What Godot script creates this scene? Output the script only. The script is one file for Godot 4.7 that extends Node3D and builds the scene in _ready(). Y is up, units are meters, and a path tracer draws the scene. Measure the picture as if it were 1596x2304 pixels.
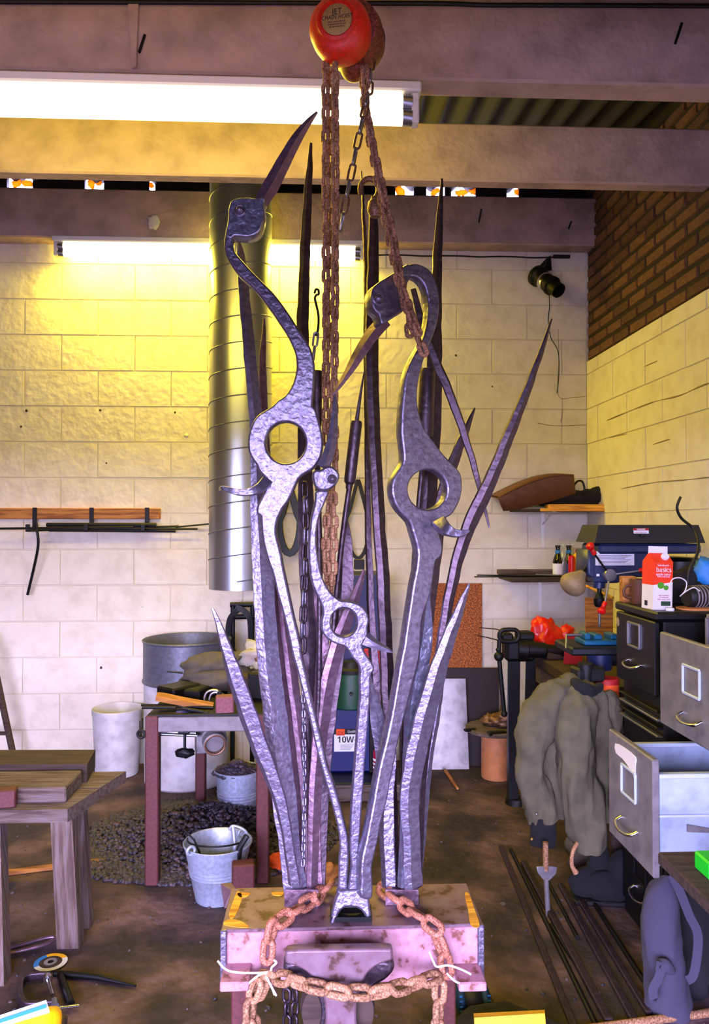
extends Node3D
# A blacksmith's workshop: a forged-iron group of three herons among reeds hangs in the chains of a hoist.
# Units are metres. The camera stands at (0, EYE, 0) and looks along -z; px / py below are places in the 1596 x 2304 photograph,
# used to find points of the room at a known distance.

const EYE := 1.5
const FOCAL := 1750.0
const BACK := 4.9        # the back wall lies at z = -BACK
const RIGHT := 1.71      # the right-hand wall lies at x = RIGHT

var cam_basis := Basis.from_euler(Vector3(deg_to_rad(0.753), deg_to_rad(-2.55), 0))
var M := {}
var taken := {}
var rng := RandomNumberGenerator.new()
var wob := FastNoiseLite.new()


# ---------------------------------------------------------------- finding points

func ray(px: float, py: float) -> Vector3:
	return cam_basis * Vector3((px - 798.0) / FOCAL, -(py - 1152.0) / FOCAL, -1.0)

func P(px: float, py: float, depth: float) -> Vector3:      # the point seen at that pixel on the plane z = -depth
	var r := ray(px, py)
	return Vector3(0, EYE, 0) + r * (depth / -r.z)

func PX(px: float, py: float, x: float) -> Vector3:         # ... on the plane x
	var r := ray(px, py)
	return Vector3(0, EYE, 0) + r * (x / r.x)

func PY(px: float, py: float, y: float = 0.0) -> Vector3:   # ... on the plane y (the floor)
	var r := ray(px, py)
	return Vector3(0, EYE, 0) + r * ((y - EYE) / r.y)

func PN(px: float, py: float, p0: Vector3, n: Vector3) -> Vector3:  # ... on any plane
	var r := ray(px, py)
	var o := Vector3(0, EYE, 0)
	return o + r * ((p0 - o).dot(n) / r.dot(n))

func V(list: Array, ox := 0.0, oy := 0.0, s := 1.0) -> PackedVector2Array:
	var out := PackedVector2Array()
	for i in range(0, list.size(), 2):
		out.append(Vector2(ox + list[i] / s, oy + list[i + 1] / s))
	return out

func mix3(a: Vector3, b: Vector3, t: float) -> Vector3:
	return a + (b - a) * t


# ---------------------------------------------------------------- shapes

func nst(group := 0) -> SurfaceTool:
	var st := SurfaceTool.new()
	st.begin(Mesh.PRIMITIVE_TRIANGLES)
	st.set_smooth_group(group)
	return st

func tri(st: SurfaceTool, a: Vector3, b: Vector3, c: Vector3) -> void:   # counter-clockwise from outside
	st.add_vertex(a)
	st.add_vertex(c)
	st.add_vertex(b)

func quad(st: SurfaceTool, a: Vector3, b: Vector3, c: Vector3, d: Vector3) -> void:
	tri(st, a, b, c)
	tri(st, a, c, d)

func fan(st: SurfaceTool, pts: Array, outward: Vector3) -> void:
	var n := Vector3.ZERO
	for i in range(1, pts.size() - 1):
		n += (pts[i] - pts[0]).cross(pts[i + 1] - pts[0])
	var turned := n.dot(outward) < 0
	for i in range(1, pts.size() - 1):
		if turned:
			tri(st, pts[0], pts[i + 1], pts[i])
		else:
			tri(st, pts[0], pts[i], pts[i + 1])

func done(st: SurfaceTool) -> ArrayMesh:
	st.generate_normals()
	st.index()
	return st.commit()

func box(st: SurfaceTool, c: Vector3, size: Vector3, b := Basis(), bev := 0.004) -> void:
	st.set_smooth_group(-1)
	var h := size / 2.0
	bev = minf(bev, minf(h.x, minf(h.y, h.z)) * 0.45)
	var corner := {}
	for sx in [-1, 1]:
		for sy in [-1, 1]:
			for sz in [-1, 1]:
				var s := Vector3(sx, sy, sz)
				var full := s * h
				corner[s] = [c + b * (full - Vector3(0, sy, sz) * bev), c + b * (full - Vector3(sx, 0, sz) * bev), c + b * (full - Vector3(sx, sy, 0) * bev)]
	for axis in 3:
		for s in [-1, 1]:
			var pts := []
			for q in [[-1, -1], [1, -1], [1, 1], [-1, 1]]:
				var k := Vector3()
				k[axis] = s
				k[(axis + 1) % 3] = q[0]
				k[(axis + 2) % 3] = q[1]
				pts.append(corner[k][axis])
			var o := Vector3()
			o[axis] = s
			fan(st, pts, b * o)
			for s2 in [-1, 1]:          # the chamfer between this face and the next axis' faces
				var a2 := (axis + 1) % 3
				var a3 := (axis + 2) % 3
				var k1 := Vector3()
				k1[axis] = s
				k1[a2] = s2
				k1[a3] = -1
				var k2 := k1
				k2[a3] = 1
				var o2 := Vector3()
				o2[axis] = s
				o2[a2] = s2
				fan(st, [corner[k1][axis], corner[k2][axis], corner[k2][a2], corner[k1][a2]], b * o2)
	for k in corner:
		fan(st, corner[k], b * k)

func slab(st: SurfaceTool, lo: Vector3, hi: Vector3, bev := 0.004) -> void:
	box(st, (lo + hi) / 2.0, hi - lo, Basis(), bev)

func hexa(st: SurfaceTool, p: Array) -> void:    # eight corners: bottom ring 0-3, top ring 4-7
	st.set_smooth_group(-1)
	var mid := Vector3.ZERO
	for q in p:
		mid += q / 8.0
	for f in [[0, 1, 2, 3], [4, 5, 6, 7], [0, 1, 5, 4], [1, 2, 6, 5], [2, 3, 7, 6], [3, 0, 4, 7]]:
		var pts := [p[f[0]], p[f[1]], p[f[2]], p[f[3]]]
		fan(st, pts, (pts[0] + pts[1] + pts[2] + pts[3]) / 4.0 - mid)

func frames(pts: Array, first := Vector3.ZERO) -> Array:   # for each point [tangent, u, v] with u x v = tangent
	var out := []
	var u := first
	for i in pts.size():
		var t: Vector3 = (pts[mini(i + 1, pts.size() - 1)] - pts[maxi(i - 1, 0)]).normalized()
		if i == 0 and u == Vector3.ZERO:
			u = Vector3.UP if absf(t.y) < 0.9 else Vector3.RIGHT
		u = (u - t * u.dot(t)).normalized()
		out.append([t, u, t.cross(u)])
	return out

func tube(st: SurfaceTool, pts: Array, rad, sides := 8, caps := true) -> void:
	var fr := frames(pts)
	var rings := []
	for i in pts.size():
		var r: float = rad[i] if rad is Array else rad
		var ring := []
		for k in sides:
			var a := TAU * k / sides
			ring.append(pts[i] + (fr[i][1] * cos(a) + fr[i][2] * sin(a)) * r)
		rings.append(ring)
	st.set_smooth_group(1)
	skin(st, rings)
	if caps:
		st.set_smooth_group(-1)
		fan(st, rings[0], -fr[0][0])
		fan(st, rings[-1], fr[-1][0])

func skin(st: SurfaceTool, rings: Array, around := true) -> void:
	for i in rings.size() - 1:
		var n: int = rings[i].size()
		for k in (n if around else n - 1):
			var k2 := (k + 1) % n
			quad(st, rings[i][k], rings[i][k2], rings[i + 1][k2], rings[i + 1][k])

func ring_loop(st: SurfaceTool, rings: Array) -> void:   # a closed tube (links, hoops)
	var n: int = rings.size()
	for i in n:
		var a: Array = rings[i]
		var b: Array = rings[(i + 1) % n]
		for k in a.size():
			var k2 := (k + 1) % a.size()
			quad(st, a[k], a[k2], b[k2], b[k])

func hoop(st: SurfaceTool, xf: Transform3D, r: float, wire: float, seg := 24, sides := 8, stretch := 0.0) -> void:  # ring in the local xy plane, stretched along x
	st.set_smooth_group(1)
	var rings := []
	for i in seg:
		var a := TAU * i / seg
		var o := Vector3(cos(a), sin(a), 0)
		var c := o * r + Vector3(signf(cos(a)) * stretch if absf(cos(a)) > 1e-4 else 0.0, 0, 0)
		var ring := []
		for k in sides:
			var q := TAU * k / sides
			ring.append(xf * (c + (o * cos(q) + Vector3(0, 0, -1) * sin(q)) * wire))
		rings.append(ring)
	ring_loop(st, rings)

func lathe(st: SurfaceTool, prof: Array, xf: Transform3D, sides := 24) -> void:   # prof: [radius, height] from the bottom up
	var rings := []
	for q in prof:
		var ring := []
		for k in sides:
			var a := TAU * k / sides
			ring.append(xf * Vector3(sin(a) * q[0], q[1], cos(a) * q[0]))
		rings.append(ring)
	var group := 1
	for i in prof.size() - 1:
		if i > 0:
			var d0 := Vector2(prof[i][0] - prof[i - 1][0], prof[i][1] - prof[i - 1][1])
			var d1 := Vector2(prof[i + 1][0] - prof[i][0], prof[i + 1][1] - prof[i][1])
			if absf(d0.angle_to(d1)) > 0.6:
				group += 1
		st.set_smooth_group(group)
		skin(st, [rings[i], rings[i + 1]])

func up_at(p: Vector3, axis := Vector3.UP) -> Transform3D:   # local y along the axis
	var y := axis.normalized()
	var x := y.cross(Vector3.BACK if absf(y.z) < 0.9 else Vector3.UP).normalized()
	return Transform3D(Basis(x, y, x.cross(y)), p)

func blob(st: SurfaceTool, c: Vector3, r: Vector3, amp := 0.15, freq := 2.0, b := Basis(), rows := 12, cols := 18, flat_bottom := -9.0) -> void:
	st.set_smooth_group(1)
	var off := Vector3(c.x * 37.0, c.y * 53.0, c.z * 29.0)
	var rings := []
	for i in rows + 1:
		var th := PI * i / rows
		var ring := []
		for k in cols:
			var a := TAU * k / cols
			var d := Vector3(sin(th) * sin(a), -cos(th), sin(th) * cos(a))
			var s := 1.0 + amp * wob.get_noise_3dv(d * freq * 75.0 + off * 20.0) * 2.0
			var q := d * s
			q.y = maxf(q.y, flat_bottom)
			ring.append(c + b * (q * r))
		rings.append(ring)
	skin(st, rings)

func smooth_line(p: Array, sub := 6) -> Array:     # Catmull-Rom through points of any vector type
	var out := []
	for i in p.size() - 1:
		var a = p[maxi(i - 1, 0)]
		var b = p[i]
		var c = p[i + 1]
		var d = p[mini(i + 2, p.size() - 1)]
		for k in sub:
			var t := float(k) / sub
			out.append(((b * 2.0) + (c - a) * t + (a * 2.0 - b * 5.0 + c * 4.0 - d) * t * t + (b * 3.0 - a - c * 3.0 + d) * t * t * t) * 0.5)
	out.append(p[-1])
	return out

func smooth_loop(p: PackedVector2Array, sub := 3) -> PackedVector2Array:
	var out := PackedVector2Array()
	var n := p.size()
	for i in n:
		var a := p[(i + n - 1) % n]
		var b := p[i]
		var c := p[(i + 1) % n]
		var d := p[(i + 2) % n]
		for k in sub:
			var t := float(k) / sub
			out.append((b * 2.0 + (c - a) * t + (a * 2.0 - b * 5.0 + c * 4.0 - d) * t * t + (b * 3.0 - a - c * 3.0 + d) * t * t * t) * 0.5)
	return out

func ellipse(cx: float, cy: float, rx: float, ry: float, n := 40) -> PackedVector2Array:
	var out := PackedVector2Array()
	for i in n:
		out.append(Vector2(cx + rx * cos(TAU * i / n), cy + ry * sin(TAU * i / n)))
	return out

func inset(loop: PackedVector2Array, by: float) -> PackedVector2Array:   # towards the left of the loop's direction
	var out := PackedVector2Array()
	var n := loop.size()
	for i in n:
		var d0 := (loop[i] - loop[(i + n - 1) % n]).normalized()
		var d1 := (loop[(i + 1) % n] - loop[i]).normalized()
		var m := Vector2(-d0.y - d1.y, d0.x + d1.x)
		var l := m.length()
		if l < 0.2:
			m = Vector2(-d1.y, d1.x)
			l = 1.0
		m /= l
		out.append(loop[i] + m * by / maxf(m.dot(Vector2(-d1.y, d1.x)), 0.6))
	return out

# A flat forged plate: an outline (and holes) in its own plane, with thickness and rounded edges.
func plate2(st: SurfaceTool, loops: Array, at: Transform3D, th: float, bev: float) -> void:
	var fixed := []
	for i in loops.size():
		var l: PackedVector2Array = loops[i]
		if Geometry2D.is_polygon_clockwise(l) != (i > 0):
			l.reverse()
		fixed.append(l)
	# Geometry2D counts y downwards; orient by signed area instead
	for i in fixed.size():
		var area := 0.0
		var l: PackedVector2Array = fixed[i]
		for k in l.size():
			area += l[k].cross(l[(k + 1) % l.size()])
		if (area < 0) != (i > 0):
			l.reverse()
			fixed[i] = l
	var idx := PackedInt32Array()
	var merged := PackedVector2Array()
	for attempt in 7:      # a rounding too wide for the tightest corner is made narrower
		merged = joined_loops(fixed, bev)
		idx = Geometry2D.triangulate_polygon(merged)
		if idx.size():
			break
		bev *= 0.6
	if idx.is_empty():
		print("a plate's outline crosses itself ", at.origin)
	for l in fixed:
		var rings := []
		for q in [[bev, th / 2], [bev * 0.35, th / 2 - bev * 0.25], [0.0, th / 2 - bev], [0.0, -th / 2 + bev], [bev * 0.35, -th / 2 + bev * 0.25], [bev, -th / 2]]:
			var ring := []
			for p in inset(l, q[0]):
				ring.append(at * Vector3(p.x, p.y, q[1]))
			rings.append(ring)
		st.set_smooth_group(1)
		for i in rings.size() - 1:
			var hi: Array = rings[i]
			var low: Array = rings[i + 1]
			for k in hi.size():
				var k2 := (k + 1) % hi.size()
				quad(st, low[k], low[k2], hi[k2], hi[k])
	for i in range(0, idx.size(), 3):
		var a := merged[idx[i]]
		var b := merged[idx[i + 1]]
		var c := merged[idx[i + 2]]
		if (b - a).cross(c - a) < 0:
			var s := b
			b = c
			c = s
		st.set_smooth_group(2)
		tri(st, at * Vector3(a.x, a.y, th / 2), at * Vector3(b.x, b.y, th / 2), at * Vector3(c.x, c.y, th / 2))
		st.set_smooth_group(3)
		tri(st, at * Vector3(a.x, a.y, -th / 2), at * Vector3(c.x, c.y, -th / 2), at * Vector3(b.x, b.y, -th / 2))

func joined_loops(fixed: Array, bev: float) -> PackedVector2Array:   # the outline with its holes cut open to it
	var merged := inset(fixed[0], bev)
	for i in range(1, fixed.size()):
		var hole := inset(fixed[i], bev)
		var best := INF
		var bi := 0
		var bj := 0
		for a in merged.size():
			for b in hole.size():
				var d := merged[a].distance_squared_to(hole[b])
				if d < best:
					best = d
					bi = a
					bj = b
		var side := (hole[bj] - merged[bi]).normalized().orthogonal() * 2e-5
		var next := PackedVector2Array()
		for a in bi + 1:
			next.append(merged[a])
		next[bi] += side
		for b in hole.size():
			next.append(hole[(bj + b) % hole.size()])
		next[bi + 1] += side
		next.append(hole[bj] - side)
		next.append(merged[bi] - side)
		for a in range(bi + 1, merged.size()):
			next.append(merged[a])
		merged = next
	return merged

func plane_at(p0: Vector3, n: Vector3) -> Transform3D:
	var z := n.normalized()
	var x := Vector3.UP.cross(z).normalized()
	return Transform3D(Basis(x, z.cross(x), z), p0)

func plate(st: SurfaceTool, loops: Array, p0: Vector3, n: Vector3, th: float, bev: float) -> void:   # loops in pixels
	var at := plane_at(p0, n)
	var inv := at.affine_inverse()
	var out := []
	for l in loops:
		var m := PackedVector2Array()
		for q in l:
			var w := inv * PN(q.x, q.y, p0, n)
			m.append(Vector2(w.x, w.y))
		out.append(m)
	plate2(st, out, at, th, bev)

# A forged bar or blade: points, half widths, half thicknesses, the way its face looks, and a section of [across, out] corners.
func blade(st: SurfaceTool, pts: Array, w: Array, t: Array, n: Vector3, sec: Array) -> void:
	var rings := []
	var fr := []
	for i in pts.size():
		var tan: Vector3 = (pts[mini(i + 1, pts.size() - 1)] - pts[maxi(i - 1, 0)]).normalized()
		var v := (n - tan * n.dot(tan)).normalized()
		var u := v.cross(tan)
		fr.append(tan)
		var ring := []
		for s in sec:
			ring.append(pts[i] + u * s[0] * w[i] + v * s[1] * t[i])
		rings.append(ring)
	for k in sec.size():
		st.set_smooth_group(k + 1)
		var k2 := (k + 1) % sec.size()
		for i in rings.size() - 1:
			quad(st, rings[i][k], rings[i][k2], rings[i + 1][k2], rings[i + 1][k])
	st.set_smooth_group(-1)
	fan(st, rings[0], -fr[0])
	fan(st, rings[-1], fr[-1])

const RIDGED := [[-1.0, -0.5], [1.0, -0.5], [1.0, 0.25], [0.3, 1.0], [-1.0, 0.3]]
const LEAF := [[-1.0, 0.0], [0.0, -0.8], [1.0, 0.0], [0.15, 1.0]]
const FLAT := [[-1.0, -0.8], [-0.85, -1.0], [0.85, -1.0], [1.0, -0.8], [1.0, 0.8], [0.85, 1.0], [-0.85, 1.0], [-1.0, 0.8]]

func px_blade(st: SurfaceTool, list: Array, z0: float, z1: float, thick: float, n: Vector3, sec: Array, wave := 0.0) -> void:
	# list: px, py, width in px ... from the root to the tip, whose distances run from z0 to z1
	var raw := []
	for i in range(0, list.size(), 3):
		raw.append(Vector3(list[i], list[i + 1], list[i + 2]))
	var fine := smooth_line(raw, 7)
	var pts := []
	var w := []
	var t := []
	for i in fine.size():
		var q: Vector3 = fine[i]
		var d := lerpf(z0, z1, clampf((raw[0].y - q.y) / (raw[0].y - raw[-1].y), 0, 1))
		pts.append(P(q.x + wob.get_noise_2d(q.y * 1.2, list[0]) * wave, q.y, d))
		var hw := maxf(q.z, 2.0) / 2.0 * d / FOCAL * (1.0 + wob.get_noise_2d(q.y * 1.6, list[1]) * 0.1)
		w.append(hw)
		t.append(minf(thick, hw * 0.8))
	blade(st, pts, w, t, n, sec)

func sleeve(st: SurfaceTool, pts: Array, rx: Array, rz: Array, amp := 0.01, freq := 9.0, sides := 26, sub := 8) -> void:   # a cloth tube that hangs in folds
	var all := []
	for i in pts.size():
		all.append(pts[i])
	var line := smooth_line(all, sub)
	var rr := []
	for i in pts.size():
		rr.append(Vector2(rx[i], rz[i]))
	var sizes := smooth_line(rr, sub)
	var run: Vector3 = pts[-1] - pts[0]
	var fr := frames(line, Vector3.UP if absf(run.x) > absf(run.y) else Vector3.RIGHT)
	var rings := []
	for i in line.size():
		var ring := []
		for k in sides:
			var a := TAU * k / sides
			var dir: Vector3 = fr[i][1] * cos(a) * sizes[i].x + fr[i][2] * sin(a) * sizes[i].y
			var p: Vector3 = line[i] + dir
			ring.append(p + dir.normalized() * amp * wob.get_noise_3d(p.x * freq * 180.0, p.y * freq * 70.0, p.z * freq * 180.0) * 2.0)
		rings.append(ring)
	st.set_smooth_group(1)
	skin(st, rings)
	st.set_smooth_group(-1)
	fan(st, rings[0], -fr[0][0])
	fan(st, rings[-1], fr[-1][0])


# ---------------------------------------------------------------- objects

func numbered(called: String) -> String:
	taken[called] = taken.get(called, -1) + 1
	return called if taken[called] == 0 else "%s_%03d" % [called, taken[called]]

func tag(o: Node3D, label := "", category := "", group := "", kind := "") -> Node3D:
	if label: o.set_meta("label", label)
	if category: o.set_meta("category", category)
	if group: o.set_meta("group", group)
	if kind: o.set_meta("kind", kind)
	return o

func thing(called: String, label: String, category: String, at: Vector3, group := "") -> Node3D:
	var o := Node3D.new()
	o.name = numbered(called)
	o.position = at
	add_child(o)
	tag(o, label, category, group)
	return o

func origin_of(n: Node3D) -> Vector3:
	var p := Vector3.ZERO
	var q: Node = n
	while q is Node3D and q != self:
		p += q.position
		q = q.get_parent()
	return p

func part(parent: Node3D, called: String, st, m: Material) -> MeshInstance3D:   # its shape is given in room coordinates
	var o := MeshInstance3D.new()
	o.mesh = done(st) if st is SurfaceTool else st
	o.material_override = m
	o.name = called
	o.position = -origin_of(parent)
	parent.add_child(o, true)
	return o

func solo(called: String, st: SurfaceTool, m: Material, label: String, category: String, at := Vector3.ZERO, group := "") -> MeshInstance3D:
	var o := MeshInstance3D.new()
	o.mesh = done(st)
	o.material_override = m
	o.name = numbered(called)
	add_child(o)
	tag(o, label, category, group)
	return o

func struct(called: String, st: SurfaceTool, m: Material) -> MeshInstance3D:
	var o := MeshInstance3D.new()
	o.mesh = done(st)
	o.material_override = m
	o.name = called
	add_child(o)
	o.set_meta("kind", "structure")
	return o

func pbox(parent: Node3D, called: String, m: Material, c: Vector3, size: Vector3, b := Basis(), bev := 0.004) -> MeshInstance3D:
	var st := nst()
	box(st, c, size, b, bev)
	return part(parent, called, st, m)

func ptube(parent: Node3D, called: String, m: Material, pts: Array, rad, sides := 8) -> MeshInstance3D:
	var st := nst()
	tube(st, pts, rad, sides)
	return part(parent, called, st, m)

func plathe(parent: Node3D, called: String, m: Material, prof: Array, xf: Transform3D, sides := 24) -> MeshInstance3D:
	var st := nst()
	lathe(st, prof, xf, sides)
	return part(parent, called, st, m)

func words(parent: Node3D, text: String, height: float, at: Transform3D, m: Material, bold := false, family := "Droid Sans") -> MeshInstance3D:   # printed or raised lettering; at: its middle, z out of the face
	var f := SystemFont.new()
	f.font_names = PackedStringArray([family])
	f.font_weight = 700 if bold else 400
	var t := TextMesh.new()
	t.font = f
	t.text = text
	t.font_size = 32
	t.pixel_size = height / 23.0
	t.depth = 0.0006
	t.curve_step = 2.0
	var o := MeshInstance3D.new()
	o.mesh = t
	o.material_override = m
	o.name = "lettering"
	o.transform = Transform3D(at.basis, at.origin - origin_of(parent))
	parent.add_child(o, true)
	return o

func link_mesh(length: float, width: float, wire: float) -> ArrayMesh:   # long axis along y, ring in the xy plane
	var st := nst()
	hoop(st, Transform3D(Basis(Vector3.UP, Vector3.LEFT, Vector3.BACK), Vector3.ZERO), width / 2.0 - wire, wire, 20, 7, length / 2.0 - width / 2.0)
	return done(st)

func chain(parent: Node3D, path: Array, mesh: ArrayMesh, pitch: float, m: Array, twist := 0.4, jitter := 0.0) -> void:
	var total := 0.0
	for i in path.size() - 1:
		total += path[i].distance_to(path[i + 1])
	var base := origin_of(parent)
	var n := int(total / pitch)
	for k in n:
		var s := (k + 0.5) * pitch
		var i := 0
		while i < path.size() - 2 and s > path[i].distance_to(path[i + 1]):
			s -= path[i].distance_to(path[i + 1])
			i += 1
		var d: Vector3 = (path[i + 1] - path[i]).normalized()
		var p: Vector3 = path[i] + d * s
		var xf := up_at(p, d)
		xf.basis = xf.basis.rotated(d, twist + (PI / 2 if k % 2 else 0.0) + rng.randf_range(-jitter, jitter))
		var o := MeshInstance3D.new()
		o.mesh = mesh
		o.material_override = m[k % m.size()]
		o.name = "chain_link"
		o.transform = Transform3D(xf.basis, p - base)
		parent.add_child(o, true)


# ---------------------------------------------------------------- materials

func ntex(freq: float, oct: int, colors: Array, stops: Array, sd: int, kind := FastNoiseLite.TYPE_SIMPLEX_SMOOTH, size := 512) -> NoiseTexture2D:
	var n := FastNoiseLite.new()
	n.seed = sd
	n.noise_type = kind
	n.frequency = freq
	n.fractal_octaves = oct
	n.fractal_gain = 0.55
	var t := NoiseTexture2D.new()
	t.width = size
	t.height = size
	t.seamless = true
	t.noise = n
	var g := Gradient.new()
	g.colors = PackedColorArray(colors)
	g.offsets = PackedFloat32Array(stops)
	t.color_ramp = g
	return t

func grey(v: float) -> Color:
	return Color(v, v, v)

func mat(called: String, c: Color, rough := 0.7, metal := 0.0, tex: Texture2D = null, scale := 1.0, bump: Texture2D = null, deep := 0.5) -> StandardMaterial3D:
	var m := StandardMaterial3D.new()
	m.resource_name = called
	m.albedo_color = c
	m.roughness = rough
	m.metallic = metal
	if tex or bump:
		m.uv1_triplanar = true
		m.uv1_scale = Vector3.ONE * scale
	if tex:
		m.albedo_texture = tex
	if called in ["paint", "concrete", "floor", "bare_brick", "dark_brick", "roof_sheet"]:
		m.uv1_world_triplanar = true
	if bump:
		m.heightmap_enabled = true
		m.heightmap_texture = bump
		m.heightmap_scale = deep
	M[called] = m
	return m

func materials() -> void:
	var speck := ntex(0.03, 5, [grey(0.84), grey(0.93), grey(1.0)], [0.25, 0.5, 0.75], 3)
	var stain := ntex(0.008, 5, [grey(0.84), grey(0.94), grey(1.0)], [0.2, 0.48, 0.75], 4)
	var rough := ntex(0.05, 4, [grey(0.0), grey(1.0)], [0.15, 0.85], 5)
	var hammer := ntex(0.018, 3, [grey(0.0), grey(1.0)], [0.2, 0.8], 6)
	var rust := ntex(0.03, 4, [Color(0.4, 0.27, 0.18), Color(0.64, 0.46, 0.32), Color(0.82, 0.66, 0.5)], [0.25, 0.5, 0.78], 7)
	var scale_tex := ntex(0.02, 5, [Color(0.78, 0.73, 0.76), Color(0.9, 0.87, 0.9), Color(1, 1, 1)], [0.2, 0.5, 0.8], 8)
	var dirt := ntex(0.006, 6, [Color(0.4, 0.37, 0.37), Color(0.7, 0.64, 0.62), Color(1, 0.95, 0.9)], [0.24, 0.52, 0.8], 9, FastNoiseLite.TYPE_SIMPLEX_SMOOTH, 1024)
	var osb := ntex(0.05, 3, [Color(0.42, 0.24, 0.1), Color(0.62, 0.38, 0.18), Color(0.82, 0.58, 0.32)], [0.2, 0.5, 0.8], 10)
	var peel := ntex(0.02, 5, [Color(0.94, 0.93, 0.91), Color(0.98, 0.975, 0.97), Color(1, 1, 1)], [0.15, 0.45, 0.8], 11)
	var weave := ntex(0.2, 2, [grey(0.7), grey(1.0)], [0.2, 0.8], 12)
	var lumber := ntex(0.012, 4, [Color(0.68, 0.6, 0.54), Color(0.9, 0.86, 0.8), Color(1, 1, 1)], [0.25, 0.5, 0.75], 13)
	var paintloss := ntex(0.012, 5, [Color(0.62, 0.52, 0.4), Color(0.92, 0.86, 0.86), Color(1, 1, 1)], [0.2, 0.36, 0.75], 14)

	mat("paint", Color(0.86, 0.83, 0.75), 0.75, 0.0, peel, 0.55, rough, 0.2)
	mat("mortar", Color(0.82, 0.79, 0.71), 0.9)
	mat("bare_brick", Color(0.42, 0.27, 0.19), 0.9, 0.0, speck, 2.0, rough, 0.3)
	mat("dark_brick", Color(0.33, 0.2, 0.14), 0.9, 0.0, speck, 2.0, rough, 0.3)
	mat("soot_joint", Color(0.12, 0.09, 0.08), 0.95)
	mat("concrete", Color(0.7, 0.6, 0.54), 0.85, 0.0, stain, 0.8, rough, 0.25)
	mat("floor", Color(0.4, 0.325, 0.34), 0.8, 0.0, dirt, 0.45, rough, 0.5)
	mat("asphalt", Color(0.3, 0.29, 0.3), 0.9)
	mat("roof_sheet", Color(0.09, 0.065, 0.05), 0.8, 0.2, stain, 1.0)
	mat("lamp_white", Color(0.9, 0.89, 0.86), 0.45)
	mat("galvanised", Color(0.72, 0.74, 0.76), 0.32, 0.9)
	mat("zinc", Color(0.72, 0.76, 0.82), 0.42, 0.45, speck, 3.0)
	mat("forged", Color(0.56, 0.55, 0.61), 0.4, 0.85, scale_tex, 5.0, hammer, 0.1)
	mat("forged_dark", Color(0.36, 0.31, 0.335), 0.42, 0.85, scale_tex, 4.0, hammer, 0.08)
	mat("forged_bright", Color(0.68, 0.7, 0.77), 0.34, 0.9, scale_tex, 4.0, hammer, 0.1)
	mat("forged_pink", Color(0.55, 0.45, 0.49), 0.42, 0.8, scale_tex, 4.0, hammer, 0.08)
	mat("iron", Color(0.06, 0.06, 0.065), 0.5, 0.5, speck, 5.0)
	mat("black_iron", Color(0.035, 0.033, 0.036), 0.55, 0.3, speck, 4.0)
	mat("steel", Color(0.62, 0.62, 0.64), 0.32, 0.9)
	mat("chrome", Color(0.85, 0.86, 0.88), 0.15, 1.0)
	mat("rust", Color(0.88, 0.86, 0.84), 0.8, 0.15, rust, 9.0)
	mat("rust_pale", Color(1.0, 0.98, 0.96), 0.75, 0.1, rust, 12.0)
	mat("rust_steel", Color(0.75, 0.74, 0.74), 0.5, 0.55, rust, 12.0)
	mat("rust_pink", Color(1.0, 0.86, 0.9), 0.7, 0.1, rust, 12.0)
	mat("pink_steel", Color(0.72, 0.54, 0.58), 0.55, 0.2, paintloss, 3.0)
	mat("plate_top", Color(0.47, 0.38, 0.41), 0.5, 0.4, paintloss, 2.5)
	mat("red_oxide", Color(0.36, 0.16, 0.15), 0.65, 0.15, speck, 4.0)
	mat("hoist_red", Color(0.9, 0.17, 0.04), 0.42, 0.0, speck, 5.0)
	mat("hoist_body", Color(0.75, 0.5, 0.42), 0.6, 0.1, rust, 6.0)
	mat("brass_label", Color(0.72, 0.56, 0.26), 0.6, 0.2, speck, 12.0)
	mat("ink", Color(0.09, 0.06, 0.04), 0.7)
	mat("pine", Color(0.7, 0.47, 0.2), 0.7, 0.0, lumber, 2.0)
	mat("yellow_pine", Color(0.95, 0.7, 0.2), 0.65, 0.0, lumber, 2.0)
	mat("old_wood", Color(0.41, 0.36, 0.34), 0.85, 0.0, lumber, 2.5, rough, 0.3)
	mat("old_wood_upright", Color(0.44, 0.38, 0.35), 0.85, 0.0, lumber, 2.5, rough, 0.3)
	mat("dark_wood", Color(0.24, 0.18, 0.14), 0.85, 0.0, lumber, 2.5)
	mat("osb", Color(0.9, 0.78, 0.6), 0.8, 0.0, osb, 3.0)
	mat("brown_board", Color(0.13, 0.075, 0.07), 0.7, 0.0, speck, 2.0)
	mat("sheet_alloy", Color(0.66, 0.64, 0.62), 0.34, 0.8, stain, 2.5)
	mat("white_plastic", Color(0.83, 0.82, 0.82), 0.5, 0.0, stain, 2.0)
	mat("drum_grey", Color(0.42, 0.43, 0.48), 0.45, 0.4, speck, 2.0)
	mat("coal", Color(0.2, 0.18, 0.22), 0.55, 0.0, speck, 9.0)
	mat("coal_brown", Color(0.33, 0.27, 0.29), 0.7, 0.0, speck, 9.0)
	mat("dark_cloth", Color(0.07, 0.07, 0.085), 0.95, 0.0, weave, 6.0)
	mat("grey_cloth", Color(0.25, 0.235, 0.31), 0.95, 0.0, weave, 6.0)
	mat("olive_cloth", Color(0.36, 0.34, 0.25), 0.95, 0.0, stain, 3.0, weave, 0.1)
	mat("canvas", Color(0.33, 0.3, 0.25), 0.95, 0.0, stain, 5.0)
	mat("leather", Color(0.36, 0.2, 0.1), 0.6, 0.0, stain, 4.0)
	mat("black_paint", Color(0.022, 0.024, 0.032), 0.4, 0.0, speck, 3.0)
	mat("black_rubber", Color(0.02, 0.02, 0.022), 0.6)
	mat("cabinet_grey", Color(0.44, 0.42, 0.42), 0.5, 0.1, stain, 3.0)
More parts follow.
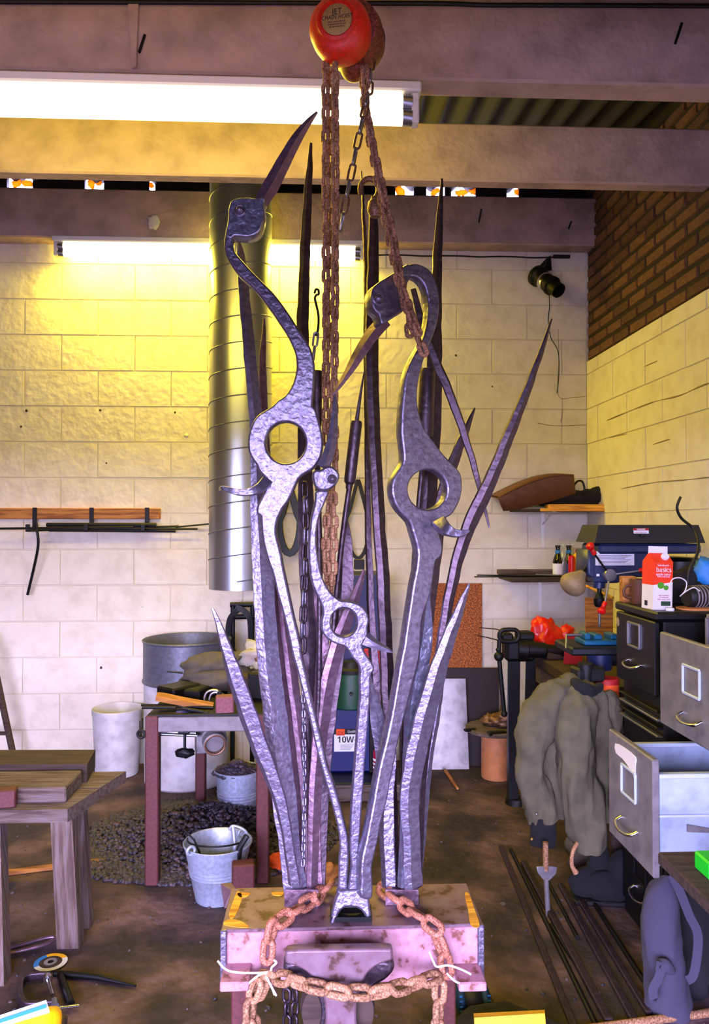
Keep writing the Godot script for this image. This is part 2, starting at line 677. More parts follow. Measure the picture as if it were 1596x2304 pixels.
	mat("drawer_side", Color(0.62, 0.68, 0.76), 0.4, 0.1, stain, 2.0)
	mat("drawer_lip", Color(0.72, 0.77, 0.82), 0.35, 0.3)
	mat("press_blue", Color(0.1, 0.16, 0.32), 0.45, 0.0, speck, 4.0)
	mat("press_dark", Color(0.05, 0.07, 0.09), 0.5, 0.0, speck, 4.0)
	mat("vise_blue", Color(0.04, 0.36, 0.52), 0.45, 0.1, speck, 8.0)
	mat("red_plastic", Color(0.75, 0.02, 0.03), 0.3)
	mat("label_white", Color(0.85, 0.86, 0.9), 0.6)
	mat("label_red", Color(0.65, 0.06, 0.1), 0.6)
	mat("carton_orange", Color(0.88, 0.2, 0.04), 0.5)
	mat("carton_white", Color(0.84, 0.82, 0.8), 0.5)
	mat("leaf_green", Color(0.25, 0.55, 0.05), 0.6)
	mat("dark_green", Color(0.02, 0.2, 0.1), 0.6)
	mat("bright_green", Color(0.05, 0.75, 0.12), 0.5)
	mat("bucket_green", Color(0.0, 0.24, 0.13), 0.5)
	mat("can_blue", Color(0.01, 0.05, 0.34), 0.4)
	mat("locker_blue", Color(0.015, 0.06, 0.3), 0.5)
	mat("teal_hose", Color(0.01, 0.07, 0.07), 0.5)
	mat("bright_yellow", Color(0.95, 0.72, 0.0), 0.5)
	mat("sky_blue", Color(0.1, 0.45, 0.75), 0.5)
	mat("orange_cloth", Color(0.85, 0.3, 0.02), 0.8)
	mat("spool_orange", Color(0.78, 0.5, 0.3), 0.6, 0.0, stain, 3.0)
	mat("beige", Color(0.58, 0.5, 0.34), 0.6, 0.0, speck, 5.0)
	mat("brown_glass", Color(0.03, 0.018, 0.012), 0.12)
	mat("wire_white", Color(0.85, 0.83, 0.85), 0.5, 0.2)
	mat("brick_pink", Color(0.52, 0.3, 0.33), 0.75, 0.0, speck, 5.0)
	mat("magenta", Color(0.55, 0.02, 0.18), 0.5)
	mat("teal", Color(0.0, 0.2, 0.3), 0.7)
	for q in ["old_wood", "pine", "yellow_pine", "dark_wood"]:      # grain along the board
		M[q].uv1_scale = Vector3(0.5, 6, 6)
	M["old_wood_upright"].uv1_scale = Vector3(6, 0.5, 6)
	var bag := mat("bag_red", Color(0.86, 0.1, 0.03), 0.35)
	bag.backlight_enabled = true
	bag.backlight = Color(0.5, 0.06, 0.02)
	var foam := mat("foam", Color(0.95, 0.6, 0.16), 0.8)
	foam.backlight_enabled = true
	foam.backlight = Color(1.0, 0.72, 0.25)
	var glass := mat("clear_glass", Color(0.75, 0.8, 0.78, 0.25), 0.05)
	glass.transparency = BaseMaterial3D.TRANSPARENCY_ALPHA
	var film := mat("clear_film", Color(0.9, 0.88, 0.84, 0.35), 0.2)
	film.transparency = BaseMaterial3D.TRANSPARENCY_ALPHA
	var tube_glow := mat("tube_glow", Color(1, 0.97, 0.9), 0.4)
	tube_glow.emission_enabled = true
	tube_glow.emission = Color(1.0, 0.93, 0.72)
	tube_glow.emission_energy_multiplier = 5.0


# ---------------------------------------------------------------- the scene

func _ready() -> void:
	var cam := Camera3D.new()
	cam.name = "camera"
	cam.position = Vector3(0, EYE, 0)
	cam.basis = cam_basis
	cam.fov = rad_to_deg(2.0 * atan(1152.0 / FOCAL))
	cam.near = 0.05
	cam.far = 100.0
	add_child(cam)
	cam.current = true
	var env := Environment.new()
	var sky_mat := ProceduralSkyMaterial.new()
	sky_mat.sky_top_color = Color(0.78, 0.75, 1.0)
	sky_mat.sky_horizon_color = Color(0.83, 0.8, 1.0)
	sky_mat.ground_bottom_color = Color(0.42, 0.4, 0.44)
	sky_mat.ground_horizon_color = Color(0.5, 0.48, 0.52)
	sky_mat.sky_energy_multiplier = 6.4
	var sky := Sky.new()
	sky.sky_material = sky_mat
	env.background_mode = Environment.BG_SKY
	env.sky = sky
	env.tonemap_mode = Environment.TONE_MAPPER_LINEAR
	env.tonemap_exposure = 0.67
	env.sdfgi_enabled = true
	env.ssao_enabled = true
	env.ssil_enabled = true
	var we := WorldEnvironment.new()
	we.name = "world_environment"
	we.environment = env
	add_child(we)

	rng.seed = 11
	wob.seed = 5
	wob.frequency = 0.01
	wob.noise_type = FastNoiseLite.TYPE_SIMPLEX_SMOOTH
	materials()
	room()
	lamps()
	sculpture()
	hoist()
	stand()
	back_wall_things()
	left_things()
	right_things()
	floor_things()


const LAMP_TINT := Color(1.0, 0.89, 0.2)

func lamp(called: String, label: String, x0: float, x1: float, y: float, z: float, power: float, gap: float, r: float) -> void:
	var mid := Vector3((x0 + x1) / 2, y, z)
	var t := thing(called, label, "lamp", mid, "")
	var l := x1 - x0
	var st := nst()
	slab(st, Vector3(x0, y - 0.034, z - 0.05), Vector3(x1, y, z + 0.05), 0.006)
	part(t, "housing", st, M.lamp_white)
	st = nst()
	slab(st, Vector3(x0 + 0.01, y - 0.075, z - 0.04), Vector3(x1 - 0.01, y - 0.034, z - 0.02), 0.004)
	part(t, "spine", st, M.lamp_white)
	var low := 0.0
	for k in 2:
		var ty := y - 0.038 - r - (0.0 if k == 0 else gap)
		var tz := z + (0.02 if k == 0 else 0.016)
		low = ty - r
		st = nst()
		tube(st, [Vector3(x0 + 0.05, ty, tz), Vector3(x1 - 0.05, ty, tz)], r, 16)
		part(t, "tube", st, M.tube_glow)
		for e in [x0, x1]:
			var s := 1.0 if e == x0 else -1.0
			st = nst()
			tube(st, [Vector3(e + s * 0.03, ty, tz), Vector3(e + s * 0.062, ty, tz)], r * 1.05, 14)
			part(t, "end_cap", st, M.steel)
	for e in [x0, x1]:
		var s := 1.0 if e == x0 else -1.0
		pbox(t, "lamp_holder", M.lamp_white, Vector3(e + s * 0.02, y - 0.036 - r - gap / 2, z + 0.015), Vector3(0.025, gap + r * 2, 0.05))
	var mid_y := -0.038 - r - gap / 2
	# the light that the pair of tubes gives: down, and to both sides
	for d in [[Vector3(0, -1, 0), 1.0, Vector3(0, low - y - 0.012, 0.018)], [Vector3(0, 0, 1), 0.45, Vector3(0, mid_y, 0.018 + r + 0.012)], [Vector3(0, 0, -1), 0.45, Vector3(0, mid_y, -0.055)]]:
		var a := AreaLight3D.new()
		a.name = "tube_light"
		a.area_size = Vector2(l - 0.1, 0.08)
		a.area_normalize_energy = true
		a.light_color = LAMP_TINT
		a.light_energy = power * d[1]
		a.area_range = 20.0
		a.area_attenuation = 2.0
		a.shadow_enabled = true
		a.position = d[2]
		var look: Vector3 = d[0]
		a.basis = Basis(Vector3.RIGHT, (-look).cross(Vector3.RIGHT), -look)
		t.add_child(a, true)

func lamps() -> void:
	var x1 := P(946, 180, 2.62).x
	lamp("fluorescent_lamp", "long twin-tube fluorescent batten glowing under the nearest concrete beam", x1 - 1.9, x1, 2.985, -2.63, 5.6, 0.048, 0.026)
	lamp("fluorescent_lamp", "glowing twin-tube fluorescent batten on the back wall behind the metal duct", P(120, 570, 4.78).x, P(822, 570, 4.78).x, 3.235, -4.8, 10.0, 0.038, 0.023)

func room() -> void:
	var st := nst()
	# floor and the apron outside the open door
	slab(st, Vector3(-3.4, -0.2, -BACK - 0.3), Vector3(RIGHT + 0.3, 0.0, 1.5), 0.001)
	struct("floor", st, M.floor)
	st = nst()
	slab(st, Vector3(-12, -0.25, 1.5), Vector3(12, -0.02, 14), 0.001)
	struct("floor_outside", st, M.asphalt)

	# back wall: a core with painted blocks proud of thin joints
	st = nst()
	slab(st, Vector3(-3.2, 0, -BACK - 0.25), Vector3(RIGHT + 0.25, 3.5, -BACK - 0.004), 0.001)
	var wb := struct("wall_back", st, M.mortar)
	var row := 0.222
	var shapes := {}
	for r in 16:
		var x := -2.28 - (0.225 if r % 2 else 0.0)
		while x < RIGHT - 0.01:
			var x2 := minf(x + 0.45, RIGHT)
			if x2 - x > 0.04:
				block(wb, "block", Vector3((x + x2) / 2, r * row + row / 2, -BACK), Vector3(x2 - x, row, 0), Basis(), M.paint, shapes, 0.0016)
			x += 0.45
	for q in [[60, 924, 0.009], [226, 923, 0.008], [394, 928, 0.007], [48, 960, 0.007], [420, 980, 0.014], [240, 1042, 0.006], [228, 1502, 0.008], [320, 1364, 0.01], [1026, 800, 0.007], [1108, 870, 0.006], [1176, 902, 0.005]]:
		st = nst()
		blob(st, P(q[0], q[1], BACK) + Vector3(0, 0, 0.003), Vector3(q[2], q[2], 0.003), 0.3, 2.0, Basis(), 6, 10)
		part(wb, "plug_hole", st, M.dark_wood if q[2] < 0.0095 else M.mortar)
	for q in [[1256, 740, 1258, 800, 1257, 890, 1290, 894, 1318, 892], [1266, 895, 1266, 930, 1262, 950], [1210, 952, 1250, 958, 1320, 956]]:
		var pts := []
		for i in range(0, q.size(), 2):
			pts.append(P(q[i], q[i + 1], BACK - 0.0035))
		st = nst()
		tube(st, smooth_line(pts, 4), 0.0022, 5)
		part(wb, "crack", st, M.beige)
	# right wall: painted blocks below, bare brick above
	st = nst()
	slab(st, Vector3(RIGHT + 0.004, 0, -BACK - 0.25), Vector3(RIGHT + 0.25, 2.53, 1.2), 0.001)
	var wr := struct("wall_right", st, M.mortar)
	var turn := Basis(Vector3(0, 0, -1), Vector3.UP, Vector3(-1, 0, 0)).transposed()
	turn = Basis(Vector3(0, 0, -1), Vector3(0, 1, 0), Vector3(-1, 0, 0))
	for r in 12:
		var z := -BACK + (0.2 if r % 2 else 0.0) - 0.45 * (1 if r % 2 else 0)
		while z < -1.4:
			var a := maxf(z, -BACK + 0.004)
			var b := z + 0.45
			var y0 := r * row
			var y1 := minf(y0 + row, 2.53)
			if y1 - y0 > 0.03:
				block(wr, "block", Vector3(RIGHT, (y0 + y1) / 2, (a + b) / 2), Vector3(b - a, y1 - y0, 0), turn, M.paint, shapes, 0.0016)
			z += 0.45
	for q in [[1366, 946, 1410, 928, 1470, 905, 1530, 890, 1585, 866, 1640, 850], [1370, 985, 1412, 976], [1470, 1000, 1508, 988], [1398, 1100, 1470, 1086, 1540, 1080, 1596, 1074], [1450, 825, 1480, 812]]:
		var pts := []
		for i in range(0, q.size(), 2):
			pts.append(PX(q[i], q[i + 1], RIGHT - 0.0035))
		st = nst()
		var line := smooth_line(pts, 4)
		var rr := []
		for i in line.size():
			rr.append(0.0015 + 0.0035 * absf(sin(i * 0.7)) * (1.0 if q.size() > 8 else 0.6))
		tube(st, line, rr, 5)
		part(wr, "crack", st, M.beige)
	st = nst()
	slab(st, Vector3(RIGHT + 0.012, 2.53, -BACK - 0.25), Vector3(RIGHT + 0.25, 3.8, 1.2), 0.001)
	var wu := struct("wall_right_upper", st, M.soot_joint)
	for r in 15:
		var z := -BACK + 0.004 - (0.1125 if r % 2 else 0.0)
		var y := 2.533 + r * 0.075
		while z < -2.9:
			var a := maxf(z, -BACK + 0.004)
			var b := z + 0.225 - 0.01
			if b - a > 0.03:
				var which: Material = M.bare_brick if rng.randf() < 0.6 else M.dark_brick
				block(wu, "brick", Vector3(RIGHT + 0.012 - rng.randf() * 0.004, y + 0.0325, (a + b) / 2), Vector3(b - a, 0.064, 0), turn, which, shapes, 0.004, 0.014)
			z += 0.225
	# left wall, front wall round the open door
	st = nst()
	slab(st, Vector3(-3.4, 0, -BACK - 0.25), Vector3(-3.2, 3.8, 1.2), 0.001)
	struct("wall_left", st, M.dark_brick)
	st = nst()
	slab(st, Vector3(-3.4, 0, 1.2), Vector3(-2.7, 3.56, 1.45), 0.001)
	slab(st, Vector3(0.9, 0, 1.2), Vector3(RIGHT + 0.25, 3.56, 1.45), 0.001)
	slab(st, Vector3(-2.7, 2.0, 1.2), Vector3(0.9, 3.5, 1.45), 0.001)
	struct("wall_front", st, M.dark_brick)

	# corrugated roof that climbs towards the back wall
	st = nst(1)
	var xs := []
	var x := -3.5
	while x < RIGHT + 0.4:
		xs.append(x)
		x += 0.0208
	for s in [0.0, 0.012]:
		for i in xs.size() - 1:
			var pts := []
			for q in [[xs[i], 1.5], [xs[i + 1], 1.5], [xs[i + 1], -BACK - 0.09], [xs[i], -BACK - 0.09]]:
				pts.append(Vector3(q[0], 3.38 + (-q[1] - 2.6) * 0.118 + 0.022 * sin(q[0] * TAU / 0.125) + s, q[1]))
			fan(st, pts, Vector3.DOWN if s == 0.0 else Vector3.UP)
	struct("ceiling", st, M.roof_sheet)

	# mortar packing between the back wall's head and the sheet, with daylight showing where it has crumbled
	st = nst()
	x = -3.2
	while x < RIGHT + 0.2:
		var px := 720.0 + x / BACK * FOCAL
		var open := false
		for g in [[30, 70], [196, 226], [335, 343], [895, 925], [972, 992], [1028, 1072], [1160, 1172]]:
			if px > g[0] - 14 and px < g[1]:
				open = true
		var top := 3.55 if open else 3.72
		slab(st, Vector3(x, 3.45, -BACK - 0.07), Vector3(x + 0.0416, top + 0.014 * rng.randf(), -BACK - 0.03), 0.001)
		x += 0.04
	var packing := struct("trim_1", st, M.roof_sheet)
	for q in [[38, 412, 0.03, 0.024], [62, 413, 0.036, 0.02], [206, 414, 0.03, 0.022], [222, 411, 0.02, 0.02], [340, 417, 0.02, 0.016], [900, 430, 0.04, 0.026], [980, 432, 0.035, 0.018], [1038, 434, 0.04, 0.02], [1066, 430, 0.03, 0.024], [1165, 432, 0.025, 0.02]]:
		st = nst()
		blob(st, P(q[0], q[1], 4.94), Vector3(q[2], q[3], 0.006), 0.3, 2.0, Basis.from_euler(Vector3(0, 0, q[0] * 0.1)), 10, 16)
		part(packing, "foam_filler", st, M.foam)

	# the concrete beams
	beam("deep precast concrete beam nearest the camera, above the long lamp", -3.2, RIGHT, 3.0, 0.31, -2.6, 0.11)
	beam("concrete beam in the middle of the ceiling, just below the dark roof gap", -3.2, RIGHT, 2.968, 0.25, -3.3, 0.075)
	beam("farthest concrete beam, on the back wall above the second lamp", -3.2, P(1482, 500, 4.75).x, 3.225, 0.3, -4.76, 0.135)
	beam("concrete beam overhead that carries the chain hoist", -3.2, RIGHT, 3.0, 0.31, -1.85, 0.3)

func beam(label: String, x0: float, x1: float, y: float, h: float, z: float, deep: float) -> void:
	var t := thing("ceiling_beam", label, "beam", Vector3((x0 + x1) / 2, y, z))
	var st := nst()
	slab(st, Vector3(x0, y, z - deep), Vector3(x1, y + h, z), 0.008)
	part(t, "body", st, M.concrete)
	var pins := {-2.6: [313, 118, 326, 78, 1520, 98, 1535, 52], -3.3: [371, 382, 373, 350, 1070, 402, 1071, 370, 1480, 356, 1496, 325, 140, 305, 152, 336, 500, 315, 506, 342], -4.76: [1078, 500, 1084, 470, 1280, 515, 1286, 498]}
	var key := snappedf(z, 0.01)
	if pins.has(key):
		var l: Array = pins[key]
		for i in range(0, l.size(), 4):
			ptube(t, "pin", M.iron, [P(l[i], l[i + 1], -z - 0.006), P(l[i + 2], l[i + 3], -z - 0.004)], 0.0048, 6)
	if key == -2.6:
		st = nst()
		hexa(st, [P(288, 0, 2.598), P(312, 0, 2.598), P(306, 152, 2.598), P(296, 152, 2.598), P(288, 0, 2.588), P(312, 0, 2.588), P(306, 152, 2.588), P(296, 152, 2.588)])
		part(t, "conduit", st, M.concrete)
		var pts := []
		for px in [-60, 200, 420, 640, 870, 1000, 1090, 1200, 1330, 1460, 1600, 1680]:
			pts.append(P(px, 4 + (3 if px > 1000 else 0) + px * 0.004, 2.59))
		ptube(t, "cable", M.black_rubber, smooth_line(pts, 4), 0.008, 6)
	if key == -4.76:
		st = nst()
		blob(st, P(346, 500, 4.757), Vector3(0.035, 0.045, 0.008), 0.2, 2.0)
		part(t, "chipped_patch", st, M.mortar)

func block(wall: Node3D, called: String, c: Vector3, size: Vector3, b: Basis, m: Material, shapes: Dictionary, gap: float, proud := 0.006) -> void:
	# a masonry face piece: chamfered front and sides, shared between pieces of one size
	var variant := rng.randi() % 3
	var key := "%.3f %.3f %.3f %d" % [size.x, size.y, proud, variant]
	if not shapes.has(key):
		var st := nst(-1)
		var hx := size.x / 2 - gap
		var hy := size.y / 2 - gap
		var e := minf(proud, 0.005) if proud > 0.01 else 0.003
		var back := []
		var front := []
		for s in [[-1, -1], [1, -1], [1, 1], [-1, 1]]:
			var j := Vector2(rng.randf_range(-1, 1), rng.randf_range(-1, 1)) * 0.0015
			back.append(Vector3(s[0] * hx + j.x, s[1] * hy + j.y, -0.006))
			front.append(Vector3(s[0] * (hx - e) + j.x, s[1] * (hy - e) + j.y, proud * 0.6))
		fan(st, front, Vector3.BACK)
		for i in 4:
			var k := (i + 1) % 4
			fan(st, [back[i], back[k], front[k], front[i]], Vector3(0, 0, 0.3) + (back[i] + back[k]).normalized())
		shapes[key] = done(st)
	var o := MeshInstance3D.new()
	o.mesh = shapes[key]
	o.material_override = m
	o.name = called
	o.transform = Transform3D(b, c + b * Vector3(0, 0, rng.randf_range(-0.0012, 0.0012)))
	wall.add_child(o, true)


# ---------------------------------------------------------------- the forged herons and reeds

func heron_plate(p: Node3D, called: String, loops: Array, p0: Vector3, n: Vector3, th: float, bev: float, m: Material) -> MeshInstance3D:
	var st := nst()
	plate(st, loops, p0, n, th, bev)
	return part(p, called, st, m)

func eye(p: Node3D, px: float, py: float, p0: Vector3, n: Vector3, r: float) -> void:
	var c := PN(px, py, p0, n)
	var st := nst()
	lathe(st, [[r * 1.25, -0.004], [r * 1.25, 0.002], [r * 1.05, 0.004], [r * 0.9, 0.003], [r * 0.85, 0.006], [r * 0.6, 0.012], [r * 0.25, 0.0145], [0.0, 0.015]], up_at(c, n), 20)
	part(p, "eye", st, M.forged)

func reed(t: Node3D, list: Array, z0: float, z1: float, m: Material, yaw := 0.0, thick := 0.009, sec := RIDGED, called := "reed") -> void:
	var st := nst()
	z0 = 2.0 + (z0 - 2.0) * 0.4          # all rooted on the block
	px_blade(st, list, z0, z1, thick, Vector3(sin(deg_to_rad(yaw)), 0, cos(deg_to_rad(yaw))), sec, 2.0)
	part(t, called, st, m)

func bulrush(t: Node3D, a: Vector2, b: Vector2, d: float, r: float, stalk: Array, tip: Array) -> void:   # a: top of the head, b: its foot
	var pa := P(a.x, a.y, d)
	var pb := P(b.x, b.y, d)
	var l := pa.distance_to(pb)
	var st := nst()
	lathe(st, [[0.0, 0.0], [r * 0.55, 0.002], [r * 0.62, 0.014], [r * 0.95, 0.02], [r, 0.03], [r, l - 0.012], [r * 0.9, l - 0.003], [r * 0.4, l], [0.0, l + 0.001]], up_at(pb, pa - pb), 20)
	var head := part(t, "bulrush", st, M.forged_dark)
	var line := []
	for q in stalk:
		line.append(P(q.x, q.y, d))
	st = nst()
	tube(st, smooth_line(line, 5), 0.0075, 8)
	part(head, "stalk", st, M.forged_dark)
	if tip.size():
		line = []
		for q in tip:
			line.append(P(q.x, q.y, d))
		st = nst()
		var fine := smooth_line(line, 4)
		var rr := []
		for i in fine.size():
			rr.append(lerpf(0.006, 0.0015, float(i) / (fine.size() - 1)))
		tube(st, fine, rr, 8)
		part(head, "spike", st, M.forged_dark)

func sculpture() -> void:
	var top := P(500, 2090, 1.9).y
	var base := P(790, 2050, 1.98)
	var t := thing("heron_sculpture", "tall forged iron sculpture of three herons among long pointed reeds, slung in chains", "sculpture", base)

	# --- the left heron: beak raised to the upper right
	var p1 := P(650, 1000, 1.96)
	var n1 := Vector3(-0.04, 0, 1).normalized()
	var left_neck := V([188, 330, 160, 345, 152, 380, 150, 420, 158, 460, 178, 510, 210, 560, 250, 605, 300, 650, 350, 700, 400, 765, 440, 820, 480, 880, 520, 940, 550, 1000, 570, 1050, 580, 1100, 580, 1150, 568, 1210, 545, 1265, 510, 1312, 470, 1338, 440, 1368, 400, 1394, 365, 1415, 335, 1445, 312, 1490, 296, 1540], 450, 400, 2.66)
	var left_low := V([292, 260, 297, 315, 318, 355, 345, 395, 352, 415, 372, 445, 400, 470, 402, 500, 392, 545, 370, 590, 350, 630, 343, 658, 350, 684, 368, 698, 370, 740, 375, 800, 385, 860, 400, 920, 415, 970, 430, 1010, 445, 1060, 460, 1130, 480, 1200, 500, 1270, 520, 1350, 540, 1440, 560, 1530], 450, 900, 2.66)
	var left_leg := V([540, 510, 560, 590, 590, 700, 620, 830, 650, 960, 690, 1100, 720, 1210, 745, 1300, 765, 1390, 772, 1480, 765, 1560], 450, 1300, 2.455)
	var right_leg := V([822, 1560, 822, 1480, 815, 1410, 795, 1330, 770, 1230, 740, 1130, 705, 1030, 680, 920, 650, 790, 620, 670, 590, 530, 560, 400], 450, 1300, 2.455)
	var right_low := V([610, 1480, 590, 1390, 570, 1310, 555, 1240, 540, 1170, 525, 1100, 512, 1040, 500, 980, 490, 920, 475, 860, 463, 810, 460, 770, 465, 730, 480, 690, 500, 650, 522, 622, 542, 588, 562, 545, 578, 508, 595, 475, 620, 452, 645, 436, 675, 418, 702, 388, 724, 348, 736, 300, 738, 250, 732, 200, 715, 130, 695, 60], 450, 900, 2.66)
	var right_neck := V([678, 1370, 680, 1320, 685, 1260, 688, 1200, 688, 1130, 680, 1080, 665, 1030, 640, 985, 600, 925, 560, 860, 520, 800, 480, 745, 440, 695, 400, 655, 355, 610, 310, 565, 270, 520, 235, 480, 210, 445, 203, 410, 208, 376, 218, 340], 450, 400, 2.66)
	var loop := PackedVector2Array()
	for l in [left_neck, left_low, left_leg, V([762, 1960, 761, 1990, 759, 2014, 780, 2014, 782, 1990, 783, 1960]), right_leg, right_low, right_neck]:
		loop.append_array(l)
	var h1 := heron_plate(t, "heron", [smooth_loop(loop, 2), ellipse(644.5, 997.5, 44.5, 46.5)], p1, n1, 0.034, 0.005, M.forged)
	tag(h1, "heron with its beak raised")
	var pf := p1 + n1 * 0.002
	heron_plate(h1, "head", [smooth_loop(V([205, 155, 250, 143, 300, 141, 345, 146, 396, 140, 396, 160, 386, 185, 393, 215, 390, 260, 380, 300, 365, 338, 340, 360, 300, 373, 250, 371, 215, 369, 195, 385, 165, 370, 163, 340, 173, 300, 178, 260, 180, 215, 188, 178], 450, 400, 2.66), 2)], pf, n1, 0.05, 0.006, M.forged_bright)
	eye(h1, 540, 474, pf + n1 * 0.025, n1, 0.0115)
	var beak := nst()
	var tipn := Vector3(0.35, -0.2, 1).normalized()
	px_blade(beak, [588, 455, 34, 612, 415, 36, 640, 362, 32, 668, 312, 24, 692, 278, 16, 714, 252, 5], 1.955, 1.9, 0.016, tipn, LEAF)
	part(h1, "beak", beak, M.forged_pink)
	var spur := nst()
	px_blade(spur, [602, 1082, 26, 585, 1098, 22, 565, 1106, 17, 540, 1108, 14, 518, 1103, 12, 500, 1098, 9, 494, 1106, 5], 1.955, 1.92, 0.014, Vector3(0, 0.1, 1).normalized(), FLAT)
	part(h1, "tail", spur, M.forged)

	# --- the right heron: neck hooked over, beak down to the left
	var p2 := P(955, 1110, 1.97)
	var n2 := Vector3(sin(deg_to_rad(19)), 0, cos(deg_to_rad(19)))
	var la := V([1225, 600, 1262, 603, 1295, 618, 1322, 650, 1340, 700, 1349, 755, 1350, 800, 1346, 850, 1337, 900, 1325, 950, 1302, 1008, 1276, 1050, 1250, 1100, 1228, 1150, 1212, 1210, 1203, 1280, 1196, 1350, 1190, 1430, 1188, 1500], 450, 400, 2.66)
	var lb := V([1188, 200, 1198, 290, 1203, 350, 1193, 390, 1168, 430, 1143, 472, 1132, 520, 1135, 570, 1150, 620, 1175, 662, 1210, 700, 1240, 735, 1256, 785, 1275, 850, 1287, 905, 1285, 960, 1277, 1020, 1262, 1090, 1248, 1180, 1232, 1280, 1218, 1380, 1204, 1480], 450, 900, 2.66)
	var lc := V([1107, 400, 1087, 500, 1067, 620, 1042, 760, 1012, 900, 982, 1020, 960, 1130, 943, 1230, 922, 1340, 905, 1430, 884, 1520, 875, 1590], 450, 1300, 2.455)
	var rc := V([937, 1590, 947, 1535, 970, 1440, 990, 1330, 1020, 1220, 1040, 1110, 1060, 1010, 1080, 900, 1110, 780, 1140, 660, 1165, 560, 1200, 420], 450, 1300, 2.455)
	var rb := V([1310, 1340, 1332, 1250, 1360, 1170, 1375, 1100, 1385, 1030, 1394, 965, 1418, 942, 1434, 915, 1435, 880, 1428, 840, 1414, 795, 1412, 740, 1440, 715, 1485, 690, 1512, 655, 1535, 610, 1549, 560, 1553, 505, 1545, 450, 1522, 412, 1490, 378, 1450, 338, 1412, 292, 1388, 256, 1350, 208, 1320, 158, 1300, 95], 450, 900, 2.66)
	var ra := V([1292, 1390, 1285, 1345, 1286, 1290, 1292, 1230, 1305, 1170, 1320, 1110, 1350, 1025, 1370, 980, 1395, 910, 1410, 850, 1416, 800, 1418, 740, 1412, 690, 1400, 640, 1380, 590, 1350, 555, 1310, 533, 1270, 525, 1230, 532, 1195, 548], 450, 400, 2.66)
	loop = PackedVector2Array()
	for l in [la, lb, lc, V([807, 1975, 807, 2014, 832, 2014, 833, 1975]), rc, rb, ra]:
		loop.append_array(l)
	var h2 := heron_plate(t, "heron", [smooth_loop(loop, 2), ellipse(956, 1102, 43.5, 44.5)], p2, n2, 0.036, 0.005, M.forged)
	tag(h2, "heron with its neck hooked over and its beak pointing down")
	pf = p2 + n2 * 0.004
	heron_plate(h2, "head", [smooth_loop(V([1232, 535, 1200, 545, 1165, 570, 1130, 590, 1090, 615, 1050, 640, 1020, 668, 1006, 700, 1005, 740, 1012, 782, 1028, 812, 1050, 832, 1058, 862, 1068, 888, 1092, 880, 1130, 855, 1170, 830, 1198, 808, 1210, 775, 1214, 720, 1220, 650, 1236, 606], 450, 400, 2.66), 2)], pf, n2, 0.048, 0.006, M.forged)
	eye(h2, 851, 673, pf + n2 * 0.024, n2, 0.0125)
	beak = nst()
	px_blade(beak, [866, 722, 34, 838, 752, 34, 810, 794, 28, 785, 836, 20, 764, 868, 13, 748, 889, 5], 1.97, 1.92, 0.014, Vector3(-0.15, 0.3, 1).normalized(), LEAF)
	part(h2, "beak", beak, M.forged_pink)
	spur = nst()
	px_blade(spur, [990, 1178, 34, 1006, 1192, 26, 1024, 1200, 19, 1042, 1199, 14, 1056, 1194, 6], 1.94, 1.9, 0.014, Vector3(0, 0.15, 1).normalized(), FLAT)
	part(h2, "tail", spur, M.forged)

	# --- the small heron in the middle: beak straight up
	var p3 := P(760, 1380, 1.94)
	var n3 := Vector3(0.1, 0, 1).normalized()
	var sa := V([694, 545, 690, 580, 680, 640, 665, 700, 655, 780, 650, 860, 650, 930, 655, 1000, 665, 1080, 685, 1140, 710, 1190, 728, 1230, 735, 1268, 727, 1310], 450, 900, 2.66)
	var sb := V([668, 255, 672, 292, 690, 322, 720, 347, 760, 365, 795, 376, 818, 402, 840, 440, 868, 470, 880, 508, 877, 560, 880, 650, 871, 760, 861, 900, 851, 1020, 842, 1140, 833, 1260, 828, 1380, 826, 1500, 832, 1585], 450, 1300, 2.455)
	var sc := V([868, 1585, 874, 1500, 882, 1400, 890, 1260, 900, 1140, 907, 1020, 917, 900, 927, 770, 936, 650, 938, 560, 940, 535, 956, 508, 955, 480, 930, 440, 903, 400, 893, 366, 915, 330, 924, 298, 921, 272, 930, 230, 915, 180, 880, 145, 830, 127, 775, 120, 745, 100], 450, 1300, 2.455)
	var sd := V([780, 1148, 750, 1100, 725, 1040, 710, 970, 700, 900, 695, 830, 700, 760, 715, 690, 735, 640, 755, 590, 768, 545], 450, 900, 2.66)
	loop = PackedVector2Array()
	for l in [sa, sb, V([785, 1975, 783, 2014, 806, 2014, 807, 1975]), sc, sd]:
		loop.append_array(l)
	var h3 := heron_plate(t, "heron", [smooth_loop(loop, 2), ellipse(773, 1399, 29.5, 31.5, 32)], p3, n3, 0.03, 0.0045, M.forged)
	tag(h3, "small heron with its beak straight up")
	pf = p3 + n3 * 0.003
	heron_plate(h3, "head", [smooth_loop(V([675, 440, 676, 480, 690, 520, 708, 540, 740, 545, 772, 538, 810, 510, 830, 470, 828, 440, 802, 410, 772, 396, 740, 408, 710, 424, 690, 420], 450, 900, 2.66), 2)], pf, n3, 0.036, 0.005, M.forged)
	eye(h3, 747.5, 1078, pf + n3 * 0.018, n3, 0.0095)
	beak = nst()
	px_blade(beak, [727, 1052, 30, 738, 1026, 27, 747, 990, 22, 752, 950, 17, 754, 915, 12, 754, 880, 4], 1.935, 1.95, 0.012, Vector3(0.2, 0, 1).normalized(), LEAF)
	part(h3, "beak", beak, M.forged)
	spur = nst()
	px_blade(spur, [822, 1436, 32, 838, 1446, 24, 856, 1455, 18, 872, 1462, 12, 884, 1468, 4], 1.94, 1.92, 0.009, Vector3(0, 0.3, 1).normalized(), LEAF)
	part(h3, "tail", spur, M.forged)

	# --- the splayed foot in which the three legs meet
	var foot := nst()
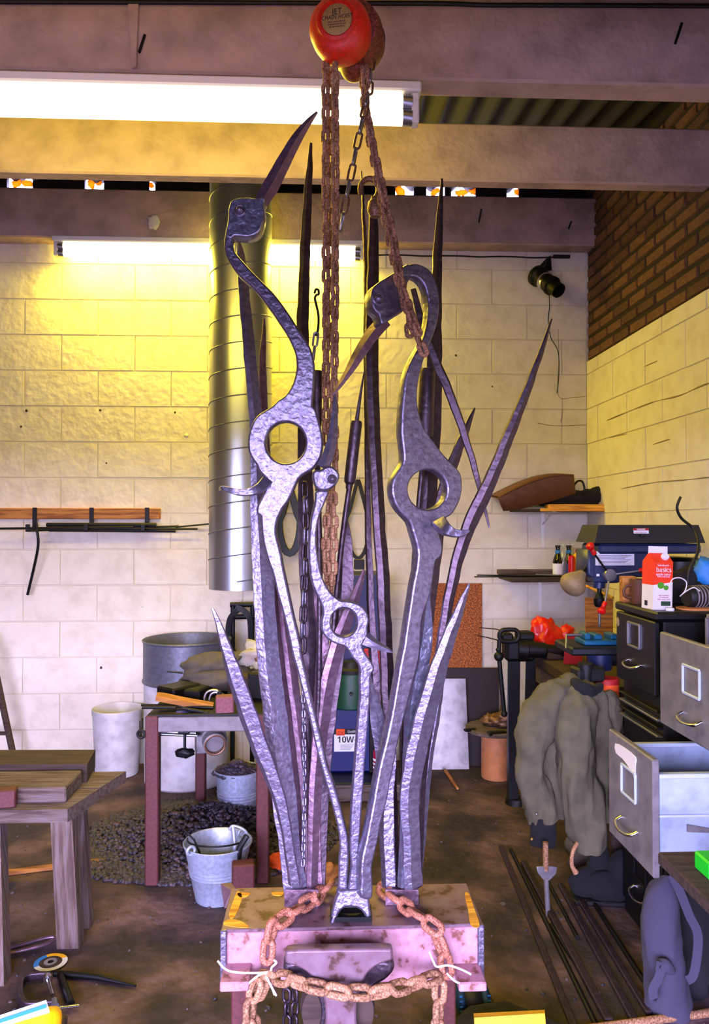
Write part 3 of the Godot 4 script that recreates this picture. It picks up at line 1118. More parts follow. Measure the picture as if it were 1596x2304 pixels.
	var front := smooth_loop(V([712, 450, 706, 470, 698, 490, 684, 530, 672, 590, 668, 628, 690, 628, 712, 575, 735, 548, 765, 540, 800, 544, 828, 560, 848, 590, 858, 628, 880, 628, 878, 590, 872, 530, 866, 490, 864, 465, 855, 448], 450, 1800, 2.28), 2)
	plate(foot, [front], P(790, 2030, 1.935), Vector3(0, 0.1, 1), 0.03, 0.006)
	var ft := part(t, "foot", foot, M.forged)
	foot = nst()
	var fb := P(790, 2070, 1.92)
	var f8 := [PY(743, 2075, top + 0.001), PY(836, 2075, top + 0.001), PY(836, 2046, top + 0.001), PY(743, 2046, top + 0.001)]
	for i in 4:
		f8.append(f8[i] + Vector3(0, 0.012, 0))
	hexa(foot, f8)
	part(ft, "foot_plate", foot, M.iron)
	foot = nst()
	hexa(foot, [P(752, 2062, 1.96), P(828, 2062, 1.96), P(828, 2050, 2.02), P(752, 2050, 2.02), P(756, 2010, 1.97), P(824, 2010, 1.97), P(824, 2005, 2.02), P(756, 2005, 2.02)])
	part(ft, "web", foot, M.black_iron)

	# --- reeds, root to tip; the two sheaves stand behind the herons
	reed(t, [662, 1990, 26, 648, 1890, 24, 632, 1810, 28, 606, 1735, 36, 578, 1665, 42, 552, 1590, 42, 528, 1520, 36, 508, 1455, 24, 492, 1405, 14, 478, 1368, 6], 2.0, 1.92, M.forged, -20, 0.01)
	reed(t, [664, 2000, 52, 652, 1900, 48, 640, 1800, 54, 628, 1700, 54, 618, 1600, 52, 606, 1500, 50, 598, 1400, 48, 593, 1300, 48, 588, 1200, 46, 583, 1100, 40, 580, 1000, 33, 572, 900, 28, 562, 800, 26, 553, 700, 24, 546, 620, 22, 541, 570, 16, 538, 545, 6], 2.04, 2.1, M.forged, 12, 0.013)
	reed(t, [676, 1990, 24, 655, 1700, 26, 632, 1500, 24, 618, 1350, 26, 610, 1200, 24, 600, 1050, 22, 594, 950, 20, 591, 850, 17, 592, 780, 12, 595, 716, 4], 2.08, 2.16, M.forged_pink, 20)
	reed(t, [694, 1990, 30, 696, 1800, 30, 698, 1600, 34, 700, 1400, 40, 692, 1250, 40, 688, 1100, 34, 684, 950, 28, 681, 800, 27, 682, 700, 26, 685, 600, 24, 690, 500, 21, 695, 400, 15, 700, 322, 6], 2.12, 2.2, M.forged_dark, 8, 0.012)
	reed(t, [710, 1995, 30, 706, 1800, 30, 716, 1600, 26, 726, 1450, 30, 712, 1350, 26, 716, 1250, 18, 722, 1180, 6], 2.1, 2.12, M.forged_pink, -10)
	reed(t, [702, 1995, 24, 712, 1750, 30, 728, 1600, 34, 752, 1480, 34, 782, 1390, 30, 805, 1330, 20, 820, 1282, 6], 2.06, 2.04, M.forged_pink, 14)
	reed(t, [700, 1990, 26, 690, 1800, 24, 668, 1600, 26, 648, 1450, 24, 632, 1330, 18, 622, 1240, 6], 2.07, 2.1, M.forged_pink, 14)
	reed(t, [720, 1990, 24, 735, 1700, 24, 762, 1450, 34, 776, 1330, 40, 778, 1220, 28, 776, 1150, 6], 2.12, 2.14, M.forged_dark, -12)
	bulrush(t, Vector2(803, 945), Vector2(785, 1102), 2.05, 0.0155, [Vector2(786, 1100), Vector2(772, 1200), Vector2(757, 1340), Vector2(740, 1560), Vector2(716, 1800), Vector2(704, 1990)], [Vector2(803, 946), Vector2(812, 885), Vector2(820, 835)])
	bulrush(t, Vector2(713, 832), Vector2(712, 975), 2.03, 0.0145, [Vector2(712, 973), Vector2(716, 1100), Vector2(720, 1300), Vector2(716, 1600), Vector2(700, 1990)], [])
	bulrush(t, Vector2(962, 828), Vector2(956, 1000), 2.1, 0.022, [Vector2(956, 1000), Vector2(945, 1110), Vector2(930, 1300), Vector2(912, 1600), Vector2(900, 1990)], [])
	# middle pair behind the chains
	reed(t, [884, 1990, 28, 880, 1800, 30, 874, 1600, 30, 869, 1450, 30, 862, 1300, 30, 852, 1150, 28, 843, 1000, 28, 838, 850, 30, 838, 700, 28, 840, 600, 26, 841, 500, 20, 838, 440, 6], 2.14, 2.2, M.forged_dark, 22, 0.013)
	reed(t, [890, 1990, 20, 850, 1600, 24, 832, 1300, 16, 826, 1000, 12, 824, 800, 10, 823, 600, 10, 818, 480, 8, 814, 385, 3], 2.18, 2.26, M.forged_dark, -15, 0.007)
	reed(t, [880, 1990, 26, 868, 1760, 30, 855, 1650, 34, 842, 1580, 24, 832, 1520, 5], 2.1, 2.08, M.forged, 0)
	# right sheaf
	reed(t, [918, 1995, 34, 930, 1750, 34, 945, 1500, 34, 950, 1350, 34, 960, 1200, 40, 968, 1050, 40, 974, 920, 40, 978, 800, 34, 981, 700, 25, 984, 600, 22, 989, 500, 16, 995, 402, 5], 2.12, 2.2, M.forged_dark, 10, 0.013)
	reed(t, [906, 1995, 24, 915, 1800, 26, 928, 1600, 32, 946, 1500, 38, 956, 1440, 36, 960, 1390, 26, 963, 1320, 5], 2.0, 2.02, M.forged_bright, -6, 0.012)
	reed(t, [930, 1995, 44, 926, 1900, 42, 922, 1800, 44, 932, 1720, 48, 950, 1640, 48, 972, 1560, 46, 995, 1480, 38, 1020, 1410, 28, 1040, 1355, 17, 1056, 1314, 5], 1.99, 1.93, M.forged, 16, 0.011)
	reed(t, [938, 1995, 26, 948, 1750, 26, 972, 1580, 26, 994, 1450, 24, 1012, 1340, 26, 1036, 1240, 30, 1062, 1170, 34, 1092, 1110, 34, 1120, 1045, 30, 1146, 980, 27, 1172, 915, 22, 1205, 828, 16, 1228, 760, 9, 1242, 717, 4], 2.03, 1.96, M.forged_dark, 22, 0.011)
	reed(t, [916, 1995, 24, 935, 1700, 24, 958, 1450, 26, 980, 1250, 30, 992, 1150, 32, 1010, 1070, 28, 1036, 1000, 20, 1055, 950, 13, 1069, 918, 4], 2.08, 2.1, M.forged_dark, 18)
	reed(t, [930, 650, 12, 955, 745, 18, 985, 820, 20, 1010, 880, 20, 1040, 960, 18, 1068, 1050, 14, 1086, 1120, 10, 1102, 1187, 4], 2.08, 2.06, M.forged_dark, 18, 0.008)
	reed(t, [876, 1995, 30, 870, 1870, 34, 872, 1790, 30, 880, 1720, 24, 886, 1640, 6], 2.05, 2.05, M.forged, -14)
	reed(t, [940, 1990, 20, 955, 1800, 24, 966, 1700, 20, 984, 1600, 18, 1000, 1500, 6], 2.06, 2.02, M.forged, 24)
	# sockets that hold the two sheaves, on the block
	for q in [[640, 716], [868, 942]]:
		var s := nst()
		var k8 := [P(q[0], 2040, 1.995), P(q[1], 2040, 1.995), P(q[1] - 4, 2022, 2.075), P(q[0] + 4, 2022, 2.075), P(q[0], 2002, 1.995), P(q[1], 2002, 1.995), P(q[1] - 4, 1986, 2.075), P(q[0] + 4, 1986, 2.075)]
		for i in 4:
			k8[i].y = top + 0.001
		hexa(s, k8)
		part(t, "socket", s, M.forged_pink)


# ---------------------------------------------------------------- the hoist and its chains

func hoist() -> void:
	var c := P(759, 46, 1.93)
	var t := thing("chain_hoist", "red chain hoist with a round brass label hanging at the top of the picture", "hoist", c)
	var ax := Vector3(-0.22, -0.06, 1).normalized()
	var xf := up_at(c, ax)
	var k := 1.93 / FOCAL
	var hw := plathe(t, "chain_cover", M.hoist_red, [[0.06, -0.085], [68 * k, -0.08], [71 * k, -0.06], [71 * k, -0.03], [66 * k, -0.012], [55 * k, -0.002], [48 * k, 0.002], [46 * k, 0.006], [39 * k, 0.008], [38 * k, 0.003], [0.0, 0.003]], xf, 40)
	plathe(hw, "label_disc", M.brass_label, [[35 * k, 0.0035], [35 * k, 0.0055], [33 * k, 0.0065], [0.0, 0.0065]], xf, 32)
	var face := Transform3D(Basis(Vector3.UP.cross(ax).normalized(), ax.cross(Vector3.UP.cross(ax).normalized()), ax), c + ax * 0.0068)
	words(hw, "JET", 12.0 * k, face * Transform3D(Basis(), Vector3(0, 0.018, 0)), M.ink)
	words(hw, "CHAIN HOIST", 8.5 * k, face * Transform3D(Basis(), Vector3(0.001, 0.005, 0)), M.ink)
	for r in 3:
		words(hw, ["load limit one ton", "inspect before use", "do not overload"][r], 3.6 * k, face * Transform3D(Basis(), Vector3(0, -0.006 - r * 0.006, 0)), M.ink)
	var c2 := P(798, 88, 2.06)
	plathe(t, "gear_case", M.hoist_body, [[0.03, -0.06], [60 * k, -0.058], [70 * k, -0.04], [72 * k, 0.0], [72 * k, 0.03], [66 * k, 0.06], [0.05, 0.07]], up_at(c2, ax), 32)
	var c3 := P(806, 94, 2.15)
	plathe(t, "rear_flange", M.iron, [[0.02, -0.02], [66 * k, -0.018], [70 * k, 0.0], [66 * k, 0.014], [0.03, 0.016]], up_at(c3, ax), 32)
	var cc := P(797, 138, 2.08)
	var st := nst()
	blob(st, cc, Vector3(0.042, 0.052, 0.05), 0.02, 1.0)
	part(t, "chain_guide", st, M.hoist_body)
	# the hook that carries it from the beam
	var top := Vector3(c2.x, 3.02, c2.z)
	var hk := nst()
	tube(hk, [c2 + Vector3(0, 0.06, 0), top], 0.014, 10)
	part(t, "top_hook", hk, M.iron)

	var rust_link := link_mesh(0.042, 0.026, 0.0056)
	var r3 := [M.rust, M.rust_pale, M.rust]
	var ha := thing("hand_chain", "rusty bundle of chain hanging straight down from the hoist past the left heron's neck", "chain", P(740, 1000, 2.0))
	chain(ha, [P(733, 138, 2.01), P(733, 400, 2.01), P(734, 700, 2.015), P(734, 1000, 2.02)], rust_link, 0.0302, r3, 0.5, 0.35)
	chain(ha, [P(754, 140, 1.985), P(755, 420, 1.985), P(754, 700, 1.985), P(752, 900, 2.0), P(755, 1070, 2.04)], rust_link, 0.0302, r3, 0.9, 0.35)
	chain(ha, [P(744, 140, 2.04), P(744, 600, 2.04), P(745, 800, 2.045)], rust_link, 0.0302, [M.rust], 0.1, 0.5)
	# the doubled end behind the small heron
	chain(ha, [P(746, 1085, 2.03), P(740, 1180, 2.0), P(738, 1280, 2.0), P(742, 1345, 2.01)], rust_link, 0.0296, [M.rust_pale], 0.7, 0.3)
	chain(ha, [P(750, 1110, 2.0), P(752, 1200, 1.985), P(748, 1330, 1.99)], rust_link, 0.0296, [M.rust_pale], 0.2, 0.3)
	chain(ha, [P(736, 1160, 1.98), P(733, 1240, 1.98), P(738, 1310, 1.98)], rust_link, 0.0296, [M.rust_pale], 0.4, 0.3)

	var lc := thing("load_chain", "rusty double chain slanting from the hoist to the right heron's neck, with its lifting hook", "chain", P(850, 450, 2.0))
	chain(lc, [P(816, 130, 2.06), P(821, 240, 2.03), P(830, 300, 2.01), P(850, 400, 1.98), P(872, 510, 1.94), P(893, 610, 1.888), P(914, 690, 1.88), P(942, 765, 1.885), P(966, 818, 1.905)], rust_link, 0.0302, r3, 0.4, 0.2)
	chain(lc, [P(824, 150, 2.04), P(822, 240, 2.02), P(840, 330, 2.0), P(860, 420, 1.97), P(880, 510, 1.93), P(897, 600, 1.895), P(908, 660, 1.88), P(930, 720, 1.875), P(952, 770, 1.885)], rust_link, 0.0302, r3, 1.1, 0.2)
	chain(lc, [P(917, 676, 1.895), P(921, 735, 1.925), P(924, 768, 1.94)], rust_link, 0.0296, r3, 0.3, 0.2)
	# block and hook hanging in the chain
	var hb := P(845, 468, 2.02)
	plathe(lc, "swivel_block", M.rust_steel, [[0.0, -0.026], [0.012, -0.024], [0.02, -0.012], [0.022, 0.0], [0.019, 0.016], [0.01, 0.024], [0.0, 0.026]], up_at(hb), 20)
	st = nst()
	var hp := []
	for a in 17:
		var q := deg_to_rad(-70 + a * 17.0)
		hp.append(P(832, 428, 2.02) + Vector3(cos(q) * 0.025, sin(q) * 0.03, 0))
	hp.push_front(hb + Vector3(0.0, 0.02, 0))
	var hr := []
	for a in hp.size():
		hr.append(lerpf(0.011, 0.006, float(a) / hp.size()))
	tube(st, smooth_line(hp, 3), _stretch(hr, 3), 10)
	part(lc, "lifting_hook", st, M.rust_steel)

	var thin := link_mesh(0.052, 0.022, 0.0032)
	var tc := thing("sling_chain", "thin open-link steel chain slanting down left from the hoist to the rusty bundle", "chain", P(790, 400, 1.97))
	chain(tc, [P(846, 80, 2.1), P(836, 150, 2.06), P(832, 200, 2.03), P(818, 262, 1.99), P(803, 330, 1.98), P(783, 430, 1.97), P(770, 500, 1.97), P(762, 548, 1.98)], thin, 0.044, [M.rust_steel, M.steel], 0.2, 0.1)

	var lash := thing("tag_chain", "short light chain and curled wire hook beside the left heron's neck", "chain", P(710, 720, 2.0))
	var wire := []
	for q in [[708, 660], [711, 651], [717, 653], [717, 662], [712, 664], [709, 672], [713, 690], [717, 712], [716, 740], [711, 756]]:
		wire.append(P(q[0], q[1], 2.0))
	ptube(lash, "wire_hook", M.iron, smooth_line(wire, 4), 0.0032, 6)
	chain(lash, [P(712, 748, 2.0), P(706, 800, 2.0), P(709, 832, 2.02)], link_mesh(0.042, 0.018, 0.0032), 0.036, [M.steel], 0.2)

	var dark := thing("reed_chain", "dark steel chain hanging down the reeds behind the small heron", "chain", P(690, 1300, 2.05))
	chain(dark, [P(686, 1085, 2.07), P(689, 1200, 2.06), P(686, 1300, 2.06), P(682, 1400, 2.05), P(681, 1500, 2.05)], link_mesh(0.05, 0.024, 0.0046), 0.041, [M.forged_dark, M.forged], 0.5, 0.1)
	chain(dark, [P(681, 1500, 2.05), P(684, 1620, 2.03), P(686, 1780, 2.02), P(682, 1950, 1.99)], link_mesh(0.024, 0.014, 0.0032), 0.0185, [M.forged], 0.5, 0.2)

func _stretch(r: Array, sub: int) -> Array:
	var out := []
	for i in r.size() - 1:
		for k in sub:
			out.append(lerpf(r[i], r[i + 1], float(k) / sub))
	out.append(r[-1])
	return out


# ---------------------------------------------------------------- the block, the anvil under it, the lashing chain

func stand() -> void:
	var t := thing("steel_block", "pink primed steel box under the sculpture with a flange plate at each lower corner", "block", P(792, 2225, 1.98))
	var fl := P(500, 2090, 1.9)
	var fr := P(1085, 2090, 1.9)
	var top := fl.y
	var bottom := P(500, 2222, 1.9).y
	var st := nst()
	slab(st, Vector3(fl.x, bottom, -2.105), Vector3(fr.x, top - 0.008, -1.9), 0.004)
	part(t, "box_section", st, M.pink_steel)
	st = nst()
	slab(st, Vector3(fl.x - 0.002, top - 0.008, -2.11), Vector3(fr.x + 0.002, top, -1.896), 0.003)
	part(t, "top_plate", st, M.plate_top)
	for q in [[505, 2082, 560, 2088, 540, 2072, 512, 2070], [515, 2062, 528, 2064, 545, 2020, 535, 2006, 524, 2030], [535, 2010, 562, 2010, 556, 2018, 540, 2020], [1060, 2082, 1080, 2084, 1066, 2040, 1056, 2012, 1046, 2012, 1054, 2050], [612, 2008, 638, 2008, 632, 2016, 616, 2015]]:
		var patch := PackedVector2Array()
		for i in range(0, q.size(), 2):
			var w := PY(q[i], q[i + 1], top)
			patch.append(Vector2(w.x, -w.z))
		st = nst()
		plate2(st, [smooth_loop(patch, 3)], Transform3D(Basis(Vector3.RIGHT, Vector3.FORWARD, Vector3.UP), Vector3(0, top + 0.0006, 0)), 0.0012, 0.0003)
		part(t, "paint_patch", st, M.yellow_pine)
	for s in [fl.x + 0.004, fr.x - 0.004]:
		st = nst()
		slab(st, Vector3(s - 0.008, bottom, -1.9), Vector3(s + 0.008, top, -1.89), 0.003)
		part(t, "weld_edge", st, M.forged)
	for q in [[497, 562], [1030, 1092]]:
		var a := P(q[0], 2222, 1.84)
		var b := P(q[1], 2222, 1.84)
		st = nst()
		slab(st, Vector3(a.x, a.y, -1.93), Vector3(b.x, a.y + 0.022, -1.82), 0.003)
		part(t, "flange", st, M.pink_steel)
	st = nst()
	hexa(st, [P(497, 1992, 2.16), P(524, 1992, 2.16), P(524, 2040, 2.1), P(505, 2044, 2.1), P(497, 1988, 2.16), P(520, 1986, 2.16), P(532, 2000, 2.1), P(520, 2004, 2.1)])
	part(t, "corner_gusset", st, M.plate_top)
	for q in [545, 1000]:
		var a := P(q, 2240, 2.02)
		st = nst()
		slab(st, Vector3(a.x - 0.025, 0, a.z - 0.03), Vector3(a.x + 0.025, bottom, a.z + 0.03), 0.004)
		part(t, "post", st, M.red_oxide)

	var an := thing("anvil", "worn anvil-shaped steel support seen end-on in front of the pink block", "anvil", Vector3(P(765, 2200, 1.78).x, 0, -1.8))
	var prof := V([644, 2160, 643, 2140, 652, 2131, 700, 2129, 780, 2128, 868, 2127, 882, 2132, 882, 2152, 868, 2158, 845, 2168, 826, 2185, 814, 2208, 804, 2240, 802, 2280, 806, 2310, 822, 2350, 900, 2380, 905, 2440, 620, 2440, 625, 2380, 705, 2350, 728, 2310, 733, 2280, 728, 2240, 716, 2212, 702, 2192, 684, 2176, 660, 2166])
	st = nst()
	plate(st, [smooth_loop(prof, 3)], P(765, 2140, 1.79), Vector3.BACK, 0.03, 0.01)
	part(an, "front_web", st, M.plate_top)
	prof = V([641, 2176, 641, 2158, 660, 2150, 760, 2148, 860, 2147, 884, 2156, 884, 2174, 868, 2192, 846, 2206, 824, 2228, 814, 2262, 814, 2310, 765, 2312, 716, 2310, 716, 2262, 706, 2230, 690, 2210, 664, 2194])
	st = nst()
	plate(st, [smooth_loop(prof, 3)], P(765, 2160, 1.835), Vector3.BACK, 0.05, 0.01)
	part(an, "body", st, M.forged_dark)
	st = nst()
	slab(st, Vector3(P(625, 2300, 1.75).x, 0.0, -1.9), Vector3(P(905, 2300, 1.75).x, P(765, 2438, 1.77).y + 0.01, -1.66), 0.01)
	part(an, "stump", st, M.dark_wood)
	for q in [702, 818]:
		plathe(an, "side_lug", M.dark_wood, [[0.0, -0.03], [0.03, -0.026], [0.036, 0.0], [0.03, 0.026], [0.0, 0.03]], Transform3D(up_at(P(q, 2262, 1.83), Vector3.BACK).basis.scaled(Vector3(0.75, 1.5, 1)), P(q, 2262, 1.83)), 20)

	var big := link_mesh(0.066, 0.042, 0.0085)
	var m := [M.rust_pale, M.rust]
	var lc := thing("lashing_chain", "heavy rusty chain lashed round the pink steel block and across the anvil", "chain", P(790, 2230, 1.75))
	chain(lc, [PY(742, 1985, top + 0.024), PY(716, 2016, top + 0.023), PY(680, 2038, top + 0.023), PY(640, 2066, top + 0.026), P(612, 2086, 1.862), P(604, 2130, 1.862), P(598, 2192, 1.855)], big, 0.049, [M.rust_pink], 0.5, 0.15)
	chain(lc, [P(592, 2194, 1.855), P(640, 2202, 1.8), P(700, 2218, 1.75), P(765, 2232, 1.74), P(840, 2234, 1.745), P(900, 2222, 1.77), P(960, 2206, 1.82), P(1008, 2190, 1.85)], big, 0.049, m, 0.3, 0.15)
	chain(lc, [P(1010, 2196, 1.855), P(994, 2130, 1.862), P(977, 2086, 1.862), PY(940, 2058, top + 0.026), PY(900, 2030, top + 0.023), PY(860, 2000, top + 0.023), PY(840, 1982, top + 0.024)], big, 0.049, [M.rust_pink], 0.5, 0.15)
	for q in [[560, 1.86], [985, 1.86]]:
		var lh := thing("hanging_chain", "end of rusty chain hanging below the %s corner of the pink steel block" % ("left" if q[0] < 700 else "right"), "chain", P(q[0], 2300, q[1]))
		chain(lh, [P(q[0] + (22 if q[0] < 700 else 6), 2205, q[1]), P(q[0] + 2, 2260, q[1]), P(q[0], 2420, q[1])], big, 0.049, m, 0.6, 0.1)
		if q[0] < 700:
			chain(lh, [P(q[0] + 34, 2205, q[1] + 0.02), P(q[0] + 10, 2260, q[1] + 0.03), P(q[0] + 6, 2420, q[1] + 0.03)], big, 0.049, m, 0.1, 0.2)
	var ld := thing("loose_chain", "pair of small dark chains hanging in the shade left of the anvil", "chain", P(655, 2280, 1.9))
	chain(ld, [P(645, 2224, 1.96), P(646, 2420, 1.95)], link_mesh(0.04, 0.026, 0.004), 0.032, [M.forged_dark], 0.4)
	chain(ld, [P(664, 2224, 1.96), P(663, 2420, 1.95)], link_mesh(0.04, 0.026, 0.004), 0.032, [M.forged_dark], 0.9)

	# soft white wire that ties the chain to the flanges
	var wire_no := -1
	for q in [[[490, 2162], [520, 2186], [600, 2188], [612, 2176], [622, 2166], [616, 2160]], [[556, 2216], [580, 2196], [598, 2190], [604, 2206], [622, 2240]], [[598, 2196], [612, 2222], [618, 2238]], [[966, 2140], [976, 2164], [984, 2175], [1010, 2172], [1040, 2182], [1060, 2192]], [[1006, 2190], [1022, 2206], [1036, 2213]]]:
		var pts := []
		for p in q:
			pts.append(P(p[0], p[1], 1.825))
		wire_no += 1
		st = nst()
		tube(st, smooth_line(pts, 5), 0.0028, 6)
		solo("tie_wire", st, M.wire_white, ["longest white tie wire, running level across the left flange to a hooked end", "white tie wire looping down from the left end of the lashing chain", "short stub of white tie wire under the left end of the lashing chain", "curved white tie wire across the right end of the lashing chain", "short straight white tie wire below the right end of the lashing chain"][wire_no], "wire", Vector3.ZERO, "white tie wires on the lashing chain")


# ---------------------------------------------------------------- along the back wall

func leaning(called: String, label: String, category: String, q: Array, z_top: float, z_foot: float, th: float, m: Material) -> Node3D:   # q: left, right, top, bottom px: a sheet leaning on the wall
	var foot_l := P(q[0], q[3], z_foot)
	var foot_r := P(q[1], q[3], z_foot)
	var top_l := P(q[4] if q.size() > 4 else q[0], q[2], z_top)
	var top_r := P(q[5] if q.size() > 5 else q[1], q[2], z_top)
	foot_l.y = 0.0
	foot_r.y = 0.0
	var back := Vector3(0, 0, -th)
	var st := nst()
	hexa(st, [foot_l, foot_r, foot_r + back, foot_l + back, top_l, top_r, top_r + back, top_l + back])
	var t := solo(called, st, m, label, category)
	return t

func back_wall_things() -> void:
	# spiral-wound duct
	var d := 4.45
	var a := P(471, 1000, d)
	var b := P(611, 1000, d)
	var r := (b.x - a.x) / 2
	var c := Vector3((a.x + b.x) / 2, P(540, 1332, d - r).y + 0.005, -d)
	var h := 3.62 - c.y
	var t := thing("spiral_duct", "galvanised spiral-wound ventilation duct hanging from the roof in front of the back wall", "duct", c)
	var st := nst()
	lathe(st, [[r - 0.012, 0.0], [r, 0.0], [r, h], [r - 0.004, h], [r - 0.004, 0.004]], up_at(c), 56)
	part(t, "tube", st, M.galvanised)
	var seam := []
	var turns := h / 0.146
	for i in int(turns * 30):
		var q := TAU * i / 30.0
		seam.append(c + Vector3(sin(q) * r, 0.05 + i / 30.0 * 0.146, cos(q) * r))
	st = nst()
	tube(st, seam, 0.0042, 5)
	part(t, "seam", st, M.drum_grey)

	# rail with hooks, and the steel bars that lie in them
	t = thing("hook_rail", "orange-brown timber rail on the left of the back wall with three iron brackets", "rail", P(150, 1155, 4.88))
	st = nst()
	var ra := P(-160, 1143, 4.87)
	var rb := P(360, 1168, 4.87)
	slab(st, Vector3(ra.x, rb.y, -4.899), Vector3(rb.x, ra.y, -4.862), 0.004)
	part(t, "board", st, M.pine)
	for q in [78, 206, 331]:
		var p0 := P(q, 1142, 4.855)
		var p1 := P(q, 1196, 4.855)
		st = nst()
		slab(st, Vector3(p0.x - 0.013, p1.y, -4.86), Vector3(p0.x + 0.013, p0.y, -4.852), 0.002)
		slab(st, Vector3(p0.x - 0.013, p1.y, -4.852), Vector3(p0.x + 0.013, p1.y + 0.008, -4.74), 0.002)
		slab(st, Vector3(p0.x - 0.013, p1.y, -4.748), Vector3(p0.x + 0.013, p1.y + 0.045, -4.74), 0.002)
		part(t, "bracket", st, M.iron)
	var names := ["thin steel bar sticking out farthest right from the wall brackets, level with the duct", "dark thick steel bar topmost in the wall brackets", "dark steel bar lowest in the wall brackets", "thin bar that reaches the left edge from the wall brackets", "short dark steel bar in the middle of the wall brackets", "dark flat steel bar at the back of the wall brackets"]
	var bars := [[395, 1186, 520, 1174, 0.005, 4.835], [105, 1181, 352, 1181, 0.013, 4.8], [110, 1193, 395, 1195, 0.009, 4.815], [-80, 1190, 300, 1186, 0.007, 4.762], [255, 1190, 445, 1190, 0.007, 4.79], [60, 1194, 402, 1184, 0.0065, 4.84]]
	for i in bars.size():
		var q: Array = bars[i]
		st = nst()
		tube(st, [P(q[0], q[1], q[5]), P(q[2], q[3], q[5])], q[4], 8)
		solo("steel_bar", st, M.iron, names[i], "bar", Vector3.ZERO, "steel bars in the wall rack")
	st = nst()
	tube(st, smooth_line([P(82, 1176, 4.733), P(84, 1196, 4.73), P(86, 1226, 4.74), P(78, 1270, 4.78), P(62, 1338, 4.83)], 4), 0.0085, 8)
	solo("bent_rod", st, M.iron, "bent dark rod hanging from the left bracket of the timber rail", "rod")

	# loops of belt and hose hanging behind the sculpture
	for q in [[652, 1100, 1245, 24, M.teal_hose, "dark teal loop of belting hanging on the back wall left of the small heron", 0.02, 0.022], [806, 1080, 1256, 26, M.black_rubber, "black loop of belting hanging on the back wall right of the small heron", 0.016, 0.011]]:
		var pts := []
		for i in 25:
			var ang := TAU * i / 24.0 - PI / 2
			var s := sin(ang)
			var w: float = q[3] * (0.75 if s < 0 else 1.0) * (0.35 + 0.65 * clampf((s + 1.0) * 1.2, 0.0, 1.0))
			pts.append(P(q[0] + cos(ang) * w, lerpf(q[1], q[2], (s + 1) / 2), 4.84))
		st = nst()
		var ww := []
		var tt := []
		for p in pts:
			ww.append(q[7])
			tt.append(q[6])
		blade(st, pts, ww, tt, Vector3.BACK, FLAT)
		var o := thing("drive_belt", q[5], "belt", P(q[0], q[2], 4.84))
		part(o, "loop", st, q[4])
		ptube(o, "nail", M.iron, [P(q[0], q[1] + 6, 4.905), P(q[0], q[1] + 6, 4.81)], 0.005, 6)

	# tall blue locker with a red notice board on it
	var l0 := P(768, 1293, 4.5)
	var l1 := P(871, 1293, 4.5)
	t = thing("blue_locker", "tall deep blue metal locker against the back wall behind the sculpture", "locker", Vector3((l0.x + l1.x) / 2, 0.1, -4.68))
	st = nst()
	slab(st, Vector3(l0.x, 0.1, -4.86), Vector3(l1.x, l0.y, -4.51), 0.006)
	part(t, "body", st, M.locker_blue)
	st = nst()
	slab(st, Vector3(l0.x + 0.012, 0.14, -4.508), Vector3(l1.x - 0.012, l0.y - 0.02, -4.5), 0.003)
	var door := part(t, "door", st, M.locker_blue)
	pbox(door, "handle", M.steel, Vector3(l1.x - 0.03, 0.75, -4.49), Vector3(0.012, 0.07, 0.015))
	pbox(t, "knob", M.black_rubber, P(875, 1366, 4.6), Vector3(0.02, 0.02, 0.02), Basis(), 0.008)
	st = nst()
	slab(st, P(797, 1281, 4.6) - Vector3(0, 0, 0.03), P(820, 1258, 4.6) + Vector3(0, 0, 0.03), 0.004)
	solo("black_box", st, M.black_rubber, "small black box standing on top of the blue locker", "box")
	# red extinguisher-like board
	var s0 := P(820, 1582, 4.32)
	var s1 := P(856, 1462, 4.32)
	t = thing("red_sign", "red board with a white outlined square behind the small heron's leg", "sign", Vector3((s0.x + s1.x) / 2, 0.1, -4.36))
	st = nst()
	slab(st, Vector3(s0.x, s0.y, -4.37), Vector3(s1.x, s1.y, -4.34), 0.003)
	part(t, "board", st, M.label_red)
	pbox(t, "post", M.iron, Vector3((s0.x + s1.x) / 2, (s0.y + 0.1) / 2 + 0.002, -4.355), Vector3(0.03, s0.y - 0.1, 0.02))
	for q in [[824, 1478, 852, 1482], [824, 1530, 852, 1534], [849, 1478, 852, 1534], [824, 1478, 827, 1534]]:
		st = nst()
		slab(st, P(q[0], q[3], 4.339), P(q[2], q[1], 4.339) + Vector3(0, 0, 0.002), 0.0005)
		part(t, "white_line", st, M.label_white)

	# low platform with oil cans
	var pa := P(615, 1752, 4.18)
	var pb := P(905, 1752, 4.18)
	t = thing("low_platform", "low timber platform on the floor behind the sculpture, dark on top", "platform", Vector3((pa.x + pb.x) / 2, 0, -4.5))
	st = nst()
	slab(st, Vector3(pa.x, 0.0, -4.24), Vector3(pb.x, 0.088, -4.19), 0.004)
	part(t, "front_plank", st, M.old_wood)
	st = nst()
	slab(st, Vector3(pa.x, 0.088, -4.88), Vector3(pb.x, 0.1, -4.19), 0.003)
	part(t, "deck", st, M.black_paint)
	for q in [0.1, 0.5, 0.9]:
		st = nst()
		slab(st, Vector3(lerpf(pa.x, pb.x, q) - 0.04, 0.0, -4.87), Vector3(lerpf(pa.x, pb.x, q) + 0.04, 0.087, -4.245), 0.003)
		part(t, "runner", st, M.dark_wood)
	var c0 := P(735, 1704, 4.34)
	var c1 := P(841, 1598, 4.34)
	t = thing("oil_can", "square blue oil can with a white label reading 10W behind the small heron's leg", "oil can", Vector3((c0.x + c1.x) / 2, 0.1, -4.45))
	st = nst()
	slab(st, Vector3(c0.x, 0.1, -4.48), Vector3(c1.x, c1.y + 0.01, -4.36), 0.012)
	part(t, "body", st, M.can_blue)
	st = nst()
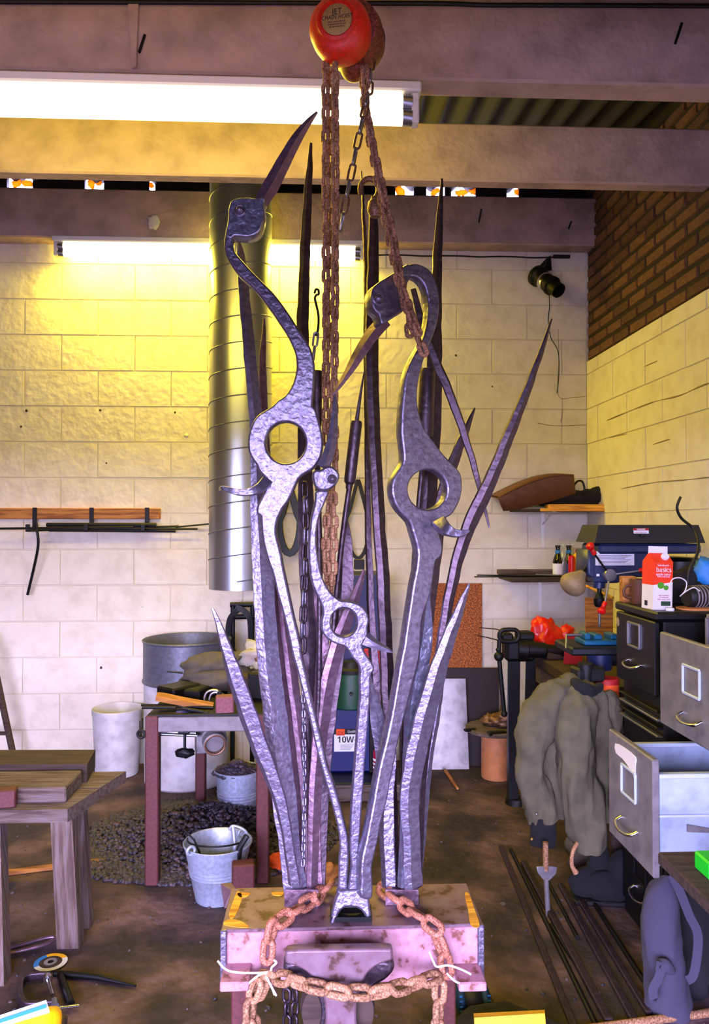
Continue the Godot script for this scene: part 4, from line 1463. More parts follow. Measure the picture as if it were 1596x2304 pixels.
	slab(st, P(752, 1691, 4.358), P(806, 1652, 4.358) + Vector3(0, 0, 0.0025), 0.0006)
	var lab := part(t, "label", st, M.label_white)
	st = nst()
	slab(st, P(752, 1652, 4.357), P(806, 1640, 4.357) + Vector3(0, 0, 0.0025), 0.0006)
	part(lab, "band", st, M.ink)
	st = nst()
	slab(st, P(757, 1655, 4.355), P(776, 1640, 4.355) + Vector3(0, 0, 0.002), 0.0006)
	part(lab, "logo", st, M.orange_cloth)
	words(lab, "10W-", 0.034, Transform3D(Basis(), P(781, 1664, 4.354)), M.ink, true)
	words(lab, "OX", 0.02, Transform3D(Basis(), P(766, 1650, 4.352)), M.label_red, true)
	words(lab, "Quality", 0.012, Transform3D(Basis(), P(793, 1646, 4.353)), M.label_white)
	for i in 4:
		st = nst()
		slab(st, P(766, 1677 + i * 3, 4.3545), P(798 - i * 3, 1675.8 + i * 3, 4.3545) + Vector3(0, 0, 0.001), 0.0002)
		part(lab, "print_line", st, M.cabinet_grey)
	var gc := P(792, 1596, 4.39)
	gc.y = c1.y + 0.01
	t = thing("green_drum", "small green keg with a black lid standing on the blue oil can", "keg", gc)
	var gh := P(792, 1512, 4.39).y - gc.y
	plathe(t, "body", M.bucket_green, [[0.0, 0.0], [0.098, 0.0], [0.105, 0.008], [0.106, gh - 0.03], [0.1, gh - 0.015], [0.1, gh], [0.0, gh]], up_at(gc), 32)
	plathe(t, "lid", M.black_rubber, [[0.0, gh], [0.09, gh], [0.092, gh + 0.02], [0.06, gh + 0.03], [0.05, gh + 0.06], [0.0, gh + 0.062]], up_at(gc), 28)
	ptube(t, "tap", M.black_rubber, [gc + Vector3(-0.01, gh * 0.5, 0.09), gc + Vector3(-0.01, gh * 0.5, 0.14)], 0.009, 8)
	var mb := P(852, 1700, 4.28)
	mb.y = 0.1
	t = thing("magenta_bottle", "magenta plastic bottle with pale bands beside the blue oil can", "bottle", mb)
	plathe(t, "body", M.magenta, [[0.0, 0.0], [0.028, 0.0], [0.03, 0.01], [0.03, 0.14], [0.014, 0.17], [0.012, 0.19], [0.0, 0.19]], up_at(mb), 20)
	for i in 3:
		plathe(t, "band", M.label_white, [[0.0305, 0.05 + i * 0.022], [0.031, 0.052 + i * 0.022], [0.031, 0.06 + i * 0.022], [0.0305, 0.062 + i * 0.022]], up_at(mb), 20)

	# sheets leaning on the wall right of the sculpture
	leaning("chipboard_sheet", "orange-brown chipboard sheet leaning highest on the back wall right of the sculpture", "board", [930, 1085, 1313, 1700], 4.88, 4.84, 0.012, M.osb)
	leaning("dark_board", "dark brown board leaning in front of the chipboard sheet on the back wall", "board", [900, 1123, 1503, 1712], 4.835, 4.77, 0.012, M.brown_board)
	leaning("alloy_sheet", "bright bare metal sheet leaning in front of the dark brown board", "sheet", [938, 1056, 1527, 1722, 935, 1048], 4.785, 4.71, 0.004, M.sheet_alloy)
	st = nst()
	tube(st, smooth_line([P(962, 1694, 4.5), P(958, 1716, 4.48), PY(968, 1716, 0.006), PY(985, 1718, 0.006), PY(1000, 1720, 0.006), PY(975, 1724, 0.006), PY(950, 1722, 0.006)], 4), 0.0035, 6)
	solo("wire_scrap", st, M.iron, "scrap of bent wire at the foot of the bright metal sheet", "wire")
	st = nst()
	tube(st, [PY(1003, 1735, 0.012), PY(1030, 1774, 0.012)], [0.012, 0.008], 6)
	solo("wood_splinter", st, M.pine, "pale splinter of wood on the floor by the bright metal sheet", "stick")

	# cable along the head of the wall, lamp on its bracket
	st = nst()
	var line := []
	for i in 12:
		line.append(P(835 + i * 40.5, 573 + i * 0.6 + (1.5 if i % 3 == 0 else 0.0), 4.885))
	tube(st, smooth_line(line, 3), 0.005, 6)
	slab(st, P(1244, 582, 4.888), P(1282, 575, 4.888) + Vector3(0, 0, 0.018), 0.003)
	solo("wall_cable", st, M.black_rubber, "dark cable clipped along the back wall under the farthest beam", "cable")
	t = thing("spotlight", "unlit dark metal spotlight on a bracket high on the back wall near the corner", "spotlight", P(1232, 600, 4.88))
	st = nst()
	hexa(st, [P(1206, 606, 4.9), P(1242, 606, 4.9), P(1242, 608, 4.84), P(1222, 612, 4.84), P(1232, 578, 4.9), P(1240, 574, 4.9), P(1240, 578, 4.86), P(1234, 582, 4.86)])
	part(t, "bracket", st, M.iron)
	var s_ax := P(1258, 654, 4.6) - P(1206, 618, 4.78)
	var sx := up_at(P(1206, 618, 4.78), s_ax)
	var sl := s_ax.length()
	plathe(t, "can", M.iron, [[0.0, -0.005], [0.05, -0.004], [0.064, 0.01], [0.064, 0.04], [0.052, 0.055], [0.05, sl * 0.65], [0.058, sl * 0.66], [0.058, sl * 0.72], [0.045, sl * 0.74], [0.045, sl], [0.038, sl], [0.036, sl * 0.8], [0.0, sl * 0.79]], sx, 28)
	plathe(t, "collar", M.chrome, [[0.0515, sl * 0.36], [0.054, sl * 0.38], [0.054, sl * 0.5], [0.0515, sl * 0.52]], sx, 28)
	ptube(t, "flex", M.black_rubber, smooth_line([P(1236, 662, 4.84), P(1237, 690, 4.88), P(1234, 722, 4.893), P(1240, 760, 4.893), P(1256, 790, 4.893), P(1258, 840, 4.893), P(1254, 885, 4.893)], 4), 0.0028, 5)

	# upper shelf with the leather apron
	var e0 := P(1218, 1146, 4.6)
	var e1 := P(1397, 1134, 4.6)
	t = thing("wall_shelf", "bright yellow plank shelf in the corner of the back wall on white brackets", "shelf", Vector3((e0.x + e1.x) / 2, e0.y, -4.75))
	st = nst()
	slab(st, Vector3(P(1160, 1146, 4.75).x, e0.y - 0.012, -4.9), Vector3(e1.x - 0.01, e0.y + 0.004, -4.62), 0.003)
	part(t, "plank", st, M.dark_wood)
	st = nst()
	slab(st, Vector3(e0.x + 0.05, e0.y + 0.004, -4.7), Vector3(e1.x, e0.y + 0.03, -4.6), 0.003)
	part(t, "plank", st, M.yellow_pine)
	st = nst()
	slab(st, Vector3(e0.x, e0.y - 0.012, -4.62), Vector3(e1.x, e0.y + 0.005, -4.595), 0.002)
	part(t, "edge_strip", st, M.yellow_pine)
	for q in [1222, 1378]:
		var p := P(q, 1160, 4.89)
		st = nst()
		slab(st, Vector3(p.x - 0.012, p.y - (0.2 if q < 1300 else 0.09), -4.899), Vector3(p.x + 0.012, e0.y - 0.012, -4.893), 0.001)
		slab(st, Vector3(p.x - 0.012, e0.y - 0.018, -4.893), Vector3(p.x + 0.012, e0.y - 0.012, -4.65), 0.001)
		hexa(st, [Vector3(p.x - 0.003, p.y - 0.06, -4.893), Vector3(p.x + 0.003, p.y - 0.06, -4.893), Vector3(p.x + 0.003, p.y - 0.05, -4.893), Vector3(p.x - 0.003, p.y - 0.05, -4.893), Vector3(p.x - 0.003, e0.y - 0.018, -4.71), Vector3(p.x + 0.003, e0.y - 0.018, -4.71), Vector3(p.x + 0.003, e0.y - 0.018, -4.7), Vector3(p.x - 0.003, e0.y - 0.018, -4.7)])
		part(t, "bracket", st, M.lamp_white)
	# a curved leather piece lying over rolled cloth
	st = nst(1)
	var rings := []
	for i in 17:
		var u := i / 16.0
		var ring := []
		var pe := P(lerpf(1122, 1292, u), 1122 - 51 * sin(u * 1.75), 4.64)
		for s in [[0.0, 0.0], [0.0, 0.012], [-0.22, 0.03], [-0.22, 0.018]]:
			ring.append(pe + Vector3(0, s[1], s[0]))
		rings.append(ring)
	# front face hangs down like a skirt
	skin(st, rings)
	st.set_smooth_group(2)
	var front := []
	var back := []
	for i in 17:
		var u := i / 16.0
		var top := P(lerpf(1122, 1292, u), 1122 - 51 * sin(u * 1.75), 4.635)
		var low := P(lerpf(1134, 1296, u), 1150 - 52 * pow(u, 1.3) + 12 * u, 4.63)
		front.append([top, low])
		back.append([top - Vector3(0, 0, 0.012), low - Vector3(0, 0, 0.012)])
	for i in 16:
		fan(st, [front[i][0], front[i + 1][0], front[i + 1][1], front[i][1]], Vector3.BACK)
		fan(st, [back[i][0], back[i + 1][0], back[i + 1][1], back[i][1]], Vector3.FORWARD)
		fan(st, [front[i][1], front[i + 1][1], back[i + 1][1], back[i][1]], Vector3.DOWN)
	fan(st, [front[0][0], front[0][1], back[0][1], back[0][0]], Vector3.LEFT)
	fan(st, [front[16][0], front[16][1], back[16][1], back[16][0]], Vector3.RIGHT)
	solo("leather_apron", st, M.leather, "stiff curved brown leather apron lying on the corner shelf", "apron")
	t = thing("black_bag", "soft black bag with a loop handle lying under the brown leather apron", "bag", P(1290, 1132, 4.72))
	st = nst()
	blob(st, P(1265, 1122, 4.74), Vector3(0.2, 0.055, 0.08), 0.2, 1.2, Basis(), 14, 22, -0.85)
	blob(st, P(1335, 1118, 4.72), Vector3(0.09, 0.055, 0.07), 0.3, 1.5, Basis(), 12, 18, -0.85)
	part(t, "body", st, M.dark_cloth)
	ptube(t, "handle", M.black_rubber, smooth_line([P(1292, 1092, 4.7), P(1300, 1083, 4.7), P(1310, 1083, 4.7), P(1315, 1094, 4.7), P(1316, 1106, 4.7)], 4), 0.007, 7)

	# lower shelf with bottles
	var f0 := P(1152, 1300, 4.55)
	var f1 := P(1345, 1290, 4.55)
	t = thing("bottle_shelf", "dark lower wall shelf carrying the beer bottles behind the drill press", "shelf", Vector3((f0.x + f1.x) / 2, f0.y, -4.72))
	st = nst()
	slab(st, Vector3(f0.x, f0.y - 0.028, -4.9), Vector3(f1.x + 0.15, f0.y, -4.56), 0.004)
	part(t, "plank", st, M.dark_wood)
	st = nst()
	slab(st, Vector3(f0.x - 0.01, f0.y, -4.9), Vector3(f1.x, f0.y + 0.03, -4.86), 0.004)
	part(t, "batten", st, M.old_wood)
	for q in [1216, 1330]:
		var p := P(q, 1330, 4.89)
		st = nst()
		slab(st, Vector3(p.x - 0.01, f0.y - 0.24, -4.899), Vector3(p.x + 0.01, f0.y - 0.028, -4.893), 0.001)
		slab(st, Vector3(p.x - 0.01, f0.y - 0.034, -4.893), Vector3(p.x + 0.01, f0.y - 0.028, -4.6), 0.001)
		part(t, "bracket", st, M.lamp_white)
	var tops := [[1256, 1228, true, "brown beer bottle with a blue neck band, leftmost on the lower wall shelf"], [1267.5, 1219, false, "tall clear bottle between the two brown beer bottles"], [1280.5, 1228, true, "brown beer bottle with a blue body label, second from the left of the brown pair"], [1288.5, 1219, false, "clear bottle behind the yellow bottle on the lower shelf"]]
	for i in 4:
		var q: Array = tops[i]
		var base := P(q[0], 1296, 4.63 + (0.07 if i == 3 else 0.0))
		base.y = f0.y
		var hh := P(q[0], q[1], -base.z).y - base.y
		t = thing("beer_bottle", q[3], "bottle", base, "bottles on the lower wall shelf")
		plathe(t, "glass", M.brown_glass if q[2] else M.clear_glass, [[0.0, 0.0], [0.029, 0.0], [0.031, 0.006], [0.031, hh * 0.5], [0.026, hh * 0.6], [0.014, hh * 0.74], [0.0125, hh * 0.93], [0.0145, hh * 0.94], [0.0145, hh], [0.0, hh]], up_at(base), 22)
		if q[2]:
			plathe(t, "neck_label", M.sky_blue, [[0.0165, hh * 0.76], [0.0168, hh * 0.765], [0.0155, hh * 0.86], [0.015, hh * 0.865]], up_at(base), 22)
			plathe(t, "body_label", M.label_white if i == 0 else M.can_blue, [[0.0313, hh * 0.08], [0.0317, hh * 0.09], [0.0317, hh * 0.42], [0.0313, hh * 0.43]], up_at(base), 22)
			plathe(t, "cap", M.black_paint, [[0.0152, hh * 0.95], [0.0165, hh * 0.96], [0.0155, hh + 0.003], [0.0, hh + 0.004]], up_at(base), 16)
	var yb := P(1300, 1296, 4.6)
	yb.y = f0.y
	t = thing("yellow_bottle", "small yellow and red squeeze bottle beside the drill press on the lower shelf", "bottle", yb)
	plathe(t, "body", M.bright_yellow, [[0.0, 0.03], [0.024, 0.035], [0.026, 0.05], [0.026, 0.13], [0.014, 0.145], [0.0, 0.146]], up_at(yb), 20)
	plathe(t, "base", M.clear_glass, [[0.0, 0.0], [0.023, 0.0], [0.025, 0.03], [0.0, 0.03]], up_at(yb), 20)
	plathe(t, "cap", M.red_plastic, [[0.0125, 0.145], [0.0125, 0.165], [0.0, 0.166]], up_at(yb), 16)
	var rb2 := yb + Vector3(-0.045, 0, 0.03)
	st = nst()
	lathe(st, [[0.0, 0.0], [0.018, 0.0], [0.02, 0.06], [0.02, 0.12], [0.01, 0.13], [0.0, 0.13]], up_at(rb2), 18)
	solo("red_tube", st, M.red_plastic, "small red tube standing in front of the yellow squeeze bottle", "tube")
	var rodlab := ["long thin dark rod overhanging the left end of the lower shelf", "second thin dark rod overhanging the lower shelf, slightly below the first", "pale rod lying along the front of the lower shelf"]
	var rods := [[1074, 1294, 1300, 1291, 0.0045], [1068, 1298, 1240, 1294.5, 0.004], [1206, 1293, 1292, 1297, 0.006]]
	for i in 3:
		st = nst()
		var q: Array = rods[i]
		var z := 4.58 + i * 0.012
		var ra2 := P(q[0], q[1], z)
		var rb3 := P(q[2], q[3], z)
		rb3.y = f0.y + q[4]
		tube(st, [ra2, rb3], q[4], 7)
		solo("thin_rod", st, M.iron if i < 2 else M.steel, rodlab[i], "rod", Vector3.ZERO, "rods on the lower wall shelf")

	# old cable drum with scraps of iron on it
	var sc := Vector3(P(1117, 1690, 4.56).x, 0, -4.56)
	t = thing("cable_spool", "orange drum with a wide round grey top standing below the leg vice", "spool", sc)
	plathe(t, "drum", M.spool_orange, [[0.0, 0.0], [0.086, 0.0], [0.088, 0.006], [0.088, 0.272], [0.0, 0.272]], up_at(sc), 32)
	plathe(t, "flange", M.old_wood, [[0.0, 0.272], [0.176, 0.272], [0.18, 0.276], [0.18, 0.292], [0.176, 0.296], [0.0, 0.296]], up_at(sc), 40)
	var iron_labels := ["rusty dark lump of scrap iron on the round drum top", "flat dark iron offcut at the front right of the drum top", "small dark iron offcut at the left rim of the drum top"]
	st = nst()
	for i in 7:
		blob(st, sc + Vector3(rng.randf_range(-0.03, 0.07), 0.325 + 0.015 * (i % 3), rng.randf_range(-0.05, 0.05)), Vector3(0.05, 0.03, 0.04), 0.5, 2.0, Basis.from_euler(Vector3(0, i, 0)), 8, 12)
	solo("iron_scrap", st, M.rust_steel, iron_labels[0], "scrap iron")
	st = nst()
	box(st, P(1118, 1648, 4.42) + Vector3(0, -0.004, 0), Vector3(0.11, 0.022, 0.045), Basis.from_euler(Vector3(0, 0.2, 0)), 0.006)
	solo("iron_offcut", st, M.iron, iron_labels[1], "scrap iron")
	st = nst()
	box(st, P(1058, 1641, 4.5) + Vector3(0, -0.003, 0), Vector3(0.07, 0.014, 0.03), Basis.from_euler(Vector3(0, 0.3, 0)), 0.005)
	solo("iron_offcut", st, M.iron, iron_labels[2], "scrap iron")


# ---------------------------------------------------------------- the left side

func lumps(parent: Node3D, called: String, m: Array, spots: Callable, n: int, r0: float, r1: float, sd: int) -> void:   # coal, too many to count
	rng.seed = sd
	for k in m.size():
		var st := nst(-1)
		blob(st, Vector3(0.31 * k, 0.2, 0.1), Vector3.ONE, 0.45, 3.0, Basis(), 4, 7)
		var raw := st
		raw.generate_normals()
		var mesh := raw.commit()
		var mm := MultiMesh.new()
		mm.transform_format = MultiMesh.TRANSFORM_3D
		mm.mesh = mesh
		mm.instance_count = n
		for i in n:
			var p: Vector3 = spots.call(i)
			var s := rng.randf_range(r0, r1)
			var b := Basis.from_euler(Vector3(rng.randf() * TAU, rng.randf() * TAU, rng.randf() * TAU)).scaled(Vector3(s, s * 0.8, s))
			var off := b * Vector3(0.31 * k, 0.2, 0.1)
			mm.set_instance_transform(i, Transform3D(b, p - off))
		var o := MultiMeshInstance3D.new()
		o.multimesh = mm
		o.material_override = m[k]
		o.name = called
		o.position = -origin_of(parent)
		o.set_meta("kind", "stuff")
		parent.add_child(o, true)

func bucket(label: String, c: Vector3, r0: float, r1: float, h: float, m: Material, ribs := true) -> Node3D:
	var t := thing("bucket", label, "bucket", c)
	var prof := [[0.0, 0.004], [r0 - 0.004, 0.004], [r0 - 0.004, 0.0], [r0, 0.0], [r0 + 0.002, 0.012]]
	if ribs:
		for q in [0.46, 0.52, 0.58]:
			var rr := lerpf(r0, r1, q)
			prof.append_array([[rr - 0.001, h * (q - 0.02)], [rr + 0.0035, h * q], [rr, h * (q + 0.02)]])
	prof.append_array([[r1, h - 0.006], [r1 + 0.004, h - 0.006], [r1 + 0.005, h - 0.001], [r1 + 0.002, h + 0.002], [r1 - 0.003, h - 0.002]])
	prof.append_array([[lerpf(r0, r1, 0.1) - 0.004, h * 0.1], [0.0, h * 0.09]])
	var st := nst()
	lathe(st, prof, up_at(c), 40)
	part(t, "shell", st, m)
	return t

func left_things() -> void:
	# trestle bench of old timber
	var f := 2.72
	var y := P(60, 1822, f).y
	var t := thing("timber_trestle", "low heavy wooden trestle bench on the left with splayed legs", "bench", Vector3(P(60, 1900, f).x, 0, -2.8))
	var st := nst()
	var ex := P(152, 1840, f).x
	hexa(st, [Vector3(-1.7, y - 0.045, -f), Vector3(ex, y - 0.045, -f), Vector3(ex + 0.05, y - 0.045, -f - 0.2), Vector3(-1.7, y - 0.045, -f - 0.2), Vector3(-1.7, y, -f), Vector3(ex, y, -f), Vector3(ex + 0.05, y, -f - 0.2), Vector3(-1.7, y, -f - 0.2)])
	part(t, "top_plank", st, M.old_wood)
	st = nst()
	hexa(st, [Vector3(-1.7, y - 0.04, -f - 0.21), Vector3(ex + 0.05, y - 0.04, -f - 0.21), Vector3(ex + 0.1, y - 0.04, -f - 0.4), Vector3(-1.7, y - 0.04, -f - 0.4), Vector3(-1.7, y, -f - 0.21), Vector3(ex + 0.05, y, -f - 0.21), Vector3(ex + 0.1, y, -f - 0.4), Vector3(-1.7, y, -f - 0.4)])
	part(t, "top_plank", st, M.old_wood)
	for q in [[113, 162, 1845, 128, 180, 2136, 2.73, 0.06], [163, 186, 1842, 178, 212, 2090, 2.87, 0.05], [-40, 0, 1845, -36, 16, 2220, 2.5, 0.06]]:
		st = nst()
		var zt: float = q[6] - (0.0 if q[0] > -10 else -0.15)
		var tl := P(q[0], q[2], f + 0.03 if q[7] > 0.055 else f + 0.25)
		var tr := P(q[1], q[2], f + 0.03 if q[7] > 0.055 else f + 0.25)
		var bl := PY(q[3], q[5], 0.0)
		var br := bl + Vector3(tr.x - tl.x + 0.003, 0, 0)
		tl.y = y - 0.045
		tr.y = tl.y
		var dz := Vector3(0, 0, -q[7])
		hexa(st, [bl, br, br + dz, bl + dz, tl, tr, tr + dz, tl + dz])
		part(t, "leg", st, M.old_wood_upright)
	# timber on the trestle
	st = nst()
	var tb := P(170, 1805, f + 0.09)
	slab(st, Vector3(-1.75, y, -f - 0.25), Vector3(P(150, 1790, f + 0.07).x, y + 0.055, -f - 0.06), 0.005)
	solo("timber_baulk", st, M.old_wood, "thick sawn timber lying along the wooden trestle bench", "timber")
	st = nst()
	hexa(st, [Vector3(-1.45, y, -f - 0.27), Vector3(P(196, 1762, f + 0.27).x, y, -f - 0.27), Vector3(P(216, 1735, f + 0.47).x, y, -f - 0.46), Vector3(-1.45, y, -f - 0.46), Vector3(-1.45, y + 0.075, -f - 0.27), Vector3(P(196, 1762, f + 0.27).x, y + 0.07, -f - 0.27), Vector3(P(216, 1735, f + 0.47).x, y + 0.07, -f - 0.46), Vector3(-1.45, y + 0.075, -f - 0.46)])
	solo("board_offcut", st, M.dark_wood, "dark flat board lying at the back of the wooden trestle bench", "board")
	st = nst()
	box(st, P(-2, 1795, f - 0.0) + Vector3(0, -0.01, -0.03), Vector3(0.09, 0.06, 0.05), Basis.from_euler(Vector3(0, 0.2, 0)))
	solo("timber_block", st, M.red_oxide, "reddish wooden block on the front edge of the trestle at the left margin", "block")
	st = nst()
	box(st, P(72, 1820, f + 0.03) + Vector3(0, 0.004, 0), Vector3(0.022, 0.006, 0.008), Basis.from_euler(Vector3(0, 0.5, 0)), 0.002)
	solo("chalk_stub", st, M.label_white, "small white stub of chalk on the front of the trestle bench", "chalk")
	# batten on the floor behind, plank at the margin
	st = nst()
	var q0 := PY(-60, 1978, 0.0)
	var q1 := PY(266, 1937, 0.0)
	box(st, (q0 + q1) / 2 + Vector3(0, 0.009, 0), Vector3(q0.distance_to(q1), 0.018, 0.03), Basis(Vector3.UP, -atan2(q1.z - q0.z, q1.x - q0.x)))
	solo("floor_batten", st, M.pine, "thin pale batten lying on the floor behind the trestle legs", "batten")
	st = nst()
	hexa(st, [PY(-60, 2020, 0.16), PY(5, 2020, 0.16), PY(40, 1985, 0.16), PY(-60, 1985, 0.16), PY(-60, 2020, 0.185), PY(5, 2020, 0.185), PY(40, 1985, 0.185), PY(-60, 1985, 0.185)])
	hexa(st, [PY(-40, 2010, 0.0), PY(-10, 2010, 0.0), PY(-10, 2000, 0.0), PY(-40, 2000, 0.0), PY(-40, 2010, 0.16), PY(-10, 2010, 0.16), PY(-10, 2000, 0.16), PY(-40, 2000, 0.16)])
	solo("step_stool", st, M.old_wood, "corner of a low wooden step under the trestle at the left margin", "stool")
	# dark post at the far left
	st = nst()
	tube(st, [Vector3(P(40, 1712, 4.7).x, 0, -4.7), P(-12, 1500, 4.7), P(-30, 1430, 4.7)], 0.02, 8)
	tube(st, [P(-30, 1650, 4.7), P(22, 1650, 4.7)], 0.012, 8)
	slab(st, Vector3(P(22, 1712, 4.7).x, 0.0, -4.76), Vector3(P(48, 1712, 4.7).x, 0.012, -4.64), 0.002)
	solo("tripod_stand", st, M.dark_wood, "slanting leg of a dark stand against the wall at the left margin", "stand")

	# white bucket and drum
	var c := Vector3(P(264, 1660, 4.73).x, 0, -4.73)
	var hb := P(264, 1592, 4.73).y
	t = thing("white_bucket", "tall plain white plastic bucket against the back wall", "bucket", c)
	plathe(t, "shell", M.white_plastic, [[0.0, 0.004], [0.12, 0.0], [0.126, 0.004], [0.143, hb - 0.03], [0.147, hb - 0.03], [0.147, hb - 0.003], [0.144, hb], [0.141, hb - 0.004], [0.124, 0.02], [0.0, 0.018]], up_at(c), 48)
	var hw := nst()
	var hl := []
	for i in 9:
		var a := PI * i / 8
		hl.append(c + Vector3(0.152, hb - 0.06 - 0.11 * sin(a), 0.05 - cos(a) * 0.03))
	tube(hw, smooth_line(hl, 3), 0.003, 6)
	part(t, "handle", hw, M.iron)
	c = Vector3(P(421, 1600, 4.6).x, 0, -4.6)
	var dh := P(421, 1437, 4.6).y
	var seam := P(421, 1547, 4.4).y
	t = thing("white_barrel", "wide white plastic barrel standing behind the red workbench", "barrel", c)
	plathe(t, "shell", M.white_plastic, [[0.0, 0.0], [0.232, 0.0], [0.24, 0.01], [0.243, 0.25], [0.246, 0.26], [0.243, 0.27], [0.246, seam - 0.002], [0.0, seam - 0.002]], up_at(c), 48)
	t = thing("steel_drum", "open grey steel drum set on top of the white barrel", "drum", c + Vector3(0, seam, 0))
	plathe(t, "shell", M.drum_grey, [[0.0, seam + 0.004], [0.25, seam], [0.256, seam + 0.004], [0.256, seam + 0.014], [0.25, seam + 0.02], [0.25, dh - 0.012], [0.256, dh - 0.008], [0.257, dh], [0.252, dh + 0.003], [0.247, dh - 0.006], [0.246, seam + 0.02], [0.0, seam + 0.02]], up_at(c), 56)

	# black frame stand behind the bench
	t = thing("black_stand", "black tubular frame with hanging straps behind the grey steel drum", "stand", Vector3(P(566, 1700, 4.72).x, 0, -4.72))
	for q in [524, 568, 632]:
		ptube(t, "upright", M.black_iron, [Vector3(P(q, 1360, 4.74).x, 0, -4.74), P(q, 1360, 4.74)], 0.014, 8)
	for q in [[1361, 4.74], [1388, 4.74]]:
		ptube(t, "crossbar", M.black_iron, [P(518, q[0], q[1]), P(640, q[0] - 2, q[1])], 0.016, 8)
	for q in [[[536, 1372], [518, 1392], [514, 1430], [526, 1470]], [[530, 1366], [553, 1378], [564, 1410], [564, 1560]], [[620, 1366], [608, 1376], [600, 1390], [618, 1402]]]:
		var pts := []
		for p in q:
			pts.append(P(p[0], p[1], 4.7))
		var fine := smooth_line(pts, 6)
		var w := []
		var th := []
		for p in fine:
			w.append(0.017)
			th.append(0.003)
		st = nst()
		blade(st, fine, w, th, Vector3(0.4, 0, 1), FLAT)
		part(t, "strap", st, M.black_rubber)

	# red-brown workbench
	var zf := 3.26
	var zb := 4.05
	var ty := P(460, 1606, zf).y
	var xl := P(327, 1610, zf).x
	var xr := P(606, 1610, zf).x
	t = thing("steel_workbench", "red-brown steel workbench behind the left reeds, cluttered with tools", "workbench", Vector3((xl + xr) / 2, 0, -(zf + zb) / 2))
	st = nst()
	slab(st, Vector3(xl + 0.01, ty - 0.012, -zb), Vector3(xr, ty, -zf), 0.003)
	part(t, "top", st, M.iron)
	for z in [zf, zb - 0.06]:
		st = nst()
		slab(st, Vector3(xl + 0.01, ty - 0.075, -z - 0.06), Vector3(xr, ty - 0.012, -z), 0.004)
		part(t, "rail", st, M.red_oxide if z > 4 else M.cabinet_grey)
	for x in [xl, xr - 0.06]:
		st = nst()
		slab(st, Vector3(x + 0.004, ty - 0.07, -zb), Vector3(x + 0.056, ty - 0.012, -zf - 0.06), 0.004)
		part(t, "side_rail", st, M.red_oxide)
	for q in [[327, 357, zf, 1], [577, 606, zf, 1], [440, 462, zb - 0.05, 0], [592, 612, zb - 0.05, 0]]:
		var a := P(q[0], 1620, q[2])
		var b := P(q[1], 1620, q[2])
		st = nst()
		slab(st, Vector3(a.x, 0.0, -q[2] - 0.055), Vector3(b.x, ty - 0.006, -q[2] + 0.004), 0.005)
		part(t, "leg", st, M.red_oxide)
	# things under its top
	t = thing("electric_motor", "grey electric motor with an open round end hanging under the red workbench", "motor", P(480, 1672, zf + 0.2))
	var mp := P(484, 1676, zf + 0.12)
	var hang := ty - 0.012
	plathe(t, "body", M.cabinet_grey, [[0.0, -0.2], [0.055, -0.19], [0.06, -0.06], [0.058, -0.05], [0.052, -0.045], [0.05, 0.0], [0.044, 0.003], [0.042, -0.02], [0.0, -0.02]], up_at(mp, Vector3(0.25, -0.15, 1)), 28)
	plathe(t, "bore", M.rust_steel, [[0.0435, -0.012], [0.047, 0.004], [0.0435, 0.006], [0.0395, 0.004], [0.039, -0.018]], up_at(mp, Vector3(0.25, -0.15, 1)), 28)
	pbox(t, "terminal_box", M.cabinet_grey, P(455, 1668, zf + 0.2), Vector3(0.06, 0.08, 0.1), Basis.from_euler(Vector3(0, 0.2, 0)))
	pbox(t, "mount", M.iron, Vector3(mp.x, (hang + mp.y) / 2 + 0.02, mp.z - 0.1), Vector3(0.07, hang - mp.y - 0.06, 0.06))
	var rail_lab := ["upper steel rod held under the front of the red workbench", "middle steel rod held under the front of the red workbench", "lowest steel rod held under the front of the red workbench"]
	for i in 3:
		st = nst()
		var yy := [1638, 1646, 1652]
		tube(st, [P(352, yy[i], zf + 0.075 + i * 0.016), P(438 + i * 3, yy[i] + 3, zf + 0.09 + i * 0.016)], 0.0062, 8)
		solo("clamped_rod", st, M.steel, rail_lab[i], "rod", Vector3.ZERO, "rods under the red workbench")
	t = thing("hand_clamp", "small black clamp with a T handle hanging under the red workbench", "clamp", P(416, 1670, zf + 0.1))
	ptube(t, "screw", M.iron, [P(416, 1642, zf + 0.07), P(416, 1690, zf + 0.07)], 0.006, 8)
	pbox(t, "jaw", M.iron, P(416, 1644, zf + 0.07), Vector3(0.05, 0.016, 0.05))
	st = nst()
	blob(st, P(416, 1694, zf + 0.07), Vector3(0.038, 0.02, 0.02), 0.25, 1.5)
	part(t, "handle", st, M.iron)
	st = nst()
	hoop(st, Transform3D(Basis(), P(318, 1652, zf + 0.05)), 0.015, 0.006, 20, 8)
	tube(st, [P(326, 1652, zf + 0.05), P(336, 1652, zf + 0.05)], 0.006, 8)
	solo("ring_hook", st, M.iron, "black iron ring hook on the left leg of the red workbench", "hook")

	# tools on the bench
	t = thing("rasp", "flat rasp with a long pale wooden handle on the red workbench", "rasp", P(440, 1580, zf + 0.1))
	st = nst()
	var hz := zf + 0.08
	px_blade(st, [352, 1567, 18, 370, 1570, 22, 420, 1580, 20, 480, 1589, 14], hz, hz + 0.02, 0.012, Vector3(0, 1, 0.3).normalized(), FLAT)
	part(t, "handle", st, M.pine)
	st = nst()
	tube(st, [P(318, 1586, hz), P(480, 1592, hz)], 0.006, 8)
	part(t, "blade", st, M.iron)
	st = nst()
	box(st, P(506, 1585, zf + 0.04), Vector3(0.075, 0.075, 0.06), Basis.from_euler(Vector3(0, 0.15, 0)), 0.006)
	solo("pink_brick", st, M.brick_pink, "pinkish firebrick standing on the front of the red workbench", "brick")
